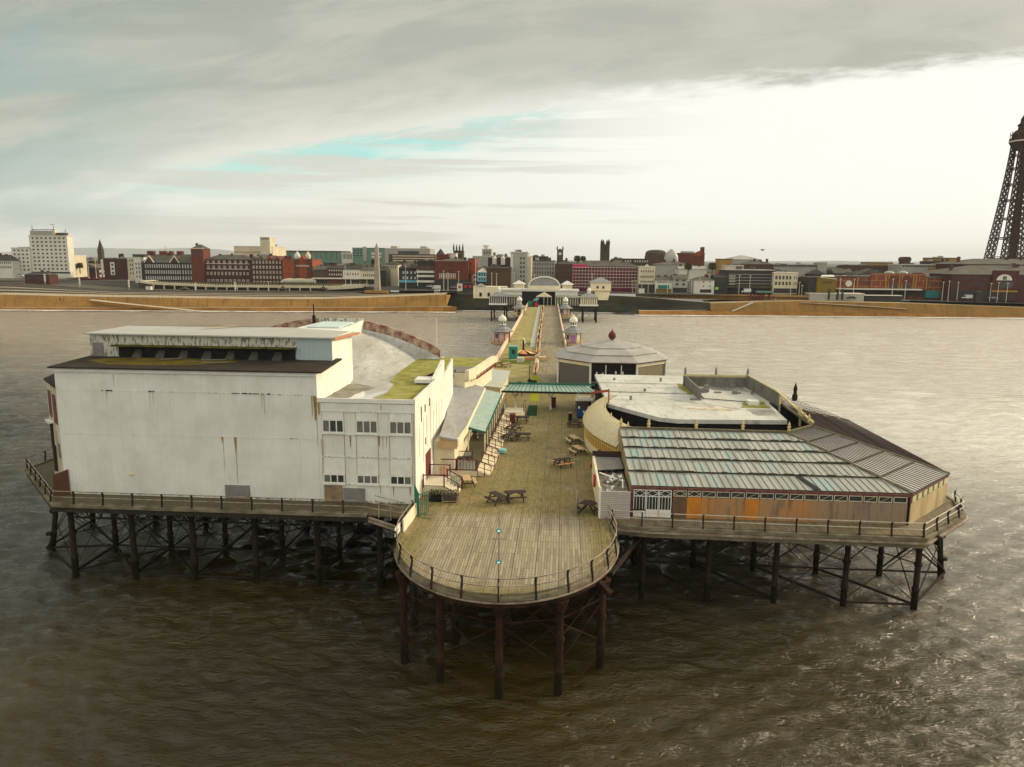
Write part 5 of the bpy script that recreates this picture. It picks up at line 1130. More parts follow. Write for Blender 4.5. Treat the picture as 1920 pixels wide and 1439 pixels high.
lb = thing('sign_board', 'narrow dark red a-frame easel standing behind the glazed canopy', 'sign', (-6.3, 108, DZ))
m = MB()
for s in (-1, 1): m.bar((-6.3+s*.35, 107.6, DZ), (-6.3+s*.2, 108, DZ+2.2), .09); m.bar((-6.3+s*.35, 108.6, DZ), (-6.3+s*.2, 108, DZ+2.2), .07)
for z in (.6, 1.4, 2.0): m.bar((-6.6, 107.75, DZ+z), (-6.0, 107.75, DZ+z), .08)
m.build('frame', M['dred'], lb)
cp = thing('ball_lamp_post', 'thin black post with a dark round lantern beside the green runner', 'lamp', (-5.3, 118, DZ)); MB().cyl((-5.3, 118, DZ), (-5.3, 118, DZ+3.1), .05).build('pole', M['black'], cp); MB().lathe(-5.3, 118, [(.05, DZ+.1), (.32, DZ+.35), (.34, DZ+.7), (.06, DZ+.95)], 10).build('globe', M['black'], cp)
# flood-light mast on the rail of the round head
lm = thing('floodlight_mast', 'slim grey mast with two small floodlights at the front rail of the round head', 'lamp', (-3.55, 41.42, DZ))
m = MB(); m.cyl((-3.55, 41.38, 6.8), (-3.55, 41.38, 12.6), .055, .03, 8); m.bar((-3.95, 41.38, 10.85), (-3.15, 41.38, 10.85), .04); m.build('pole', M['railm'], lm)
lampm = bpy.data.materials.new('lamp_face'); lampm.use_nodes = True; pp = lampm.node_tree.nodes['Principled BSDF']; pp.inputs['Base Color'].default_value = (.6, .9, .85, 1); pp.inputs['Emission Color'].default_value = (.55, 1, .9, 1); pp.inputs['Emission Strength'].default_value = .35
for z in (11.38, 9.42):
    f = MB().box(-3.70, -3.40, 41.25, 41.42, z-.08, z+.08).build('floodlight', M['teal'], lm); MB().box(-3.63, -3.47, 41.22, 41.25, z-.03, z+.05).build('lamp_face', lampm, f)
# ================================================================ BLUE TRAM BAR
def text_on(body, size, loc, mt, parent, ext=.01):
    cu = bpy.data.curves.new('t', 'FONT'); cu.body = body; cu.size = size; cu.extrude = ext; cu.align_x = 'CENTER'; cu.align_y = 'CENTER'
    to = bpy.data.objects.new('t', cu); C.objects.link(to); bpy.context.view_layer.update()
    me = bpy.data.meshes.new_from_object(to); bpy.data.objects.remove(to); me.transform(Matrix.Rotation(math.pi/2, 4, 'X'))
    b = Vector(parent['_b']); me.transform(Matrix.Translation(Vector(loc)-b)); me.materials.append(mt)
    o = bpy.data.objects.new('lettering', me); C.objects.link(o); o.parent = parent; return o
tr_ = thing('tram_bar', 'blue fronted old tram bar with a white lettered board near the canopy end', 'tram', (2.85, 92.5, DZ))
MB().poly([(1.95, 92.55), (2.2, 92.4), (3.5, 92.4), (3.75, 92.55), (3.8, 99.5), (1.9, 99.5)], DZ+.25, DZ+1.25).build('lower_body', M['blue'], tr_)
MB().poly([(1.98, 92.65), (2.25, 92.5), (3.45, 92.5), (3.72, 92.65), (3.75, 99.5), (1.95, 99.5)], DZ+1.25, DZ+2.35).build('glazed_upper_body', M['glass'], tr_)
m = MB()
for u in (1.98, 2.42, 2.85, 3.28, 3.72): m.bar((u, 92.5+.1*abs(u-2.85), DZ+1.25), (u, 92.5+.1*abs(u-2.85), DZ+2.35), .06)
m.bar((2.0, 92.5, DZ+1.85), (3.7, 92.5, DZ+1.85), .04); m.build('window_frame', M['dwood'], tr_)
MB().poly([(1.8, 92.5), (2.2, 92.2), (3.5, 92.2), (3.9, 92.5), (3.9, 99.7), (1.8, 99.7)], DZ+2.36, DZ+2.55).build('roof', M['greyboard'], tr_)
sb = MB().box(1.78, 3.92, 92.1, 92.18, DZ+2.38, DZ+2.68).build('white_sign', M['whiteplain'], tr_); text_on('The Carousel Bar', .26, (2.85, 92.09, DZ+2.53), M['black'], tr_)
MB().box(1.95, 3.6, 92.35, 92.42, DZ+2.75, DZ+3.0).build('yellow_sign', mat('lime_sign', (.50, .52, .15), .6, (.65, .62, .5), 2., .8), tr_)
text_on('Carousel', .5, (2.85, 92.5, DZ+3.15), M['gold'], tr_)
MB().box(2.72, 2.96, 92.36, 92.4, DZ+.78, DZ+1.05).build('number_plate', M['whiteplain'], tr_)
for u in (2.2, 3.42): MB().box(u-.1, u+.12, 92.44, 92.5, DZ+1.3, DZ+1.6).build('headlamp', M['whiteplain'], tr_)
MB().box(2.0, 3.7, 92.6, 99.4, DZ, DZ+.25).build('skirt', M['black'], tr_)

# ================================================================ WALKWAY RIDES AND STALLS
gb = thing('green_booth', 'bright teal green booth with a serving hatch by the left balustrade of the walkway', 'booth', (-10.1, 149, DZ))
MB().box(-10.95, -9.2, 148.6, 150.2, DZ, DZ+2.4).build('body', M['teal'], gb); MB().box(-11.05, -9.1, 148.5, 150.3, DZ+2.4, DZ+2.6).build('roof', mat('pale_teal', (.2, .42, .36), .6), gb)
MB().box(-10.4, -9.75, 148.55, 148.6, DZ+1.0, DZ+1.9).build('hatch', M['dwood'], gb)
sw = thing('swing_ride', 'palm shaped children swing ride with yellow and green arms on the walkway', 'ride', (-8.4, 156, DZ))
MB().cyl((-8.4, 156, DZ), (-8.4, 156, DZ+3.2), .28, .14).build('trunk', M['dwood'], sw)
for k in range(8):
    a = k*math.pi/4+.2; m = MB(); pr = [(0, 3.1), (.9, 3.5), (1.8, 3.2), (2.5, 2.6)]
    for i in range(3): m.bar((-8.4+math.cos(a)*pr[i][0], 156+math.sin(a)*pr[i][0], DZ+pr[i][1]), (-8.4+math.cos(a)*pr[i+1][0], 156+math.sin(a)*pr[i+1][0], DZ+pr[i+1][1]), .22, .1)
    m.build('palm_arm', mat('lime_paint', (.32, .48, .05), .6) if k % 2 else M['cream'], sw)
for k in range(8):
    a = k*math.pi/4; c, s = math.cos(a), math.sin(a); m = MB(); m.slab([(-8.4+c*.5, 156+s*.5, DZ+1.1), (-8.4+2.9*math.cos(a-.2), 156+2.9*math.sin(a-.2), DZ+.6), (-8.4+2.9*math.cos(a+.35), 156+2.9*math.sin(a+.35), DZ+.45), (-8.4+.6*math.cos(a+.5), 156+.6*math.sin(a+.5), DZ+.9)], .1)
    m.build('ride_blade', M['yellow'] if k % 2 else M['owood'], sw)
MB().cyl((-8.4, 156, DZ), (-8.4, 156, DZ+.3), 2.9, n=20).build('base', M['dred'], sw)
flat([(-12.3, 141), (-6.2, 141), (-6.4, 147), (-12.4, 147)], DZ, 'grass_mat', mat('grass_mat', (.10, .11, .02), .95, (.2, .2, .05), 1., .6), 'dark green mat with pale stripes near the green booth', 'mat')
tag(MB().box(-9.0, -7.7, 143.5, 144.9, DZ+.02, DZ+.9).build('pale_crate', mat('pale_crate', (.55, .52, .45), .8)), 'pale square crate in front of the swing ride', 'crate')
tag(MB().bar((-7.5, 147, DZ+.3), (-5.6, 147.6, DZ+.3), .4, .5).build('orange_bench', M['owood']), 'orange bench to the right of the swing ride', 'bench')
rs3 = random.Random(12)
ORD = 'first second third fourth fifth sixth seventh eighth ninth tenth eleventh twelfth thirteenth fourteenth fifteenth sixteenth seventeenth eighteenth nineteenth twentieth'.split(); ORD += ['twenty-'+o for o in ORD[:9]]+['thirtieth']+['thirty-'+o for o in ORD[:9]]+['fortieth', 'forty-first']
colsb = [M['owood'], M['dwood'], M['whiteplain'], M['black'], M['gold'], M['dred'], M['cream']]
names = ['lantern_figure', 'garden_ornament', 'potted_shrub']
stall = thing('stall_frame', 'small open timber frame stall beside the middle line of the walkway', 'stall', (-4.3, 147, DZ)); m = MB()
for u in (-4.9, -3.2):
    for v in (146, 148): m.bar((u, v, DZ), (u, v, DZ+2), .1)
m.bar((-4.9, 146, DZ+2), (-3.2, 146, DZ+2), .1); m.bar((-4.9, 148, DZ+2), (-3.2, 148, DZ+2), .1); m.build('frame', M['lwood'], stall); MB().box(-4.9, -3.2, 146, 148, DZ+.02, DZ+.8).build('counter', M['gold'], stall)
div = thing('bench_divider', 'long back to back iron bench line down the middle of the walkway', 'bench', (-5.5, 150, DZ))
m = MB(); m2 = MB(); m3 = MB()
v = 128
while v < 322:
    u = -4.75-.0225*max(0, v-130)
    m.bar((u, v, DZ), (u, v, DZ+1.15), .12)
    if v < 318: m.bar((u, v, DZ+1.1), (u-.05, v+2.2, DZ+1.1), .08)
    m2.box(u-.45, u+.45, v+.1, v+2.1, DZ+.4, DZ+.47)
    v += 2.4
m.build('iron_frame', M['iron'], div); m2.build('seat_slats', M['lwood'], div); div
for k in range(26):
    v = 131+k*6.6+rs3.random()*3; u = -4.75-.0225*(v-130)+rs3.uniform(-.5, .4); h = rs3.uniform(.9, 1.9); r = rs3.uniform(.16, .34)
    o = MB().lathe(u, v, [(r, DZ), (r*.9, DZ+h*.35), (r*.4, DZ+h*.5), (r*.9, DZ+h*.7), (r*.6, DZ+h*.92), (.03, DZ+h)], 8).build('garden_figure', colsb[k % 7], None, (u, v, DZ))
    tag(o, 'painted ornament on the middle bench line of the walkway, %s from the near end' % ORD[k], 'ornament', 'painted ornaments down the walkway')
tag(MB().lathe(-4.7, 133, [(.35, DZ), (.3, DZ+1.4), (.45, DZ+1.5), (.05, DZ+2.4)], 8).build('cream_cone', M['cream']), 'cream pointed cone statue at the near end of the bench line', 'ornament')
# four domed pavilions
def pavilion(label, base, s=1.0, wallm='cream', doorm='purple'):
    cu, cv_, z = base; T = thing('domed_pavilion', label, 'pavilion', base, 'domed pavilions along the pier walkway')
    MB().lathe(cu, cv_, [(2.2*s, z-.9), (3.1*s, z-.35), (3.15*s, z-.05)], 8, math.radians(22.5)).build('platform', M['tan'], T)
    m = MB(); P = [(cu+3.0*math.cos(math.radians(22.5+45*k)), cv_+3.0*math.sin(math.radians(22.5+45*k))) for k in range(8)]
    for k in range(8): m.bar((*P[k], z), (*P[k], z+.9), .09); m.bar((*P[k], z+.88), (*P[(k+1) % 8], z+.88), .08); m.bar((*P[k], z+.45), (*P[(k+1) % 8], z+.45), .25, .05)
    m.build('railing', M['lwood'], T)
    MB().lathe(cu, cv_, [(1.95, z), (1.95, z+2.5)], 8, math.radians(22.5)).build('wall', M[wallm], T)
    m = MB()
    for k in range(8): a = math.radians(22.5+45*k); m.bar((cu+1.97*math.cos(a), cv_+1.97*math.sin(a), z), (cu+1.97*math.cos(a), cv_+1.97*math.sin(a), z+2.5), .13)
    m.build('corner_timber', M['dwood'], T)
    ap = 1.95*math.cos(math.radians(22.5))
    MB().box(cu-.55, cu+.55, cv_-ap-.06, cv_-ap-.01, z+.02, z+2.0).build('door', M[doorm], T)
    for k in (5, 4, 6):
        a = math.radians(45*k); c, s_ = math.cos(a), math.sin(a); p = (cu+c*(ap+.03), cv_+s_*(ap+.03)); t = (-s_*.42, c*.42)
        if k != 6: MB().poly([(p[0]-t[0], p[1]-t[1]), (p[0]+t[0], p[1]+t[1]), (p[0]+t[0]-c*.05, p[1]+t[1]-s_*.05), (p[0]-t[0]-c*.05, p[1]-t[1]-s_*.05)], z+.9, z+2.0).build('window', M['glass'], T)
    MB().lathe(cu, cv_, [(2.85, z+2.45), (2.95, z+2.6), (2.1, z+2.95), (2.1, z+3.1), (1.1, z+3.65), (.85, z+3.7), (.85, z+4.1)], 8, math.radians(22.5)).build('roof', M['slate'], T)
    ln = MB().lathe(cu, cv_, [(.95, z+4.1), (.95, z+4.25), (.8, z+4.3), (.8, z+4.95), (1.0, z+5.0)], 8, math.radians(22.5)).build('lantern', M['whiteplain'], T)
    for k in range(8): a = math.radians(45*k); c, s_ = math.cos(a), math.sin(a); p = (cu+c*.76, cv_+s_*.76); t = (-s_*.17, c*.17); MB().poly([(p[0]-t[0], p[1]-t[1]), (p[0]+t[0], p[1]+t[1]), (p[0]+t[0]-c*.06, p[1]+t[1]-s_*.06), (p[0]-t[0]-c*.06, p[1]-t[1]-s_*.06)], z+4.35, z+4.88).build('lantern_opening', M['black'], ln)
    dm = MB().lathe(cu, cv_, [(.98, z+5.0), (1.02, z+5.3), (.98, z+5.7), (.78, z+6.05), (.42, z+6.3), (.18, z+6.5), (.07, z+6.8)], 14).build('onion_dome', mat('ivory_paint', (.74, .70, .58), .5, (.6, .56, .44), 1., .4), T, smooth=True)
    MB().cyl((cu, cv_, z+6.75), (cu, cv_, z+7.2), .03).build('spike', M['dred'], dm)
    return T
pavilion('domed pavilion with pink walls projecting on the left, nearer the camera', (-15.0, 181, DZ), wallm='pink', doorm='pink')
pavilion('domed pavilion with a purple door projecting on the right, nearer the camera', (2.45, 181, DZ), wallm='cream', doorm='purple')
pavilion('domed pavilion with open dark front on the left, near the shore entrance', (-16.3, 272, DZ), wallm='cream', doorm='black')
pavilion('domed pavilion with a pink corner on the right, near the shore entrance', (.6, 272, DZ), wallm='slate', doorm='pink')
ply = thing('play_kiosk', 'green and red play kiosk with a teal flag near the pier entrance', 'kiosk', (-13.5, 318, DZ))
MB().box(-15.3, -11.0, 317, 320, DZ, DZ+2.2).build('body', M['dwood'], ply); MB().box(-15.3, -13.6, 316.9, 317, DZ+.3, DZ+2.6).build('green_panel', M['green'], ply); MB().box(-12.4, -11.2, 316.9, 317, DZ+.2, DZ+1.7).build('red_panel', M['red'], ply)
MB().slab([(-13.2, 316.6, DZ+2.6), (-10.8, 316.6, DZ+3.2), (-10.6, 316.6, DZ+4.0), (-12.6, 316.6, DZ+3.6)], .1).build('teal_flag', M['cyan'], ply)

# ================================================================ ENTRANCE BUILDING AT THE SHORE
en = thing('pier_entrance', 'white entrance hall of the pier with a big arched roof at the shore', 'building', (-9, 332, DZ))
MB().poly([(-33.5, 326), (15.5, 326), (16, 352), (-34, 352)], 6.3, DZ-.01).build('deck', M['beam'], en)
mw = MB().box(-28, 6.2, 333, 350, DZ, 13.2).build('main_wall', M['cream'], en)
MB().box(-28.6, 6.8, 332.2, 350.5, 13.2, 13.9).build('flat_roof', M['whiteroof'], en)
MB().box(-18.8, -3.9, 332.9, 333, DZ, 13.1).build('dark_front', M['black'], en)
for a, b in ((-27.8, -22.6), (-21.0, -18.9), (-3.8, 5.9)): MB().box(a, b, 332.85, 332.98, 11.5, 13.0).build('white_panel', M['whiteplain'], en)
for a, b in ((-25.4, -18.9), (-3.8, 7.2)):
    MB().slab([(a, 328.4, 10.9), (b, 328.4, 10.9), (b, 333, 11.4), (a, 333, 11.4)], .2).build('veranda_roof', mat('grey_green_slope', (.30, .31, .24), .7), en)
    m = MB(); k = a
    while k < b: m.box(k, k+.25, 328.8, 329, DZ, 10.8); k += 1.1
    m.build('veranda_posts', M['cream'], en); MB().box(a, b, 331, 331.2, DZ, 10.9).build('veranda_glazing', M['curtain'], en)
MB().gable(-12.4, -5.4, 328, 333, 11.0, 13.0, 'v').build('porch_gable', M['cream'], en)
m = MB()
for k in range(9): u = -12.2+k*.83; m.box(u, u+.16, 327.8, 327.98, DZ if k in (0, 4, 6, 8) else 10.8, 11.2)
m.build('porch_posts', M['whiteplain'], en)
MB().box(-16.2, -1.7, 334, 346, 13.9, 15.7).build('arch_base', M['cream'], en)
m = MB(); n = 18
P = [(-8.95-6.9*math.cos(math.pi*k/n), 15.7+4.0*math.sin(math.pi*k/n)) for k in range(n+1)]
m.add([(p[0], 334.5, p[1]) for p in P]+[(p[0], 346, p[1]) for p in P], [tuple(range(n, -1, -1)), tuple(range(n+1, 2*n+2))]+[(k, k+1, n+2+k, n+1+k) for k in range(n)]); m.build('arch_roof', M['lightgrey'], en)
m = MB()
for k in range(n): a, b = P[k], P[k+1]; m.bar((a[0], 334.3, a[1]), (b[0], 334.3, b[1]), .5, .6)
m.build('arch_rim', M['whiteplain'], en)
for (a, b, nm) in ((-32.8, -25.3, 'left'), (7.2, 14.8, 'right')):
    MB().box(a, b, 326.5, 333.5, 8.0, 10.9).build('side_pavilion', M['dwood'] if nm == 'left' else M['cream'], en)
    m = MB()
    for k in range(9): u = a+(b-a)*k/8; m.box(u-.12, u+.12, 326.3, 326.5, 8.0, 10.9)
    m.build('pavilion_timbers', M['whiteplain'] if nm == 'left' else M['dwood'], en)
    MB().box(a-.3, b+.3, 326.0, 334, 7.3, 8.0).build('pavilion_base', M['whiteplain'], en)
    r = MB().gable(a-.5, b+.5, 325.8, 334.2, 11.0, 12.9, 'u', hip=3.2).build('pavilion_roof', M['slate'], en)
    c = (a+b)/2; MB().lathe(c, 330, [(.7, 12.7), (.7, 13.6), (.9, 13.7), (.9, 14.3), (.5, 14.9), (.1, 15.3)], 8).build('roof_lantern', M['whiteplain'], r)
for k in range(9):
    for v in (327, 340): pile(en, -32+k*5.8, v, 6.3, .35)
m = MB()
for k in range(8): xbrace(m, (-32+k*5.8, 327), (-26.2+k*5.8, 327), .5, 6, .12)
m.build('cross_frames', M['iron'], en)
wh = thing('white_lodge', 'cream two storey lodge with a pyramid roof beside the pier entrance', 'building', (17, 345, 9))
MB().box(12.3, 21.6, 345, 353, 13.4, 17.0).build('upper_wall', M['cream'], wh); MB().add([(14.0, 345.3, 13.39), (21.4, 345.3, 13.39), (20.4, 345.3, 9.0), (15.5, 345.3, 9.0), (14, 352, 13.39), (21.4, 352, 13.39), (20.4, 352, 9.0), (15.5, 352, 9.0)], [(3, 2, 1, 0), (1, 2, 6, 5), (0, 4, 7, 3), (4, 5, 6, 7), (2, 3, 7, 6), (0, 1, 5, 4)]).build('lower_wall', M['cream'], wh)
MB().gable(11.6, 22.3, 344.3, 353.7, 17.0, 19.3, 'u', hip=4.6).build('roof', M['lightgrey'], wh)
for u in (15.0, 17.6): MB().box(u, u+1.0, 344.9, 344.99, 14.3, 15.4).build('window', M['glass'], wh)
MB().box(12.0, 22.0, 344.7, 345, 13.1, 13.39).build('string_course', M['tan'], wh)
lb = thing('low_cream_block', 'low cream flat block to the left behind the pier entrance', 'building', (-36, 360, 9))
MB().box(-44, -28, 358, 366, 8.5, 14.2).build('wall', M['cream'], lb); MB().gable(-43, -38, 357.5, 362, 14.2, 15.6, 'u', hip=2.2).build('roof', M['lightgrey'], lb)
for u in (-41, -37, -33): MB().box(u, u+1.2, 357.9, 357.99, 9.3, 11.2).build('window', M['black'], lb)
for (u, lab) in ((-22, 'small white pyramid roofed booth behind the entrance hall, left of the arch'), (1.5, 'small white pyramid roofed booth behind the entrance hall, right of the arch')):
    kt = thing('ticket_booth', lab, 'booth', (u, 362, 10)); MB().box(u-2.4, u+2.4, 360, 364, 10, 15.4).build('wall', M['cream'], kt); MB().gable(u-3.2, u+3.2, 359.3, 364.7, 15.4, 17.2, 'u', hip=2.8).build('roof', M['whiteplain'], kt)
# ================================================================ SHORE
def vt(x): return np.interp(x, [-300, 0, 480, 845, 1200, 1500, 1919, 2200], [345, 349, 363, 377, 374, 382, 388, 390])
def strip(A, B): m = MB(); [m.add([A[i], A[i+1], B[i+1], B[i]], [(0, 1, 2, 3)]) for i in range(len(A)-1)]; return m
def coursed(t, oc, c):
    x, y, z = t.sep(oc); st = t.noise(t.comb(t.m('MULTIPLY', x, .5), 0., t.m('MULTIPLY', z, .12)), 1., 5, .65)
    c = t.mix(t.m('MULTIPLY', t.step(st, .5, .68), .55), c, (.13, .075, .025))
    c = t.mix(t.m('MULTIPLY', t.m('LESS_THAN', t.m('FRACT', t.m('MULTIPLY', x, .2)), .05), .4), c, (.12, .07, .03))
    return t.mix(t.m('MULTIPLY', t.m('LESS_THAN', t.m('FRACT', t.m('MULTIPLY', z, 1.1)), .2), .35), c, (.14, .08, .03))
sand = mat('sea_wall_stone', (.42, .225, .062), .85, (.27, .155, .05), .06, .9, stretch=(1, 1, 3), extra=coursed); sand2 = mat('sea_wall_apron', (.36, .165, .035), .8, (.17, .08, .02), .1, .9, stretch=(1, 1, 3), extra=coursed)
ochre = mat('sea_wall_ochre', (.19, .12, .04), .85, (.31, .16, .045), .08, .9, extra=coursed); pale = mat('pale_concrete', (.48, .42, .32), .8, (.36, .3, .2), .1, .6)
darkw = mat('tide_wall', (.022, .022, .018), .9, (.055, .052, .03), .08, .9, stretch=(1, 1, 4)); tarm = mat('dark_terrace', (.05, .045, .036), .9, (.085, .07, .05), .1, .6); asph = mat('asphalt', (.075, .07, .062), .9, (.11, .10, .085), .05, .6)
def Q(x, y, dv): return pv(x, y, float(vt(x))+dv)
XL = [-260, -80, 0, 200, 480, 600, 700, 790, 836]; YT = [551, 552, 553, 557, 561, 561, 558, 554.5, 552.5]; YA = [576, 577, 577, 577, 577, 577, 577, 576, 575]
sw1 = thing('sea_wall', 'bright sandy stepped sea wall on the left of the pier, curving at its end', 'wall', pv(400, 575, 362))
toe = [gz(x, 587, -.6) for x in XL]; toe = [(Q(x, 585, 0)[0], float(vt(x)), -.6) for x in XL]
ap = [Q(x, y, 3) for x, y in zip(XL, YA)]; ap2 = [(p[0], p[1]+2, p[2]+.1) for p in ap]; tp = [Q(x, y, 6.5) for x, y in zip(XL, YT)]
strip(toe, ap).build('apron', sand2, sw1); strip(ap, ap2).build('ledge', pale, sw1); strip(ap2, tp).build('face', sand, sw1)
cop = [(p[0], p[1]+.6, p[2]+.5) for p in tp]; strip(tp, cop).build('coping', pale, sw1)
e0 = tp[-1]; m = MB(); a0 = ap2[-1]
end = [Q(845, 553.5, 9), Q(840, 553, 16), Q(830, 553, 24)]; endb = [Q(838, 573, 9), Q(836, 572, 16), Q(830, 571, 24)]
strip([a0]+endb, [e0]+end).build('curved_end', sand, sw1)
ee = [Q(852, 577, 2), Q(850, 576, 20)]; strip([toe[-1], (Q(856, 586, 1)[0], float(vt(856))+1, -.6), (Q(856, 586, 16)[0], float(vt(856))+16, -.6)], [ap[-1], Q(856, 575, 2), Q(850, 575, 20)]).build('apron_end', sand2, sw1)
strip([ap[-1], Q(856, 575, 2)], [ap2[-1], Q(850, 575, 20)]).build('ledge_end', pale, sw1)
m = MB()   # ramp across the wall face
A_ = [Q(165, 563, 3.0), Q(230, 570, 1.6), Q(300, 577, .6), Q(370, 584, -.4)]; B_ = [(p[0]+1.0, p[1]+2.2, p[2]+.25) for p in A_]
strip(A_, B_).build('ramp', pale, sw1); strip([(p[0], p[1], p[2]-1.2) for p in A_], A_).build('ramp_side', sand2, sw1)
m = MB()
for k in range(60): x = 10+k*6.2; p = Q(x, np.interp(x, XL, YT)+.1, 6.8); m.box(p[0]-.06, p[0]+.06, p[1], p[1]+.1, p[2], p[2]+1.0)
m.build('railing', M['whiteplain'], sw1)
# promenade behind it, dark terraces above
pr = [(p[0], p[1]+9, p[2]+.1) for p in cop]; struct(strip(cop, pr).build('promenade', mat('promenade_paving', (.40, .30, .17), .85, (.3, .23, .14), .1, .6)))
tt = thing('terraced_steps', 'dark terraced seafront steps with pale stripes above the sandy wall', 'steps', pv(400, 550, 380))
XT = XL; YS = [(541, 541, 541, 546, 547, 547.5, 549, 549, 549.5)]
top = [pv(x, y, float(vt(x))+42) for x, y in zip([-260, -80, 0, 200, 480, 600, 700, 800, 905], [526, 527, 528, 543, 546, 547, 547.5, 549, 549])]
prev = pr
for i, (f, mt) in enumerate(((.18, tarm), (.24, pale), (.45, tarm), (.50, pale), (.70, tarm), (.74, asph), (1.0, tarm))):
    cur = [tuple(a[j]+(b[j]-a[j])*f for j in range(3)) for a, b in zip(pr, top)]; strip(prev, cur).build('terrace_band', mt, tt); prev = cur
# dark wall and dark beach around the pier foot
tw = thing('tide_stained_wall', 'black weed stained sea wall behind the foot of the pier', 'wall', pv(1000, 575, 392))
XD = [826, 905, 1000, 1130, 1200, 1332]; YD = [551.5, 551.5, 552, 553.5, 557, 568]; YB = [590, 592, 592, 590, 583, 581]; VD = [400, 398, 398, 394, 388, 385]
tpd = [pv(x, y, v) for x, y, v in zip(XD, YD, VD)]; lo = [pv(x, y, v-4) for x, y, v in zip(XD, YB, VD)]
lo = [(p[0], p[1], max(p[2], -.5)) for p in lo]; strip(lo, tpd).build('face', darkw, tw)
lo_ = lo[:5]; bch = [(p[0], p[1]-12, -.7) for p in lo_]; strip(bch, lo_).build('foot_slope', mat('wet_stones', (.045, .04, .03), .5, (.09, .08, .06), .3, .8), tw)
strip(tpd, [(p[0], p[1]+1, p[2]+.05) for p in tpd]).build('coping', pale, tw)
m = MB()
for k in range(100): x = 830+k*5; p = pv(x, np.interp(x, XD, YD), float(np.interp(x, XD, VD))+.3); m.box(p[0]-.05, p[0]+.05, p[1], p[1]+.1, p[2], p[2]+1.0)
m.build('railing', M['whiteplain'], tw)
# right side sea wall
sw2 = thing('sea_wall', 'long ochre sea wall with an orange apron on the right of the pier', 'wall', pv(1600, 580, 388))
XR = [1198, 1332, 1500, 1700, 1919, 2250]; YA2 = [583, 583.5, 586, 588, 593, 600]; YT2 = [583, 569, 565, 569, 577, 588]
toe2 = [(Q(x, 592, 0)[0], float(vt(x)), -.6) for x in XR]; ap3 = [Q(x, y, 4) for x, y in zip(XR, YA2)]; tp3 = [Q(x, y, 7) for x, y in zip(XR[1:], YT2[1:])]
strip(toe2, ap3).build('apron', sand2, sw2); strip(ap3[1:], tp3).build('face', ochre, sw2)
strip(ap3[:2], [(p[0], p[1]+10, p[2]) for p in ap3[:2]]).build('ledge', pale, sw2)
m = MB(); m.slab([Q(1372, 583, 3.2), Q(1376, 583, 3.0), Q(1415, 566.5, 6.8), Q(1410, 566.5, 7)], .3); m.build('ramp_edge', pale, sw2)
A_ = [Q(1500, 568, 5.6), Q(1600, 573, 4.6), Q(1700, 580, 3.8)]; strip(A_, [(p[0], p[1]+1.5, p[2]+.15) for p in A_]).build('ramp', pale, sw2)
pm2 = [(p[0], p[1]+14, p[2]) for p in tp3]; struct(strip(tp3, pm2).build('promenade', MATS['promenade_paving']))
strip([tpd[-1], (tpd[-1][0], tpd[-1][1]+.5, tpd[-1][2])], [tp3[0], (tp3[0][0], tp3[0][1]+.5, tp3[0][2])]).build('coping', pale, sw2)
uw = thing('upper_sea_wall', 'low orange retaining wall above the right promenade', 'wall', pv(1400, 558, 400))
A_ = [pv(1235, 560, 401), pv(1400, 563, 402), pv(1530, 563, 403)]; B_ = [pv(1235, 553, 402), pv(1400, 553, 403), pv(1530, 554, 404)]; strip(A_, B_).build('face', sand, uw); strip(B_, [(p[0], p[1]+.8, p[2]) for p in B_]).build('coping', pale, uw)
for k, x in enumerate((1408, 1415, 1421, 1426, 1431, 1442)):
    p = pv(x, 561, 400.5); tag(MB().box(p[0]-.45, p[0]+.45, p[1], p[1]+.8, p[2]-.3, p[2]+2.2).build('beach_hut_door', M['dred']), 'small dark red upright cabinet on the right promenade', 'cabinet', 'red cabinets on the promenade')
# surf line
rs_ = random.Random(9)
def surf(x0, x1, w, lab=None):
    m = MB(); x = x0; pa = None
    while x < x1:
        p = (Q(x, 586, 0)[0], float(vt(x)) if not 860 < x < 1190 else 388., 0); a = .5*rs_.random()+.5*abs(math.sin(x*.021)+.6*math.sin(x*.063+1)); q0 = (p[0], p[1]-w*(.15+a*1.3), .22); q1 = (p[0], p[1]+1.5+.8*math.sin(x*.05), .32)
        if pa: m.quad(pa[0], q0, q1, pa[1])
        pa = (q0, q1); x += 5
    return m
foam = mat('sea_foam', (.72, .71, .67), .7, (.5, .47, .4), .8, .8)
for a, b in ((-250, 860), (1190, 2240)): struct(surf(a, b, 3.4).build('surf_foam', foam), 'stuff')
struct(surf(862, 1188, 1.4).build('surf_foam', foam), 'stuff')

# ================================================================ GROUND, HILLS
def zg(u, v): return float(np.interp(v, [380, 520, 900, 3000], [1, 1, 0, 0]))*float(np.interp(u, [60, 235], [9.9, 6.7])) + (1-float(np.interp(v, [380, 520, 900, 3000], [1, 1, 0, 0])))*10.4
gus = [-6000, -900, -400, -300, -270, -200, -150, -116, -106, -60, 0, 60, 100, 150, 200, 250, 320, 900, 6000]
def gv0(u): return float(np.interp(u, [-400, -280, -155, -58, -30, 40, 70, 110, 210, 320], [392, 392, 404, 400, 399, 390, 396, 402, 402, 402]))
def zlow(u, v): return zg(u, v)-float(np.interp(u, [-300, -270, -116, -106], [0, 2.2, 2.2, 0]))*(v < 443.5)
rowsv = [None, 443, 444, 475, 520, 600, 800, 1400, 3000, 8000, 19000]
vsg = [[(u*(1+max(0, (v or gv0(u))-600)/9000), v or gv0(u), zlow(u, v or gv0(u))) for u in gus] for v in rowsv]
m = MB()
for i in range(len(rowsv)-1):
    for j in range(len(gus)-1): m.quad(vsg[i][j], vsg[i][j+1], vsg[i+1][j+1], vsg[i+1][j])
gm = mat('town_ground', (.075, .07, .06), .9, (.12, .11, .085), .02, .7); struct(m.build('ground', gm))
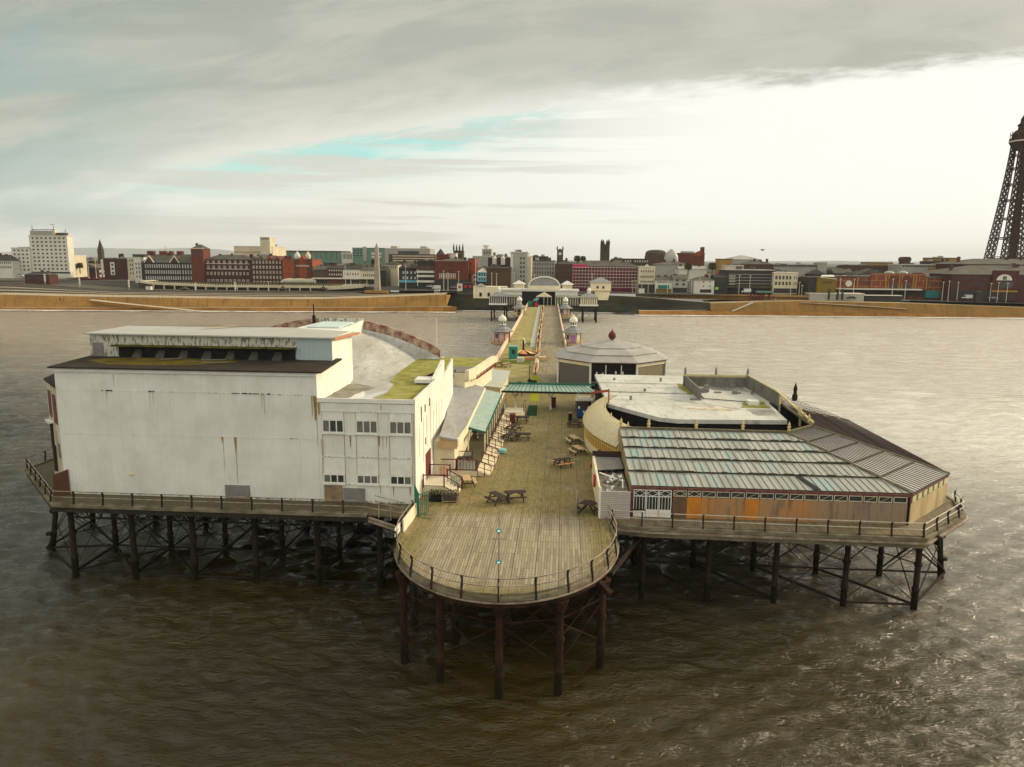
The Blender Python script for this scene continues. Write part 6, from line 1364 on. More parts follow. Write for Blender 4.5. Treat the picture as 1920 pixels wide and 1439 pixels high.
m = MB()
m.add([(-6000, 404, -2), (6000, 404, -2), (6000, 404.2, 5.5), (-6000, 404.2, 5.5)], [(0, 1, 2, 3)]); struct(m.build('ground_edge', darkw))
struct(strip([pv(x, 551.8, 399) for x in (830, 1000, 1130)], [pv(x, 548.5, 420) for x in (830, 1000, 1130)]).build('road', asph))
pmR = [(p[0], p[1], p[2]) for p in pm2]; struct(strip(pmR, [(p[0], p[1]+12, p[2]+.25) for p in pmR]).build('road', asph))
hm = mat('far_hill', (.07, .085, .05), 1., (.10, .10, .06), .001, .6)
def hills(x0, x1, prof, Y, nm):
    m = MB(); n = 60; A = []; B = []; Cc = []
    for k in range(n+1):
        x = x0+(x1-x0)*k/n; y = float(np.interp(x, [p[0] for p in prof], [p[1] for p in prof]))+.4*math.sin(k*1.7); p = pv(x, y, Y)
        A.append((p[0], Y-1500, 5)); B.append(p); Cc.append((p[0]*1.1, Y+2500, 5))
    for k in range(n): m.quad(A[k], A[k+1], B[k+1], B[k]); m.quad(B[k], B[k+1], Cc[k+1], Cc[k])
    return struct(m.build(nm, hm, smooth=True))
hills(-500, 900, [(-500, 476), (0, 474), (120, 465.5), (180, 465), (270, 467), (340, 465.5), (400, 466.5), (450, 473), (560, 480), (900, 486)], 16000, 'hills')
hills(900, 2500, [(900, 488), (1200, 489), (1440, 490.5), (1560, 489.5), (1700, 491), (1900, 493), (2500, 500)], 17000, 'hills')

# ================================================================ TOWN
TM = dict(
 white=mat('town_white', (.62, .60, .53), .7, (.45, .42, .34), .12, .5), cream=mat('town_cream', (.58, .52, .38), .75, (.42, .36, .24), .12, .6), grey=mat('town_grey', (.36, .35, .31), .8, (.25, .24, .21), .1, .6),
 red=brick('town_red_brick', (.15, .038, .022), (.11, .03, .019), (.12, .055, .045), .5), dkred=brick('town_dark_red_brick', (.085, .026, .021), (.06, .02, .018), (.085, .05, .04), .5), orange=brick('town_orange_brick', (.30, .072, .028), (.24, .055, .022), (.26, .08, .04), .5),
 brown=brick('town_brown_brick', (.11, .06, .035), (.085, .045, .028), (.08, .05, .035), .5), dark=mat('town_dark', (.035, .032, .03), .7, (.06, .055, .05), .1, .6), roof=mat('town_slate', (.125, .115, .095), .85, (.075, .07, .06), .15, .8), roofd=mat('town_dark_slate', (.055, .052, .045), .85, (.09, .085, .07), .15, .7),
 stone=mat('town_sooty_stone', (.085, .072, .04), .9, (.05, .045, .028), .2, .8), green=mat('town_green_glass', (.085, .20, .14), .35, (.16, .20, .17), .05, .8), pink=mat('town_pink_sheet', (.50, .02, .11), .7, (.38, .015, .08), .1, .5), maroon=mat('town_maroon_net', (.17, .018, .045), .8, (.09, .02, .03), .12, .8),
 terra=brick('town_terracotta', (.22, .062, .034), (.165, .048, .027), (.34, .21, .08), .35, w=1.6, h=1.2, ms=.05), ochre=mat('town_ochre', (.34, .20, .055), .8, (.3, .16, .04), .1, .7), olive=mat('town_olive', (.17, .125, .02), .8, (.12, .09, .02), .08, .6), blue=mat('town_pale_blue', (.16, .42, .52), .7), teal=mat('town_teal', (.02, .17, .17), .6), win=mat('town_window', (.035, .037, .04), .25, (.07, .07, .065), .4, .6), winw=mat('town_window_white', (.50, .48, .43), .6, (.3, .29, .26), .5, .5), trim=mat('town_trim', (.60, .56, .46), .7, (.4, .36, .28), .3, .5), dome=mat('silver_dome', (.36, .36, .33), .5, (.26, .26, .23), .1, .5))
FRA = {}
def bld(name, label, x0, x1, yt, yb, v, mt, wins=(), roof=None, dep=14, cat='building', group=None, wm='win', frame=False):
    ym = (yt+yb)/2; a = pv(x0, ym, v); b = pv(x1, ym, v); zt = pv((x0+x1)/2, yt, v)[2]; zb = pv((x0+x1)/2, yb, v)[2]
    T = thing(name, label, cat, (a[0], v, zb), group)
    MB().box(a[0], b[0], v, v+dep, zb-3, zt).build('wall', TM[mt], T)
    Z = lambda y: pv((x0+x1)/2, y, v)[2]; U = lambda x: pv(x, ym, v)[0]
    if roof:
        ty, yr, rm = roof; zr = Z(yr)
        if ty == 'hip': MB().gable(a[0]-.4, b[0]+.4, v-.5, v+dep+.4, zt, zr, 'u', hip=min(dep*.45, (b[0]-a[0])*.45)).build('roof', TM[rm], T)
        elif ty == 'gable': MB().gable(a[0]-.3, b[0]+.3, v-.5, v+dep+.4, zt, zr, 'u').build('roof', TM[rm], T)
        elif ty == 'front': MB().gable(a[0]-.3, b[0]+.3, v-.2, v+dep, zt, zr, 'v').build('roof', TM[rm], T)
        elif ty == 'flat': MB().box(a[0]-.4, b[0]+.4, v-.4, v+dep+.2, zt, zr).build('roof', TM[rm], T)
    else: MB().box(a[0]-.25, b[0]+.25, v-.25, v+dep+.2, zt, zt+.5).build('parapet', TM['trim' if mt in ('white', 'cream', 'grey') else 'roof'], T)
    if b[0]-a[0] > 6 and v < 560 and cat == 'building' and roof and roof[0] in ('hip', 'gable'):
        rq = random.Random(int(x0)); zr_ = pv((x0+x1)/2, roof[1], v)[2]
        for _ in range(min(4, 1+int((b[0]-a[0])/9))):
            u_ = rq.uniform(a[0]+1.5, b[0]-1.5); MB().box(u_-.7, u_+.7, v+dep*.4, v+dep*.4+1.1, zt, zr_+rq.uniform(.3, 1.3)).build('chimney', TM[rq.choice(('red', 'brown', 'roofd'))], T)
    if b[0]-a[0] > 8 and v < 560 and cat == 'building' and mt not in ('olive',) and (not roof or roof[0] == 'flat'):
        rq = random.Random(int(x0)+1); zr_ = pv((x0+x1)/2, roof[1], v)[2] if roof else zt
        for _ in range(2): u_ = rq.uniform(a[0]+2, b[0]-3.5); MB().box(u_-1, u_+rq.uniform(.8, 2.4), v+dep*.5, v+dep*.5+2, zr_, zr_+rq.uniform(.9, 1.8)).build('roof_plant', TM[rq.choice(('grey', 'roof'))], T)
    for (xa, xb, ya, yb_, n, fill) in wins:
        ua, ub = U(xa), U(xb); w = (ub-ua)/n*fill; h = Z(ya)-Z(yb_); st = (ub-ua)/n; base = None
        for k in range(n):
            u = ua+st*(k+.5)-w/2; z0 = Z(yb_)
            if base is None:
                base = MB().box(u, u+w, v-.12, v+.02, z0, z0+h).build('window', TM[wm], T); fr = None
                if frame:
                    f = MB(); t = .22; f.box(u-t, u, v-.2, v, z0-t, z0+h+t); f.box(u+w, u+w+t, v-.2, v, z0-t, z0+h+t); f.box(u, u+w, v-.2, v, z0-t, z0); f.box(u, u+w, v-.2, v, z0+h, z0+h+t); f.box(u+w/2-.08, u+w/2+.08, v-.18, v-.121, z0, z0+h); fr = f.build('frame', TM['trim'], base)
                u_0 = u
            else:
                c = share(base, T, loc=(u-u_0, 0, 0))
                if fr: share(fr, c)
    return T, U, Z
def stripm(T, U, Z, v, x0, x1, y0, y1, nm, mt, out=.3): MB().box(U(x0), U(x1), v-out, v, Z(y1), Z(y0)).build(nm, TM[mt] if isinstance(mt, str) else mt, T)
# ---- left end
bld('seafront_terrace', 'low white terrace at the far left edge with a dark roof', -40, 24, 489, 513, 470, 'white', [(-36, 22, 491, 495, 16, .4), (-36, 22, 499, 503, 16, .4)], ('hip', 478, 'roofd'))
T, U, Z = bld('tower_hotel', 'tall white slab hotel block with dark roof plant at the far left', 57, 128, 443, 512, 478, 'white', [(60, 126, 445.5+7.2*k, 448.5+7.2*k, 8, .42) for k in range(9)], None, 6)
stripm(T, U, Z, 478, 60, 103, 433, 443, 'penthouse', 'grey', -.5); MB().box(U(60), U(103), 480, 483.5, Z(443), Z(433)).build('penthouse_block', TM['cream'], T); MB().box(U(105), U(121), 480, 483.5, Z(443)+.5, Z(436.5)).build('plant_room', TM['dark'], T)
m = MB()
for x in (57, 60, 95, 97, 119): m.bar((U(x), 482, Z(443)), (U(x), 482, Z(423 if x in (57, 97) else 430)), .25)
m.bar((U(92), 482, Z(421)), (U(99), 482, Z(421)), .3); m.bar((U(60), 479.8, Z(431)), (U(103), 479.8, Z(431)), .4); m.build('aerials', TM['dark'], T)
stripm(T, U, Z, 478, 56, 129, 510, 513, 'ground_floor', 'dark', .1)
bld('hotel_wing', 'lower white wing joined to the left of the tall slab hotel', 23, 57, 466, 512, 477, 'white', [(25, 56, 468.5+7.2*k, 471.5+7.2*k, 4, .42) for k in range(6)], None, 6)
bld('yellow_flats', 'narrow pale yellow block just right of the slab hotel', 130.5, 138, 480, 512, 487, 'cream', [(130, 137, 484+7*k, 487+7*k, 2, .4) for k in range(4)])
bld('brick_shelter', 'low dark red shelter in front of the slab hotel', 46, 92, 516, 526, 425, 'dkred', [(50, 90, 518.5, 523, 8, .6)], ('hip', 510.5, 'roofd'), 8)
T = thing('church_spire', 'slim dark church spire standing right of the slab hotel', 'church', pv(186, 500, 560)); p = pv(186, 468, 560); q = pv(186, 449, 560); z0 = pv(186, 505, 560)[2]
MB().box(p[0]-1.7, p[0]+1.7, 560, 563.4, z0-5, p[2]).build('tower', TM['stone'], T); MB().lathe(p[0], 561.7, [(2.3, p[2]), (.1, q[2])], 4, math.pi/4).build('spire', TM['stone'], T)
T, U, Z = bld('brick_offices', 'boxy dark red brick block with one white window strip', 195, 240, 486, 516, 480, 'dkred', [], None, 12)
stripm(T, U, Z, 480, 207, 215, 492, 516, 'white_strip', 'white', .2)
for k in range(3): stripm(T, U, Z, 479.8, 209.5, 213, 495+7.5*k, 499+7.5*k, 'window', 'win', .12)
stripm(T, U, Z, 480, 190, 194, 487, 515, 'white_pilaster', 'white', .2)
bld('cream_house', 'narrow cream house with scattered windows left of the timbered hotel', 241, 252, 484, 518, 474, 'cream', [(242, 251, 487+8*k, 491+8*k, 2, .4) for k in range(4)]); bld('white_house', 'pale white house touching the timbered hotel', 252, 265, 482, 524, 470, 'white', [(253, 264, 493+8*k, 497+8*k, 2, .35) for k in range(4)], ('flat', 477, 'roofd'))
# timbered hotel
T, U, Z = bld('timbered_hotel', 'black and white Victorian hotel with two white edged gables and red chimneys', 266, 372, 493, 533, 465, 'dark', [(272, 340, 496+11*k, 503+11*k, 16, .5) for k in range(3)]+[(341, 371, 496+11*k, 503+11*k, 6, .4) for k in range(3)], ('hip', 477, 'roof'), 16, wm='winw')
for x in (284, 331):
    m = MB(); m.gable(U(x-9), U(x+9), 463.5, 474, Z(493), Z(480), 'v'); g_ = m.build('gable', TM['brown'], T)
    m = MB(); m.bar((U(x-9), 463.2, Z(493)), (U(x), 463.2, Z(480)), .5); m.bar((U(x+9), 463.2, Z(493)), (U(x), 463.2, Z(480)), .5); m.build('barge_board', TM['white'], g_)
for x, w in ((296, 6), (311, 3), (328, 5), (270, 3), (276, 3)): MB().box(U(x-w), U(x+w), 472, 475, Z(485), Z(471)).build('chimney', TM['red'], T)
m = MB(); m.bar((U(300), 473, Z(480)), (U(300), 473, Z(461)), .2); m.bar((U(303), 473, Z(480)), (U(303), 473, Z(463)), .15); m.build('aerials', TM['grey'], T)
for k in range(3): stripm(T, U, Z, 465, 268, 338, 503.5+11*k, 504.8+11*k, 'balcony', 'dark', 1.0)
T, U, Z = bld('brick_belvedere', 'square red brick tower with a pyramid roof beside the timbered hotel', 359.5, 382, 467, 530, 462, 'red', [(362, 381, 470, 478, 3, .35)], ('hip', 458.5, 'roof'), 10); stripm(T, U, Z, 462, 358.5, 383, 465.5, 467.2, 'eaves', 'cream', .8)
T, U, Z = bld('brick_hotel_wing', 'long dark red brick hotel wing with white window surrounds', 383, 470, 487, 533, 465, 'dkred', [(386, 468, 490, 493.5, 8, .28), (386, 468, 499.5, 503.5, 8, .28), (386, 468, 511, 515.5, 12, .25), (386, 468, 525, 530, 10, .4)], ('hip', 478, 'roof'), 16, wm='win', frame=True)
for y in (494.5, 504.5): stripm(T, U, Z, 465, 384, 469, y, y+.9, 'white_band', 'white', .3)
T, U, Z = bld('red_gabled_hotel', 'deep red hotel with many roof gables in the middle of the left seafront', 470, 530, 489, 536, 459, 'dkred', [(473, 529, 490+9.5*k, 494+9.5*k, 9, .28) for k in range(5)], ('hip', 479, 'roof'), 18, frame=True)
for x in (477, 492, 508, 522): MB().gable(U(x-5), U(x+5), 458, 470, Z(489), Z(480 if x != 492 else 477), 'v').build('gable', TM['roof' if x in (477, 492) else 'red'], T)
# red hotel with white domes
T, U, Z = bld('domed_red_hotel', 'bright red hotel with two white onion domes and white lettering', 530, 586, 487, 527, 456, 'orange', [(551, 562, 492, 496, 2, .35), (551, 562, 502, 507, 2, .35), (551, 562, 513, 518, 2, .35), (575, 585, 492, 496, 2, .35), (575, 585, 502, 507, 2, .35), (575, 585, 513, 518, 2, .35), (539, 544, 490, 493, 1, .5), (539, 544, 503, 506, 1, .5), (539, 544, 513, 516, 1, .5)], None, 18)
stripm(T, U, Z, 456, 551, 561.5, 486, 525, 'bay', 'red', .06); stripm(T, U, Z, 456, 575, 585.5, 486, 525, 'bay', 'red', .06)
MB().gable(U(561), U(575), 455.2, 466, Z(489), Z(479), 'v').build('front_gable', TM['orange'], T)
for x, s in ((555.5, 1), (575.5, .95)):
    b0 = pv(x, 486, 458); r = 2.0*s; MB().lathe(b0[0], 460, [(r*.8, b0[2]-1), (r*.8, b0[2]), (r*.95, b0[2]+.5), (r*1.0, b0[2]+1.5), (r*.85, b0[2]+2.8), (r*.4, b0[2]+3.9), (.15, b0[2]+4.8), (.05, b0[2]+6)], 12).build('onion_dome', TM['white'] if s == 1 else TM['cream'], T, smooth=True)
text_on('METROPOLE', 1.5, ((U(561)+U(577))/2, 454.9, Z(499)), TM['white'], T, .1)
for x in (534, 541): MB().box(U(x-2), U(x+2), 458, 461, Z(487), Z(480)).build('chimney', TM['red'], T)
T, U, Z = bld('glazed_sun_room', 'long low white sun room with dark windows in front of the domed hotel', 528, 591, 526, 535, 447, 'white', [(530, 590, 528.5, 533.5, 16, .6)], ('hip', 522.5, 'cream'), 7)
# raised promenade colonnade
T = thing('colonnade', 'long cream colonnade carrying the raised seafront promenade below the red hotels', 'colonnade', pv(470, 545, 432))
def CL(x): return float(np.interp(x, [262, 280, 400, 620, 655, 682], [526.5, 530, 535, 537, 535.5, 533]))
m = MB()
for k in range(42):
    xa, xb = 262+k*10, 272+k*10; p, q = pv(xa, CL(xa), 432), pv(xb, CL(xb), 432); t = 3.8 if xa < 610 else 6.5
    p2, q2 = pv(xa, CL(xa)+t, 432), pv(xb, CL(xb)+t, 432); m.add([p2, q2, q, p, (p[0], 447, p[2]), (q[0], 447, q[2])], [(0, 1, 2, 3), (3, 2, 5, 4)])
m.build('deck_edge', TM['cream'], T)
m = MB(); p = pv(262, 547, 436); q = pv(640, 548, 436); m.box(p[0], q[0], 436, 437, 6, 12.3); m.build('rear_wall', TM['stone'], T)
proto_c = None
for k in range(17):
    x = 288+k*19.6; p = pv(x, CL(x)+3.5, 432.3); q = pv(x, 546, 432.3)
    MB().box(p[0]-.3, p[0]+.3, 432.0, 432.6, q[2], p[2]).build('column', TM['cream'], T)
m = MB(); k = 0
for k in range(90): x = 264+k*4.6; p = pv(x, CL(x)-.3, 432.5); m.box(p[0]-.1, p[0]+.1, 432.4, 432.6, p[2]-.2, p[2]+.9)
m.build('balustrade', TM['cream'], T)
for (x, lab) in ((261+14, 'leftmost'), (344, 'second from left'), (529, 'third from left'), (605, 'rightmost')):
    p = pv(x, 549, 415); K = thing('seafront_shelter', 'small dark shelter with a flared roof below the colonnade, %s of four' % lab, 'shelter', p, 'flared roof shelters'); MB().box(p[0]-1.7, p[0]+1.7, 415, 418, p[2]-.5, p[2]+2.2).build('wall', TM['dark'], K); MB().lathe(p[0], 416.5, [(3.4, p[2]+2.2), (1.3, p[2]+2.9), (.7, p[2]+3.2), (.1, p[2]+4.0)], 4, math.pi/4).build('roof', TM['stone'], K)
# behind
T, U, Z = bld('cream_offices', 'wide cream windowless office block behind the red hotels', 439, 511, 463, 482, 600, 'cream', [], None, 30); stripm(T, U, Z, 600, 439, 511, 472.5, 473.6, 'band', 'ochre', .3)
T, U, Z = bld('cream_clock_tower', 'square cream tower rising above the office block', 488, 506, 446, 480, 596, 'cream', [(490, 505, 447, 449.5, 5, .7)], None, 12, cat='tower'); bld('dark_stair_tower', 'narrow dark tower right of the cream tower', 506.5, 512.5, 460, 480, 604, 'stone', [], None, 8, cat='tower')
T, U, Z = bld('green_glass_hall', 'very long low green glass hall with a flat overhanging roof', 522, 640, 473, 487, 700, 'green', [], ('flat', 470.5, 'stone'), 30)
for k in range(12): stripm(T, U, Z, 700, 524+k*9.7, 525+k*9.7, 473, 487, 'mullion', 'roof', .2)
bld('white_colonnade_block', 'small white ribbed block between the green glass buildings', 641, 661, 475, 487, 690, 'white', [(642, 660, 477, 486, 7, .5)], None, 14)
T, U, Z = bld('green_glass_offices', 'boxy pale green glass office block', 661, 722, 466, 490, 660, 'green', [(662, 680, 469+5*k, 471+5*k, 3, .7) for k in range(3)], None, 20); stripm(T, U, Z, 660, 681, 688, 463, 490, 'grey_fin', 'grey', 1.0); stripm(T, U, Z, 660, 697, 715, 474, 478, 'white_band', 'white', .8); stripm(T, U, Z, 660, 697, 715, 480, 484, 'white_band', 'white', .8)
T, U, Z = bld('concrete_complex', 'sprawling pale concrete complex with long horizontal bands', 722, 806, 467, 495, 620, 'grey', [(746, 786, 471, 477, 1, .98)], None, 24)
for (x0, x1, y0) in ((732, 744, 462), (787, 799, 462)): MB().box(U(x0), U(x1), 622, 632, Z(467)+.4, Z(y0)).build('roof_tower', TM['grey'], T)
T, U, Z = bld('banded_offices', 'low office block with alternating brown and cream bands', 729, 815, 478, 492, 585, 'brown', [], None, 16); [stripm(T, U, Z, 585, 736, 814, y, y+1.8, 'cream_band', 'cream', .3) for y in (479.5, 484, 488.5)]
T = thing('obelisk', 'tall weathered stone obelisk on the promenade left of the pier', 'monument', pv(708, 545, 402)); p, q = pv(708, 545.5, 402), pv(708, 465, 402); top = pv(708, 455.5, 402)
MB().lathe(p[0], 402, [(2.15, p[2]), (1.95, p[2]+5), (1.2, q[2]), (.08, top[2])], 4, math.pi/4).build('shaft', mat('obelisk_stone', (.33, .29, .23), .8, (.22, .19, .14), .3, .7), T); MB().box(p[0]-6.5, p[0]+6.5, 398.5, 405, p[2]-1.2, p[2]+.1).build('plinth', TM['ochre'], T)
# parade of shops
for (nm, lab, x0, x1, yt, yb, yr, mt, rf, ws) in (
 ('corner_shop', 'small orange fronted house with a grey roof right of the domed hotel', 587, 614, 506, 533, 497.5, 'brown', 'roof', [(590, 613, 508, 513, 4, .5), (590, 613, 516, 519, 4, .5)]),
 ('parade_house', 'dark red shop house with rows of small white windows', 614, 643, 504, 533, 497.5, 'dkred', 'roofd', [(616, 642, 506, 509, 6, .5), (616, 642, 513.5, 517, 6, .5)]),
 ('parade_house', 'white gabled shop house in the seafront parade', 643, 675, 506, 533, 496, 'white', 'roofd', [(645, 674, 512, 517, 6, .35)]),
 ('parade_house', 'cream shop house nearest the obelisk, on its left', 675, 704, 508, 533, 499, 'cream', 'roof', [(680, 703, 514, 519, 6, .4)])):
    T, U, Z = bld(nm, lab, x0, x1, yt, yb, 450, mt, ws, ('gable', yr, rf), 14, wm='win' if mt != 'dkred' else 'winw'); stripm(T, U, Z, 450, x0, x1, 521, 523.5, 'shop_fascia', 'trim', 2.2); stripm(T, U, Z, 450, x0+.5, x1-.5, 524.5, 533, 'shop_front', 'red' if x0 == 614 else 'dark', .3)
bld('gable_row', 'cream gabled terrace with dark ground floor right of the obelisk', 718, 746, 497, 535, 470, 'cream', [(724, 744, 499, 504, 5, .35)], ('hip', 490, 'roofd'), 14); 
T, U, Z = bld('tudor_hotel', 'dark gabled hotel with bay windows right of the obelisk', 748, 783, 503, 541, 432, 'dark', [(753, 782, 509, 514, 4, .45), (753, 782, 519, 524, 4, .45)], ('hip', 490, 'roof'), 16, wm='winw')
for x in (757, 773): MB().gable(U(x-7), U(x+7), 431, 440, Z(503), Z(495), 'v').build('gable', TM['roof'], T)
stripm(T, U, Z, 432, 748, 783, 526, 530, 'shop_fascia', 'blue', .6)
T, U, Z = bld('balcony_hotel', 'five floor dark hotel with broad cream balcony bands', 783, 815, 490, 543, 428, 'dark', [(784, 814, 500.5, 505, 4, .7)], None, 14); [stripm(T, U, Z, 428, 782, 815, y, y+4, 'balcony', 'white', 1.4) for y in (508, 516, 526)]; stripm(T, U, Z, 428, 784, 814, 499, 506, 'brick_band', 'red', .05)
bld('low_roof_shop', 'pitched dark roof building between obelisk and timber houses', 705, 724, 508, 533, 455, 'dark', [], ('gable', 500, 'roofd'), 12)
T, U, Z = bld('red_brick_hall', 'massive plain red brick hall with a row of yellow windows', 815, 878, 490.5, 544, 425, 'red', [(823, 855, 513, 521.5, 10, .55)], ('hip', 484.5, 'roof'), 26, wm='cream' if False else 'winw'); stripm(T, U, Z, 425, 815, 878, 525, 544, 'dark_ground_floor', 'dark', .25)
stripm(T, U, Z, 425, 822, 856, 522, 523.5, 'cream_band', 'ochre', .3); stripm(T, U, Z, 425, 840, 848, 497, 500, 'blind_window', 'dkred', .15); stripm(T, U, Z, 425, 840, 848, 506, 509, 'blind_window', 'dkred', .15)
T = thing('brick_turret', 'small red turret with a pointed dark roof behind the red brick hall', 'turret', pv(825, 490, 470)); p = pv(825, 477, 470); q = pv(825, 466.5, 470); MB().box(p[0]-2.2, p[0]+5.5, 470, 476, p[2]-8, p[2]).build('wall', TM['red'], T); MB().lathe(p[0], 472.5, [(2.9, p[2]), (.1, q[2])], 8).build('roof', TM['roofd'], T)
bld('white_plant_box', 'plain white box standing on the roofline behind the red hall', 838, 855, 476.5, 490, 480, 'white', [], None, 8)
bld('orange_drum', 'bright orange rounded end wall beside the red brick hall', 877.5, 892, 486, 505, 430, 'orange', [], None, 12)
def church(name, label, x0, x1, yt, ybase, v, pins, wid=1.1, belfry=True):
    T = thing(name, label, 'church', pv((x0+x1)/2, ybase, v)); a, b = pv(x0, yt, v), pv(x1, yt, v); zb = pv(x0, ybase, v)[2]; d = b[0]-a[0]
    MB().box(a[0], b[0], v, v+d, zb-6, a[2]).build('tower', TM['stone'], T)
    for (x, y) in pins: p = pv(x, y, v); MB().lathe(p[0], v+.6, [(wid, a[2]-.2), (wid, a[2]+(p[2]-a[2])*.35), (.08, p[2])], 4, math.pi/4).build('pinnacle', TM['stone'], T)
    if belfry: c = (a[0]+b[0])/2; MB().box(c-d*.13, c+d*.13, v-.1, v, a[2]-d*.9, a[2]-d*.35).build('belfry_opening', TM['dark'], T)
    return T, a, b
church('church_tower', 'square dark church tower with four tall thin pinnacles', 850, 868, 470, 492, 620, [(850.5, 456), (856, 457.5), (861.5, 457.5), (867.5, 456)], .9)
T, a, b = church('church_tower', 'small dark church tower with a pale clock face', 1044.5, 1056, 468, 492, 600, [(1045, 461), (1055.5, 461), (1050, 466)], .8, False); c = (a[0]+b[0])/2; MB().cyl((c, 599.8, a[2]-3.4), (c, 600, a[2]-3.4), 1.3, n=16).build('clock_face', TM['white'], T)
church('church_tower', 'tall heavy dark church tower with corner turrets, the highest of the churches', 1126.5, 1143.5, 458, 490, 600, [(1128.5, 448), (1131.5, 449.5), (1138.5, 449.5), (1142, 448)], 1.3)
T, U, Z = bld('dish_block', 'pale tower block with satellite dishes on its roof', 904, 921, 468, 495, 640, 'grey', [(906, 920, 472, 476, 3, .5)], None, 12); m = MB(); p = pv(911, 463, 641); m.lathe(p[0], 645, [(.3, p[2]-3), (2.6, p[2]+.6), (2.8, p[2]+1.4)], 10); m.bar((U(906), 641, Z(468)), (U(906), 641, Z(461)), .3); m.build('satellite_dish', TM['white'], T)
bld('grey_low_block', 'long low grey block behind the blue and white house', 886, 935, 481.5, 495, 600, 'grey', [], None, 20)
T, U, Z = bld('blue_bay_house', 'narrow pale blue and white bay fronted house with a rounded gable', 895, 912, 511, 541, 424, 'blue', [(897, 911, 512, 518, 3, .5), (897, 911, 521, 526, 3, .5)], ('hip', 504, 'white'), 10); stripm(T, U, Z, 424, 895, 912, 528.5, 541, 'dark_shop', 'dark', .2); stripm(T, U, Z, 424, 895, 912, 518.7, 520.5, 'white_band', 'white', .25)
bld('dark_brick_block', 'blank dark brown brick block with a grey roof behind the entrance arch', 912, 957, 504, 543, 425, 'brown', [], ('flat', 501, 'roof'), 16)
T, U, Z = bld('turreted_hotel', 'reddish Victorian hotel with two white turret bays and a grey roof', 915, 957, 484, 505, 480, 'dkred', [(918, 955, 487, 491, 10, .5), (918, 955, 494, 498, 10, .5)], ('hip', 477, 'roof'), 16)
for x in (927, 943): p = pv(x, 494, 479.5); MB().lathe(p[0], 479.5, [(1.4, p[2]-1), (1.4, p[2]+3), (1.6, p[2]+3.1), (.2, p[2]+5)], 8).build('turret', TM['white'], T)
T, U, Z = bld('grey_hotel_block', 'tall plain grey rendered hotel block with paired arched windows', 957, 989, 474, 541, 432, 'grey', [(974, 985, 482.5+8.4*k, 487+8.4*k, 2, .55) for k in range(6)]+[(959, 963, 482+8.4*k, 485+8.4*k, 1, .5) for k in range(6)], None, 20); stripm(T, U, Z, 432, 957, 962, 477, 541, 'rusticated_edge', 'white', .2); MB().box(U(989)+.01, U(996), 435, 446, Z(541), Z(481)).build('cream_rear_wing', TM['cream'], T)
bld('roofline_block', 'low dark block on the skyline right of the grey hotel', 995, 1027, 482, 495, 540, 'stone', [(997, 1026, 484, 487, 8, .6)], None, 14)
T, U, Z = bld('classical_bank', 'grey classical stone front with many windows behind the arch', 994, 1040, 490, 530, 465, 'grey', [(996, 1039, 493.5+8*k, 498+8*k, 9, .4) for k in range(4)], ('flat', 488.5, 'roof'), 16)
bld('brown_terrace', 'brown brick terrace left of the scaffolded pink hotel', 1040, 1074, 496, 545, 450, 'brown', [(1042, 1073, 500+9*k, 504+9*k, 6, .4) for k in range(4)], ('hip', 488, 'roofd'), 14)
T, U, Z = bld('scaffolded_hotel', 'long hotel wrapped in maroon netting and scaffolding with a bright pink sheet', 1074, 1197, 500, 541, 420, 'maroon', [(1094, 1195, 503+10*k, 506+10*k, 14, .4) for k in range(4)], ('hip', 489, 'roof'), 18)
stripm(T, U, Z, 420, 1073, 1101, 497, 502.5, 'pink_sheet', 'pink', 1.6); stripm(T, U, Z, 420, 1073, 1090, 502.5, 541, 'pink_netting', 'maroon', 1.4)
m = MB()
for y in (502, 508.5, 514.5, 520.5, 527, 533, 538.5): m.bar((U(1074), 418.3, Z(y)), (U(1196), 418.3, Z(y)), .22)
for k in range(22): x = 1074+k*5.8; m.bar((U(x), 418.2, Z(541)), (U(x), 418.2, Z(500)), .12)
m.build('scaffold_poles', TM['trim'], T)
bld('attic_block', 'dark flat topped block with a line of white attic windows on the skyline', 1150, 1217, 486.5, 498, 520, 'stone', [(1152, 1216, 488.5, 492, 14, .5)], None, 16, wm='winw')
T, U, Z = bld('ornate_cream_hotel', 'ornate four storey cream building with a small pointed gable and dark ground floor', 1197.5, 1228, 501.5, 549, 412, 'cream', [(1200, 1226, 507, 511, 6, .4), (1200, 1226, 517, 521.5, 7, .5), (1200, 1226, 526.5, 530.5, 7, .5)], None, 14); stripm(T, U, Z, 412, 1197, 1229, 533.5, 549, 'dark_ground_floor', 'dark', .2); MB().gable(U(1207), U(1219), 411.5, 416, Z(501.5), Z(496), 'v').build('gable', TM['white'], T)
T, U, Z = bld('teal_shop', 'low white house with a grey roof and teal shop front', 1228.5, 1261, 526, 549, 410, 'white', [(1231, 1259, 528, 530.5, 10, .5)], ('gable', 518.5, 'roof'), 12); stripm(T, U, Z, 410, 1234, 1254, 535, 541, 'teal_fascia', 'teal', .6); stripm(T, U, Z, 410, 1230, 1259, 542, 549, 'green_shop_front', 'olive', .2)
T, U, Z = bld('grey_pair_house', 'two storey grey rendered pair of houses with four dark windows', 1261.5, 1289, 524, 549, 409, 'grey', [(1263, 1288, 524.5, 528, 2, .42), (1263, 1288, 531.5, 535.5, 2, .42)], ('gable', 515.5, 'roof'), 12); stripm(T, U, Z, 409, 1262, 1288, 540, 549, 'shop_front', 'dark', .25)
T, U, Z = bld('white_pub', 'bright white two storey pub with a hipped grey roof', 1301, 1339, 526, 549, 408, 'white', [(1313, 1337, 527.5, 530.5, 2, .15), (1313, 1337, 535.5, 538.5, 2, .15)], ('hip', 519, 'roof'), 14); stripm(T, U, Z, 408, 1313, 1334, 543, 549, 'dark_front', 'dark', .15)
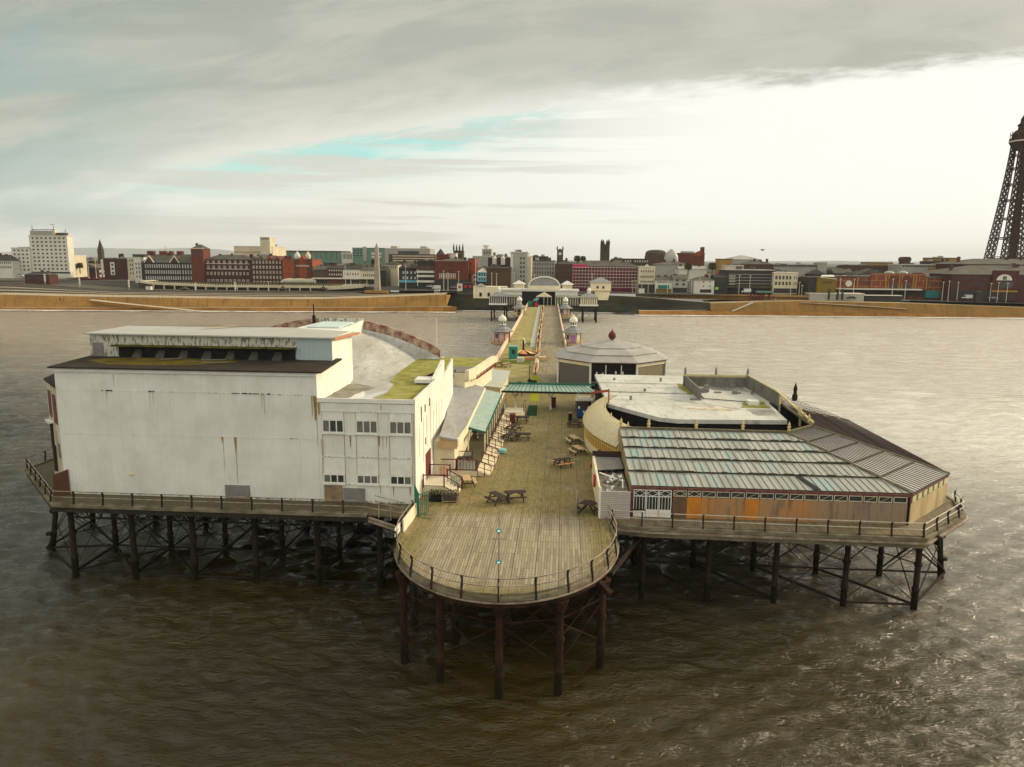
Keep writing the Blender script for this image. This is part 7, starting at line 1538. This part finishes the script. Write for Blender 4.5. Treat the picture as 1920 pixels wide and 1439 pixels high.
T, U, Z = bld('green_sign_bar', 'dark house with a small bright green sign right of the white pub', 1339, 1364, 521, 549, 410, 'dark', [(1345, 1360, 524.5, 527.5, 4, .5)], ('gable', 515, 'roofd'), 12); stripm(T, U, Z, 410, 1341, 1347, 539, 543.5, 'green_sign', mat('lime_light_sign', (.25, .7, .1), .6), .5)
T, U, Z = bld('black_office_block', 'modern black block with thin pale horizontal floor bands', 1363, 1450, 507.5, 549, 412, 'dark', [], ('flat', 506, 'grey'), 22); [stripm(T, U, Z, 412, 1366, 1449, y, y+.8, 'floor_band', 'grey', .4) for y in (514.5, 520.5, 526, 532)]; stripm(T, U, Z, 412, 1363, 1450, 536.5, 540.5, 'canopy', 'stone', 2.0); stripm(T, U, Z, 412, 1416, 1450, 545, 549, 'bus_shelter', 'green', 4)
for k in range(4): stripm(T, U, Z, 412, 1366, 1378, 517+5*k, 519.5+5*k, 'balcony_box', 'grey', .8)
T, U, Z = bld('white_bay_hotel', 'white block with two rows of big dark windows and dark ground floor', 1450.5, 1495.5, 513, 541, 408, 'cream', [(1452, 1485, 517.5, 524.5, 5, .6), (1452, 1485, 528.5, 535, 5, .6), (1487, 1495, 517.5, 524.5, 2, .35), (1487, 1495, 528.5, 535, 2, .35)], None, 16); stripm(T, U, Z, 408, 1452, 1495, 541.2, 550, 'dark_ground_floor', 'dark', .2)
MB().gable(U(1465), U(1475), 407.8, 411, Z(513)+.5, Z(510), 'v').build('gable', TM['white'], T)
bld('recessed_shops', 'set back dark shop row between the white block and the olive box', 1496, 1517, 521, 550, 420, 'dkred', [(1497, 1516, 524+6*k, 527+6*k, 4, .6) for k in range(3)], None, 10)
# skyline behind, right of the pier
T = thing('mansard_theatre', 'dark olive domed theatre roof on the skyline', 'building', pv(1240, 492, 580)); a, b = pv(1214, 480, 580), pv(1250, 480, 580); zz = lambda y: pv(1240, y, 580)[2]
MB().box(a[0], b[0]+6, 580, 600, zz(500), zz(480)).build('wall', TM['brown'], T); MB().lathe((a[0]+b[0])/2+.5, 592, [(8.4, zz(480)), (8.2, zz(475)), (7, zz(471)), (4.5, zz(469)), (.5, zz(468.3))], 14).build('roof', TM['stone'], T)
p = pv(1259, 489, 560); T = thing('silver_dome', 'big smooth silver grey dome on the skyline', 'building', p); MB().lathe(p[0], 562, [(5.2, p[2]-4), (5.3, p[2]), (5.1, p[2]+2.2), (4.6, p[2]+4), (3.4, p[2]+6), (1.6, p[2]+7.6), (1.2, p[2]+8.2), (.2, p[2]+8.4)], 22).build('dome', TM['dome'], T, smooth=True)
T, U, Z = bld('skyline_brick_hall', 'red brick hall with a square chimney tower on the skyline', 1270, 1321, 476, 495, 580, 'red', [], None, 22); MB().box(U(1315.5), U(1321), 582, 588, Z(490), Z(463.5)).build('chimney_tower', TM['brown'], T); MB().box(U(1280), U(1302), 584, 592, Z(476), Z(471.5)).build('grey_drum', TM['grey'], T)
MB().add([(U(1300), 579.5, Z(480)), (U(1316), 579.5, Z(480)), (U(1316), 579.5, Z(470)), (U(1300), 579.5, Z(476)), (U(1300), 590, Z(480)), (U(1316), 590, Z(480)), (U(1316), 590, Z(470)), (U(1300), 590, Z(476))], [(0, 1, 2, 3), (3, 2, 6, 7), (5, 4, 7, 6)]).build('sloping_roof', TM['orange'], T)
bld('shopping_centre', 'broad low grey roofs behind the cream building with a white gable', 1230, 1300, 497, 515, 500, 'grey', [], ('hip', 490, 'roof'), 30); bld('white_gable_hall', 'white gabled hall roof behind the grey pair of houses', 1273, 1325, 505, 518, 470, 'white', [], ('gable', 499, 'grey'), 16)
bld('orange_brown_block', 'plain orange brown tower block left of the black offices', 1349, 1372, 487, 522, 480, 'ochre', [], None, 14); bld('cream_parapet_block', 'low cream wall block above the black offices', 1360, 1394, 499, 508, 450, 'cream', [], None, 10)
T, U, Z = bld('big_hipped_hall', 'large hall with a broad pale hipped roof on the skyline', 1366, 1428, 487, 505, 600, 'grey', [], ('hip', 479, 'grey'), 26)
bld('brown_roof_group', 'brown and grey rooftops right of the big hipped hall', 1395, 1450, 496, 512, 500, 'brown', [(1400, 1448, 499, 503, 6, .4)], ('hip', 489, 'roof'), 16); bld('long_grey_shed', 'long low grey shed roof behind the white block', 1440, 1530, 500, 515, 520, 'grey', [], ('flat', 497, 'roof'), 20)
bld('skyline_slab', 'small brown slab on the horizon left of the castle tower', 1459, 1475, 496, 502, 700, 'stone', [], None, 10)
T, U, Z = bld('castle_tower', 'pale square tower with battlements on the horizon', 1532, 1550, 494, 512, 520, 'grey', [], None, 8, cat='tower'); [MB().box(U(1532+k*3.9), U(1534+k*3.9), 519.6, 521, Z(494)+.4, Z(491.8)).build('merlon', TM['grey'], T) for k in range(5)]
# olive box and long terracotta front
bld('dark_box', 'dark brown windowless box left of the olive box', 1516, 1532, 521, 551, 404, 'dark', [], None, 14)
T, U, Z = bld('olive_box', 'olive gold cladded box with a white sloping roof and thin window', 1532, 1567, 521, 551, 402, 'olive', [(1540, 1560, 528.5, 531, 1, .9)], None, 14); MB().add([(U(1536), 401.5, Z(520)), (U(1567), 401.5, Z(523)), (U(1571), 410, Z(516)), (U(1552), 412, Z(516.5)), (U(1536), 401.5, Z(521)), (U(1567), 401.5, Z(524))], [(0, 1, 2, 3), (4, 5, 1, 0)]).build('white_roof', TM['white'], T)
T, U, Z = bld('terracotta_arcade', 'long terracotta arcade front with yellow pilasters and two big arched bays', 1567, 1790, 521, 550, 424, 'terra', [(1590, 1628, 526, 534, 10, .3), (1740, 1785, 527, 535, 12, .35)], ('flat', 518.5, 'roof'), 26)
stripm(T, U, Z, 424, 1630, 1733, 513, 543, 'tall_centre', 'terra', .8)
for x in (1573, 1605, 1658, 1663, 1683, 1688, 1709, 1714, 1658+76): stripm(T, U, Z, 423.2, x, x+2, 515 if 1650 < x < 1720 else 521, 543, 'pilaster', 'ochre', .4)
for x in (1673, 1698): MB().cyl((U(x), 423.1, Z(527)), (U(x), 422.7, Z(527)), 2.7, n=18).build('arched_bay', TM['red'], T); stripm(T, U, Z, 423.1, x-7.5, x+7.5, 527, 542, 'bay_glazing', 'win', .2)
for x, y in ((1585, 517), (1670, 509), (1695, 509), (1765, 519)): p = pv(x, y+3, 430); MB().lathe(p[0], 432, [(3.0, p[2]-.8), (2.4, p[2]+.4), (1.2, p[2]+.9), (.1, p[2]+1.1)], 12).build('shallow_dome', TM['dome'], T, smooth=True)
MB().cyl((U(1590), 423.0, Z(533)), (U(1590), 423.6, Z(533)), 1.7, n=18).build('round_sign', TM['white'], T)
stripm(T, U, Z, 424, 1565, 1722, 541.5, 543.8, 'white_canopy', 'white', 5); stripm(T, U, Z, 424, 1567, 1735, 544, 556, 'dark_ground_floor', 'dark', .4); stripm(T, U, Z, 424, 1735, 1760, 544.5, 558, 'teal_shop_front', 'teal', 1.4); stripm(T, U, Z, 424, 1765, 1783, 545, 558, 'teal_shop_front', 'teal', 1.4)
T, U, Z = bld('concrete_ramp', 'plain grey concrete ramp wall on the right seafront', 1518, 1620, 552, 563, 400, 'grey', [], None, 8, cat='wall'); 
for x in (1552, 1568, 1577): stripm(T, U, Z, 400, x, x+3, 542, 562, 'black_post', 'dark', .8)
T, U, Z = bld('tram_shelter', 'long flat white roofed tram shelter on the right seafront', 1622, 1690, 555, 562, 402, 'dark', [], ('flat', 554.2, 'white'), 5, cat='shelter')
bld('orange_roof_row', 'low orange brown roofline on the skyline behind the arcade', 1592, 1680, 499, 515, 520, 'brown', [(1600, 1675, 501, 504, 10, .3)], None, 20); bld('orange_slab', 'flat orange brown slab on the skyline', 1628, 1674, 493.5, 501, 560, 'ochre', [], None, 14)
T, U, Z = bld('long_grey_gallery', 'long pale gallery with a strip of windows behind the arcade', 1690, 1769, 497.5, 507, 500, 'grey', [(1691, 1768, 498, 501, 16, .7)], None, 20); stripm(T, U, Z, 500, 1740, 1769, 502, 507, 'yellow_band', 'ochre', .3)
T = thing('twin_lobed_tower', 'small brown twin lobed tower on the skyline', 'tower', pv(1700, 495, 540)); 
for x in (1696.2, 1703.8): p = pv(x, 487, 540); MB().cyl((p[0], 540, p[2]), (p[0], 546, p[2]), 1.9, n=14).build('lobe', TM['brown'], T)
p = pv(1692.5, 488, 540); q = pv(1707.5, 488, 540); MB().box(p[0], q[0], 540.2, 545.8, p[2]-6, p[2]).build('shaft', TM['brown'], T)
bld('yellow_slab', 'bright ochre yellow slab block on the right skyline', 1751, 1800, 485, 500, 520, 'ochre', [(1762, 1780, 486, 490, 2, .6)], None, 16); bld('dark_roof_plant', 'dark plant rooms below the yellow slab', 1738, 1785, 491.5, 500, 510, 'dark', [], None, 10)
# tower buildings
T, U, Z = bld('tower_building', 'huge dark red brick block with a grey roof below the iron tower', 1783, 2100, 516, 565, 414, 'dkred', [(1790, 1850, 521, 526, 16, .35), (1790, 1850, 533, 538, 16, .35), (1900, 2090, 527, 534, 24, .35)], ('hip', 499, 'roof'), 46)
stripm(T, U, Z, 414, 1857, 1905, 508, 565, 'entrance_bay', 'dkred', 1.4); p = pv(1883, 526, 412.5); m = MB(); P = [(p[0]-3.9*math.cos(math.pi*k/14), p[2]+3.1*math.sin(math.pi*k/14)) for k in range(15)]; m.add([(a[0], 412.3, a[1]) for a in P]+[(a[0], 412.6, a[1]) for a in P], [tuple(range(14, -1, -1)), tuple(range(15, 30))]+[(k, k+1, 16+k, 15+k) for k in range(14)]+[(14, 0, 15, 29)]); m.build('arched_window', TM['white'], T)
for k in range(3): MB().box(p[0]-.9+.7*k, p[0]-.5+.7*k, 412.1, 412.3, p[2]+.3, p[2]+2.2).build('arch_mullion', TM['dark'], T)
stripm(T, U, Z, 412.6, 1871, 1895, 529, 540, 'entrance_windows', 'win', .2); stripm(T, U, Z, 414, 1783, 1857, 546, 562, 'shop_row', 'dark', .3); [stripm(T, U, Z, 412.6, 1858+9*k, 1864+9*k, 550, 563, 'doorway', 'dark', .2) for k in range(5)]; stripm(T, U, Z, 412.6, 1857, 1905, 545.5, 548.5, 'fascia', 'ochre', .4)
bld('tower_rear_block', 'higher red brick and grey roofed block right behind the tower building', 1800, 2120, 497, 515, 470, 'dkred', [], ('hip', 486, 'roof'), 40)
# generic houses between the landmarks
gr = 'small houses and roofs filling the town'
rh = random.Random(21); protos = []
for nm, wm_, rm_, lab in (('slate_roof_house', 'grey', 'roof', 'small grey house with a slate roof among the crowded town roofs'), ('brick_house', 'brown', 'roofd', 'small brown brick house with a dark roof among the crowded town roofs'), ('pale_house', 'cream', 'roof', 'small pale house with a grey roof among the crowded town roofs'), ('red_brick_house', 'dkred', 'roof', 'small dark red house with a slate roof among the crowded town roofs')):
    T = thing(nm, lab, 'house', (0, 440, 10), gr); MB().box(-5, 5, 440, 450, 6, 17).build('wall', TM[wm_], T); MB().gable(-5.4, 5.4, 439.6, 450.4, 17, 20.2, 'u').build('roof', TM[rm_], T)
    MB().box(2.2, 3.6, 444, 446, 17.5, 21.2).build('chimney', TM['red'], T)
    w = MB().box(-4, -2.8, 439.9, 440.01, 14, 15.6).build('window', TM['winw' if wm_ != 'cream' else 'win'], T)
    for dx, dz in ((2.3, 0), (4.6, 0), (6.7, 0), (0, -3.4), (2.3, -3.4), (4.6, -3.4), (6.7, -3.4)): share(w, T, loc=(dx, 0, dz))
    protos.append(T)
used = set(); KINDS = ('small grey slate roofed house', 'small brown brick house', 'small pale walled house', 'small dark red house')
LANDM = [(0, 'the slab hotel'), (175, 'the brick offices'), (250, 'the timbered hotel left end'), (310, 'the timbered hotel'), (375, 'the brick belvedere'), (430, 'the long brick wing'), (475, 'the red gabled hotel'), (535, 'the white domed hotel'), (590, 'the corner shop'), (640, 'the white parade houses'), (690, 'the obelisk'), (735, 'the tudor hotel'), (780, 'the balcony hotel'), (890, 'the pale blue house'), (935, 'the dark brick block'), (990, 'the classical bank'), (1045, 'the brown terrace'), (1090, 'the scaffolded hotel left part'), (1150, 'the scaffolded hotel right part'), (1325, 'the orange brown block'), (1375, 'the black office block'), (1450, 'the white bay hotel'), (1515, 'the olive box'), (1570, 'the arcade left end'), (1640, 'the arcade centre'), (1700, 'the arcade right end')]
for k in range(188):
    row = k % 3; v = (520, 610, 760)[row]+rh.uniform(-20, 25); x = rh.uniform(130, 1760); ti = rh.randrange(4)
    if 820 < x < 890 or 1215 < x < 1325: continue
    topy = (498, 493, 489.5)[row]+rh.uniform(-1.5, 4)+(x-960)*.008
    if x < 260: topy += 3
    if 640 < x < 1060: topy += 4
    if x > 1430: topy = max(topy, 499)
    p = pv(x, topy, v); base = (p[0], v, 10+p[2]-20.2)
    if ti not in used: T = protos[ti]; T.location = W(*base); used.add(ti)
    else: T = dup(protos[ti], base)
    lm_ = [b for a, b in LANDM if x >= a][-1]; T['label'] = KINDS[ti]+(' just behind ', ' well behind ', ' far behind ')[row]+lm_
    T.rotation_euler[2] = -AX+rh.choice((0, 0, 1.57, .2, -.25)); sx = rh.uniform(1.0, 2.2); T.scale = (sx, rh.uniform(.9, 1.6), 1)
# ================================================================ IRON TOWER
tw_ = thing('iron_tower', 'tall dark red iron lattice tower rising at the right edge', 'tower', (346, 600, 20))
TU, TV = 352.0, 615.
z_b, z_p, z_t = 22., 119., 142.
def leg_at(z): # half distance of leg centre from axis
    t = min(1, max(0, (z-z_b)/(z_p-z_b))); return 5.6+6.6*(1-t)**1.35
iron = mat('tower_iron', (.055, .028, .014), .85, (.035, .02, .012), .3, .7)
for sx in (-1, 1):
    for sy in (-1, 1):
        m = MB(); zs = [z_b+(z_p-z_b)*k/22 for k in range(23)]
        for k in range(22):
            za, zb2 = zs[k], zs[k+1]; ha, hb2 = leg_at(za), leg_at(zb2); wa = 2.7-1.4*(k/22); wb = 2.7-1.4*((k+1)/22)
            ca = [(TU+sx*ha+a*wa, TV+sy*ha+b*wa) for a, b in ((-1, -1), (1, -1), (1, 1), (-1, 1))]; cb_ = [(TU+sx*hb2+a*wb, TV+sy*hb2+b*wb) for a, b in ((-1, -1), (1, -1), (1, 1), (-1, 1))]
            for i in range(4):
                j = (i+1) % 4; m.bar((*ca[i], za), (*cb_[i], zb2), .55); m.bar((*ca[i], za), (*cb_[j], zb2), .45); m.bar((*ca[j], za), (*cb_[i], zb2), .45); m.bar((*ca[i], za), (*ca[j], za), .3)
        m.build('lattice_leg', iron, tw_)
for k, z in enumerate((32, 47, 62, 76, 88, 100, 110)):
    h = leg_at(z); m = MB()
    for a, b in (((-h, -h), (h, -h)), ((h, -h), (h, h)), ((h, h), (-h, h)), ((-h, h), (-h, -h))):
        for dz in (-.6, .6): m.bar((TU+a[0], TV+a[1], z+dz), (TU+b[0], TV+b[1], z+dz), .45)
    m.build('cross_girder', iron, tw_)
m = MB(); m.box(TU-1.8, TU+1.8, TV-1.8, TV+1.8, z_b-4, z_p); m.build('lift_shaft', iron, tw_)
m = MB(); m.lathe(TU, TV, [(8, z_p-5), (10.9, z_p), (11.2, z_p+.4), (11.2, z_p+3.4), (9.8, z_p+3.6), (9.8, z_p+6), (10.4, z_p+6.2), (7.6, z_p+9.5), (6.2, z_p+9.8), (6.2, z_p+13), (7.2, z_p+13.2), (5.2, z_p+15), (5.0, z_p+18), (3.6, z_p+20.5), (3.2, z_p+23), (1, z_p+26), (.2, z_p+30)], 12); m.build('viewing_gallery', iron, tw_)
MB().lathe(TU, TV, [(11.35, z_p+.5), (11.35, z_p+1.5)], 12).build('pale_band', TM['trim'], tw_)
m = MB()
for k in range(12): a = k*math.pi/6; c, s = math.cos(a), math.sin(a); m.bar((TU+10.6*c, TV+10.6*s, z_p+3.5), (TU+10.6*c, TV+10.6*s, z_p+8.5), .4); m.bar((TU+6*c, TV+6*s, z_p+9), (TU+6*c, TV+6*s, z_p+14), .35)
m.build('gallery_posts', iron, tw_)
# ================================================================ STREET FURNITURE
def pole(x, yt, yb, v, label, group, r=.16, mt='trim'):
    a, b = pv(x, yb, v), pv(x, yt, v); T = thing('lighting_mast', label, 'mast', a, group); MB().cyl((a[0], v, a[2]-.5), (a[0], v, b[2]), r, r*.6, 6).build('pole', TM[mt], T); MB().box(a[0]-.5, a[0]+.5, v-.2, v+.2, b[2], b[2]+.25).build('lamp_head', TM['trim'], T); return T
GP = 'tall white seafront masts'; NP_ = 0
for (x, yt, yb) in ((167, 490, 521), (181, 487, 521), (242, 487, 528), (504, 529, 546), (648, 500, 533), (658, 515, 533), (688, 520, 537), (761, 500, 543), (783, 507, 535), (832, 509, 544), (840, 513, 544), (860, 510, 541), (891.5, 485, 540), (922, 513, 545), (931, 514, 545), (964, 512, 543), (1002, 515, 543), (1110, 514, 546), (1186, 527, 549), (1192, 527, 549), (1203, 531, 549), (1215, 532, 549), (1251, 528, 549), (1296, 516, 549), (1311, 517, 549), (1385, 517, 550), (1405, 518, 550), (1482, 518, 552), (1498, 530, 552), (1503, 536, 552), (1574, 524, 552), (1600, 524, 552), (1672, 524, 558), (1696, 527, 560), (1766, 530, 562), (1777, 528, 564), (1794, 530, 562), (1855, 532, 566), (1869, 531, 566), (1886, 532, 566)):
    pole(x, yt, yb, 406, 'tall slim white lighting mast on the seafront, %s from the left' % ORD[NP_], GP); NP_ += 1
for i, x in enumerate((84.5, 149.5, 242, 367, 441)):
    yb = (530, 536, 541, 546, 545)[i]; a = pv(x, yb, 402); T = thing('disc_lamp', 'white mast of stacked discs on the promenade, %s from the left' % ('first second third fourth fifth'.split()[i]), 'lamp', a, 'stacked disc lamps'); MB().cyl((a[0], 402, a[2]-1), (a[0], 402, a[2]+4.3), .12).build('pole', TM['trim'], T)
    for k in range(5): MB().lathe(a[0], 402, [(.1, a[2]+.6+k*.85), (.55, a[2]+.8+k*.85), (.45, a[2]+1.05+k*.85), (.1, a[2]+1.2+k*.85)], 10).build('disc', TM['white'], T)
# cars
def car(label, x, y, v, mt, van=False, rot=0.):
    p = pv(x, y, v); T = thing('parked_van' if van else 'parked_car', label, 'van' if van else 'car', p, 'vehicles along the seafront road'); u, z = p[0], p[2]
    h = 2.2 if van else .85; m = MB(); m.box(u-2.3, u+2.3, v-.9, v+.9, z+.35, z+(1.1 if van else h))
    m.build('body', mt, T)
    if van: MB().poly([(u-1.3, v-.88), (u+2.3, v-.88), (u+2.3, v+.88), (u-1.3, v+.88)], z+1.1, z+2.2).build('load_box', mt, T); MB().add([(u-2.1, v-.85, z+1.1), (u-1.3, v-.85, z+1.1), (u-1.3, v-.85, z+1.9), (u-2.1, v+.85, z+1.1), (u-1.3, v+.85, z+1.1), (u-1.3, v+.85, z+1.9)], [(0, 1, 2), (5, 4, 3), (0, 2, 5, 3)]).build('windscreen', TM['win'], T)
    else: m = MB(); m.add([(u-1.4, v-.8, z+.85), (u+1.6, v-.8, z+.85), (u+1.1, v-.68, z+1.4), (u-.8, v-.68, z+1.4), (u-1.4, v+.8, z+.85), (u+1.6, v+.8, z+.85), (u+1.1, v+.68, z+1.4), (u-.8, v+.68, z+1.4)], [(0, 1, 2, 3), (5, 4, 7, 6), (3, 2, 6, 7), (1, 5, 6, 2), (4, 0, 3, 7)]); m.build('cabin', TM['win'], T); MB().box(u-.75, u+1.05, v-.66, v+.66, z+1.4, z+1.45).build('car_roof', mt, T)
    for s in (-1.45, 1.45):
        for t in (-.92, .92): MB().cyl((u+s, v+t-.08, z+.34), (u+s, v+t+.08, z+.34), .34, n=10).build('wheel', M['black'], T)
    T.rotation_euler[2] = -AX+rot
    return T
cw = mat('car_white', (.62, .62, .60), .3); cr_ = mat('car_red', (.3, .015, .015), .3); cs = mat('car_silver', (.30, .31, .32), .3); ck = mat('car_black', (.02, .02, .025), .3)
car('white van parked before the black office block', 1399, 549.5, 405, cw, True); car('white van on the road left of the red brick hall', 818, 543, 410, cw, True); car('white car beside the van left of the red brick hall', 808, 539, 418, cw); car('pale car before the red brick hall dark ground floor', 853, 541, 414, cs)
car('red car near the left roundabout, left of two', 162, 523.5, 440, cr_); car('red car near the left roundabout, right of two', 182, 524.5, 438, cr_, rot=.5); car('white car at the far left road', 38, 519, 440, cw); car('dark car before the tower building', 1861, 561, 408, cs); car('white van before the tower building shops', 1813, 561, 408, cw, True); car('black car by the ramp on the right seafront', 1596, 561, 397, ck)
car('silver car on the road behind the spire street', 156, 508, 520, cs); car('white car up the street right of the slab hotel', 155, 512, 500, cw, rot=1.4)
for (x, y, v, lab, mt) in ((819, 551, 402, 'white kiosk box on the promenade left of the pier', 'white'), (862, 549, 405, 'white billboard with a red spot before the red hall', 'white'), (873, 548, 405, 'dark square cabin beside the billboard', 'dark'), (882, 548, 405, 'second dark cabin, right of the billboard', 'dark'), (1203, 549.5, 402, 'white sign box at the promenade left of the dark wall', 'white'), (1835, 566, 400, 'dark green cabin on the right promenade', 'dark'), (318 - 40, 545, 410, 'small white kiosk below the left colonnade', 'white')):
    p = pv(x, y, v); T = thing('kiosk_box', lab, 'kiosk', p); MB().box(p[0]-1.5, p[0]+1.5, v, v+2, p[2]-.3, p[2]+(5 if 'cabin' in lab or 'bill' in lab else 2.4)).build('body', TM[mt], T); MB().box(p[0]-1.7, p[0]+1.7, v-.2, v+2.2, p[2]+(5 if 'cabin' in lab or 'bill' in lab else 2.4), p[2]+(5.2 if 'cabin' in lab or 'bill' in lab else 2.6)).build('roof', TM['roof'], T)
    if 'bill' in lab: MB().cyl((p[0], v-.1, p[2]+3), (p[0], v, p[2]+3), .8, n=12).build('red_spot', M['red'], T)
# a few walkers on the promenade
pm_ = [mat('coat_dark', (.03, .03, .035), .9), mat('coat_red', (.30, .03, .03), .9), mat('coat_pale', (.45, .42, .38), .9)]
for i, (x, y, dv, ci, lab) in enumerate(((113, 565, 5, 0, 'in a dark coat on the sandy wall, far left'), (184, 555.5, 14, 1, 'in a red coat on the left promenade'), (392, 559.5, 12, 1, 'in a red coat below the colonnade'), (573, 560, 12, 2, 'in a pale coat on the left promenade near the curve'), (1222, 553, 14, 0, 'in a dark coat above the black wall'), (1454, 566, 12, 2, 'in a pale coat right of the red cabinets'), (1543, 566, 12, 2, 'in a pale coat alone on the right promenade'), (1854, 571, 12, 0, 'in a dark coat below the tower building'))):
    p = pv(x, y, float(vt(x))+dv); u, v, z = p
    o = MB().lathe(u, v, [(.14, z), (.20, z+.45), (.17, z+.85), (.25, z+1.05), (.27, z+1.38), (.10, z+1.46), (.09, z+1.5), (.13, z+1.6), (.12, z+1.72), (.03, z+1.8)], 8).build('person', pm_[ci], None, (u, v, z)); tag(o, 'distant walker '+lab, 'person')
# gull
bp = pv(1430, 470, 180); bb = thing('gull', 'dark gull flying above the skyline right of the pier', 'bird', bp)
MB().lathe(0, 0, [(.02, -.3), (.09, -.12), (.11, .05), (.06, .22), (.01, .34)], 8).build('x', M['black'], bb) if False else None
m = MB(); u, v, z = bp; m.add([(u-.35, v, z-.02), (u, v-.09, z-.05), (u+.3, v, z+.03), (u, v+.09, z-.05), (u, v, z-.13), (u, v, z+.08)], [(0, 1, 5), (1, 2, 5), (2, 3, 5), (3, 0, 5), (1, 0, 4), (2, 1, 4), (3, 2, 4), (0, 3, 4)]); m.build('body', M['black'], bb)
for s in (-1, 1): MB().slab([(u-.1, v, z+.06), (u-.02+.2, v, z+.06), (u+s*.35+.1, v+s*.3, z+.38), (u+s*.75, v+s*.7, z+.22)], .02).build('wing', M['black'], bb)
# trees: a few dark crowns between the left houses
def tree(x, y, v, h, label):
    p = pv(x, y, v); T = thing('street_tree', label, 'tree', p, 'bare dark street trees'); u, _, z = p; rr = random.Random(int(x)); h *= .62; tr0 = MB().cyl((u, v, z-2), (u, v, z+h*.5), .35, .2, 7)
    for k in range(9): a = rr.random()*6.28; tr0.cyl((u, v, z+h*(.25+.03*k)), (u+math.cos(a)*h*.35, v+math.sin(a)*h*.35, z+h*(.6+.04*k)), .12, .03, 5)
    tr0.build('trunk', M['dwood'], T); m = MB()
    for k in range(700):
        a = rr.random()*6.28; e = rr.random(); r = h*.42*math.sqrt(rr.random())*(1-.5*abs(e-.4)); q = (u+math.cos(a)*r, v+math.sin(a)*r, z+h*(.35+.65*e)); s = .42; b = rr.random()*3
        m.quad(q, (q[0]+s*math.cos(b), q[1]+s*math.sin(b), q[2]+.1), (q[0]+s*math.cos(b), q[1]+s*math.sin(b), q[2]+.45), (q[0]+.1, q[1], q[2]+.4))
    m.build('crown', mat('winter_foliage', (.05, .048, .022), .9, (.09, .08, .03), .8, .7), T)
for i, (x, y, v, h, lab) in enumerate(((150, 508, 490, 8, 'leftmost bare tree, just right of the slab hotel'), (172, 505, 520, 9, 'bare tree just left of the church spire'), (228, 489, 560, 8, 'bare tree above the brick offices'), (700, 500, 520, 7, 'dark tree left of the obelisk'), (1082, 496, 520, 9, 'dark tree right of the clock church'), (1093, 495, 530, 8, 'dark tree left of the tall church tower'), (1290, 512, 470, 9, 'dark tree behind the white pub'), (1335, 513, 470, 10, 'dark tree left of the orange brown block'))): tree(x, y, v, h, lab)

# ================================================================ AIR
hz = MB().add([(a, b, c) for c in (-6., 330.) for a, b in ((-24000, -900), (24000, -900), (24000, 21500), (-24000, 21500))], [(3, 2, 1, 0), (4, 5, 6, 7), (0, 1, 5, 4), (1, 2, 6, 5), (2, 3, 7, 6), (3, 0, 4, 7)])
hzo = hz.build('haze', None, None, (0, 0, 0)); struct(hzo, 'stuff')
hmt = bpy.data.materials.new('haze_air'); hmt.use_nodes = True; _n = hmt.node_tree.nodes; _n.clear()
_o = _n.new('ShaderNodeOutputMaterial'); _v = _n.new('ShaderNodeVolumePrincipled'); _v.inputs['Color'].default_value = (.86, .91, .97, 1); _v.inputs['Density'].default_value = 5e-5; _v.inputs['Anisotropy'].default_value = .0
hmt.node_tree.links.new(_v.outputs[0], _o.inputs['Volume']); hzo.data.materials.append(hmt)
SC.cycles.volume_max_steps = 8; SC.cycles.volume_bounces = 0
for _o in bpy.data.objects:
    if '_b' in _o: del _o['_b']
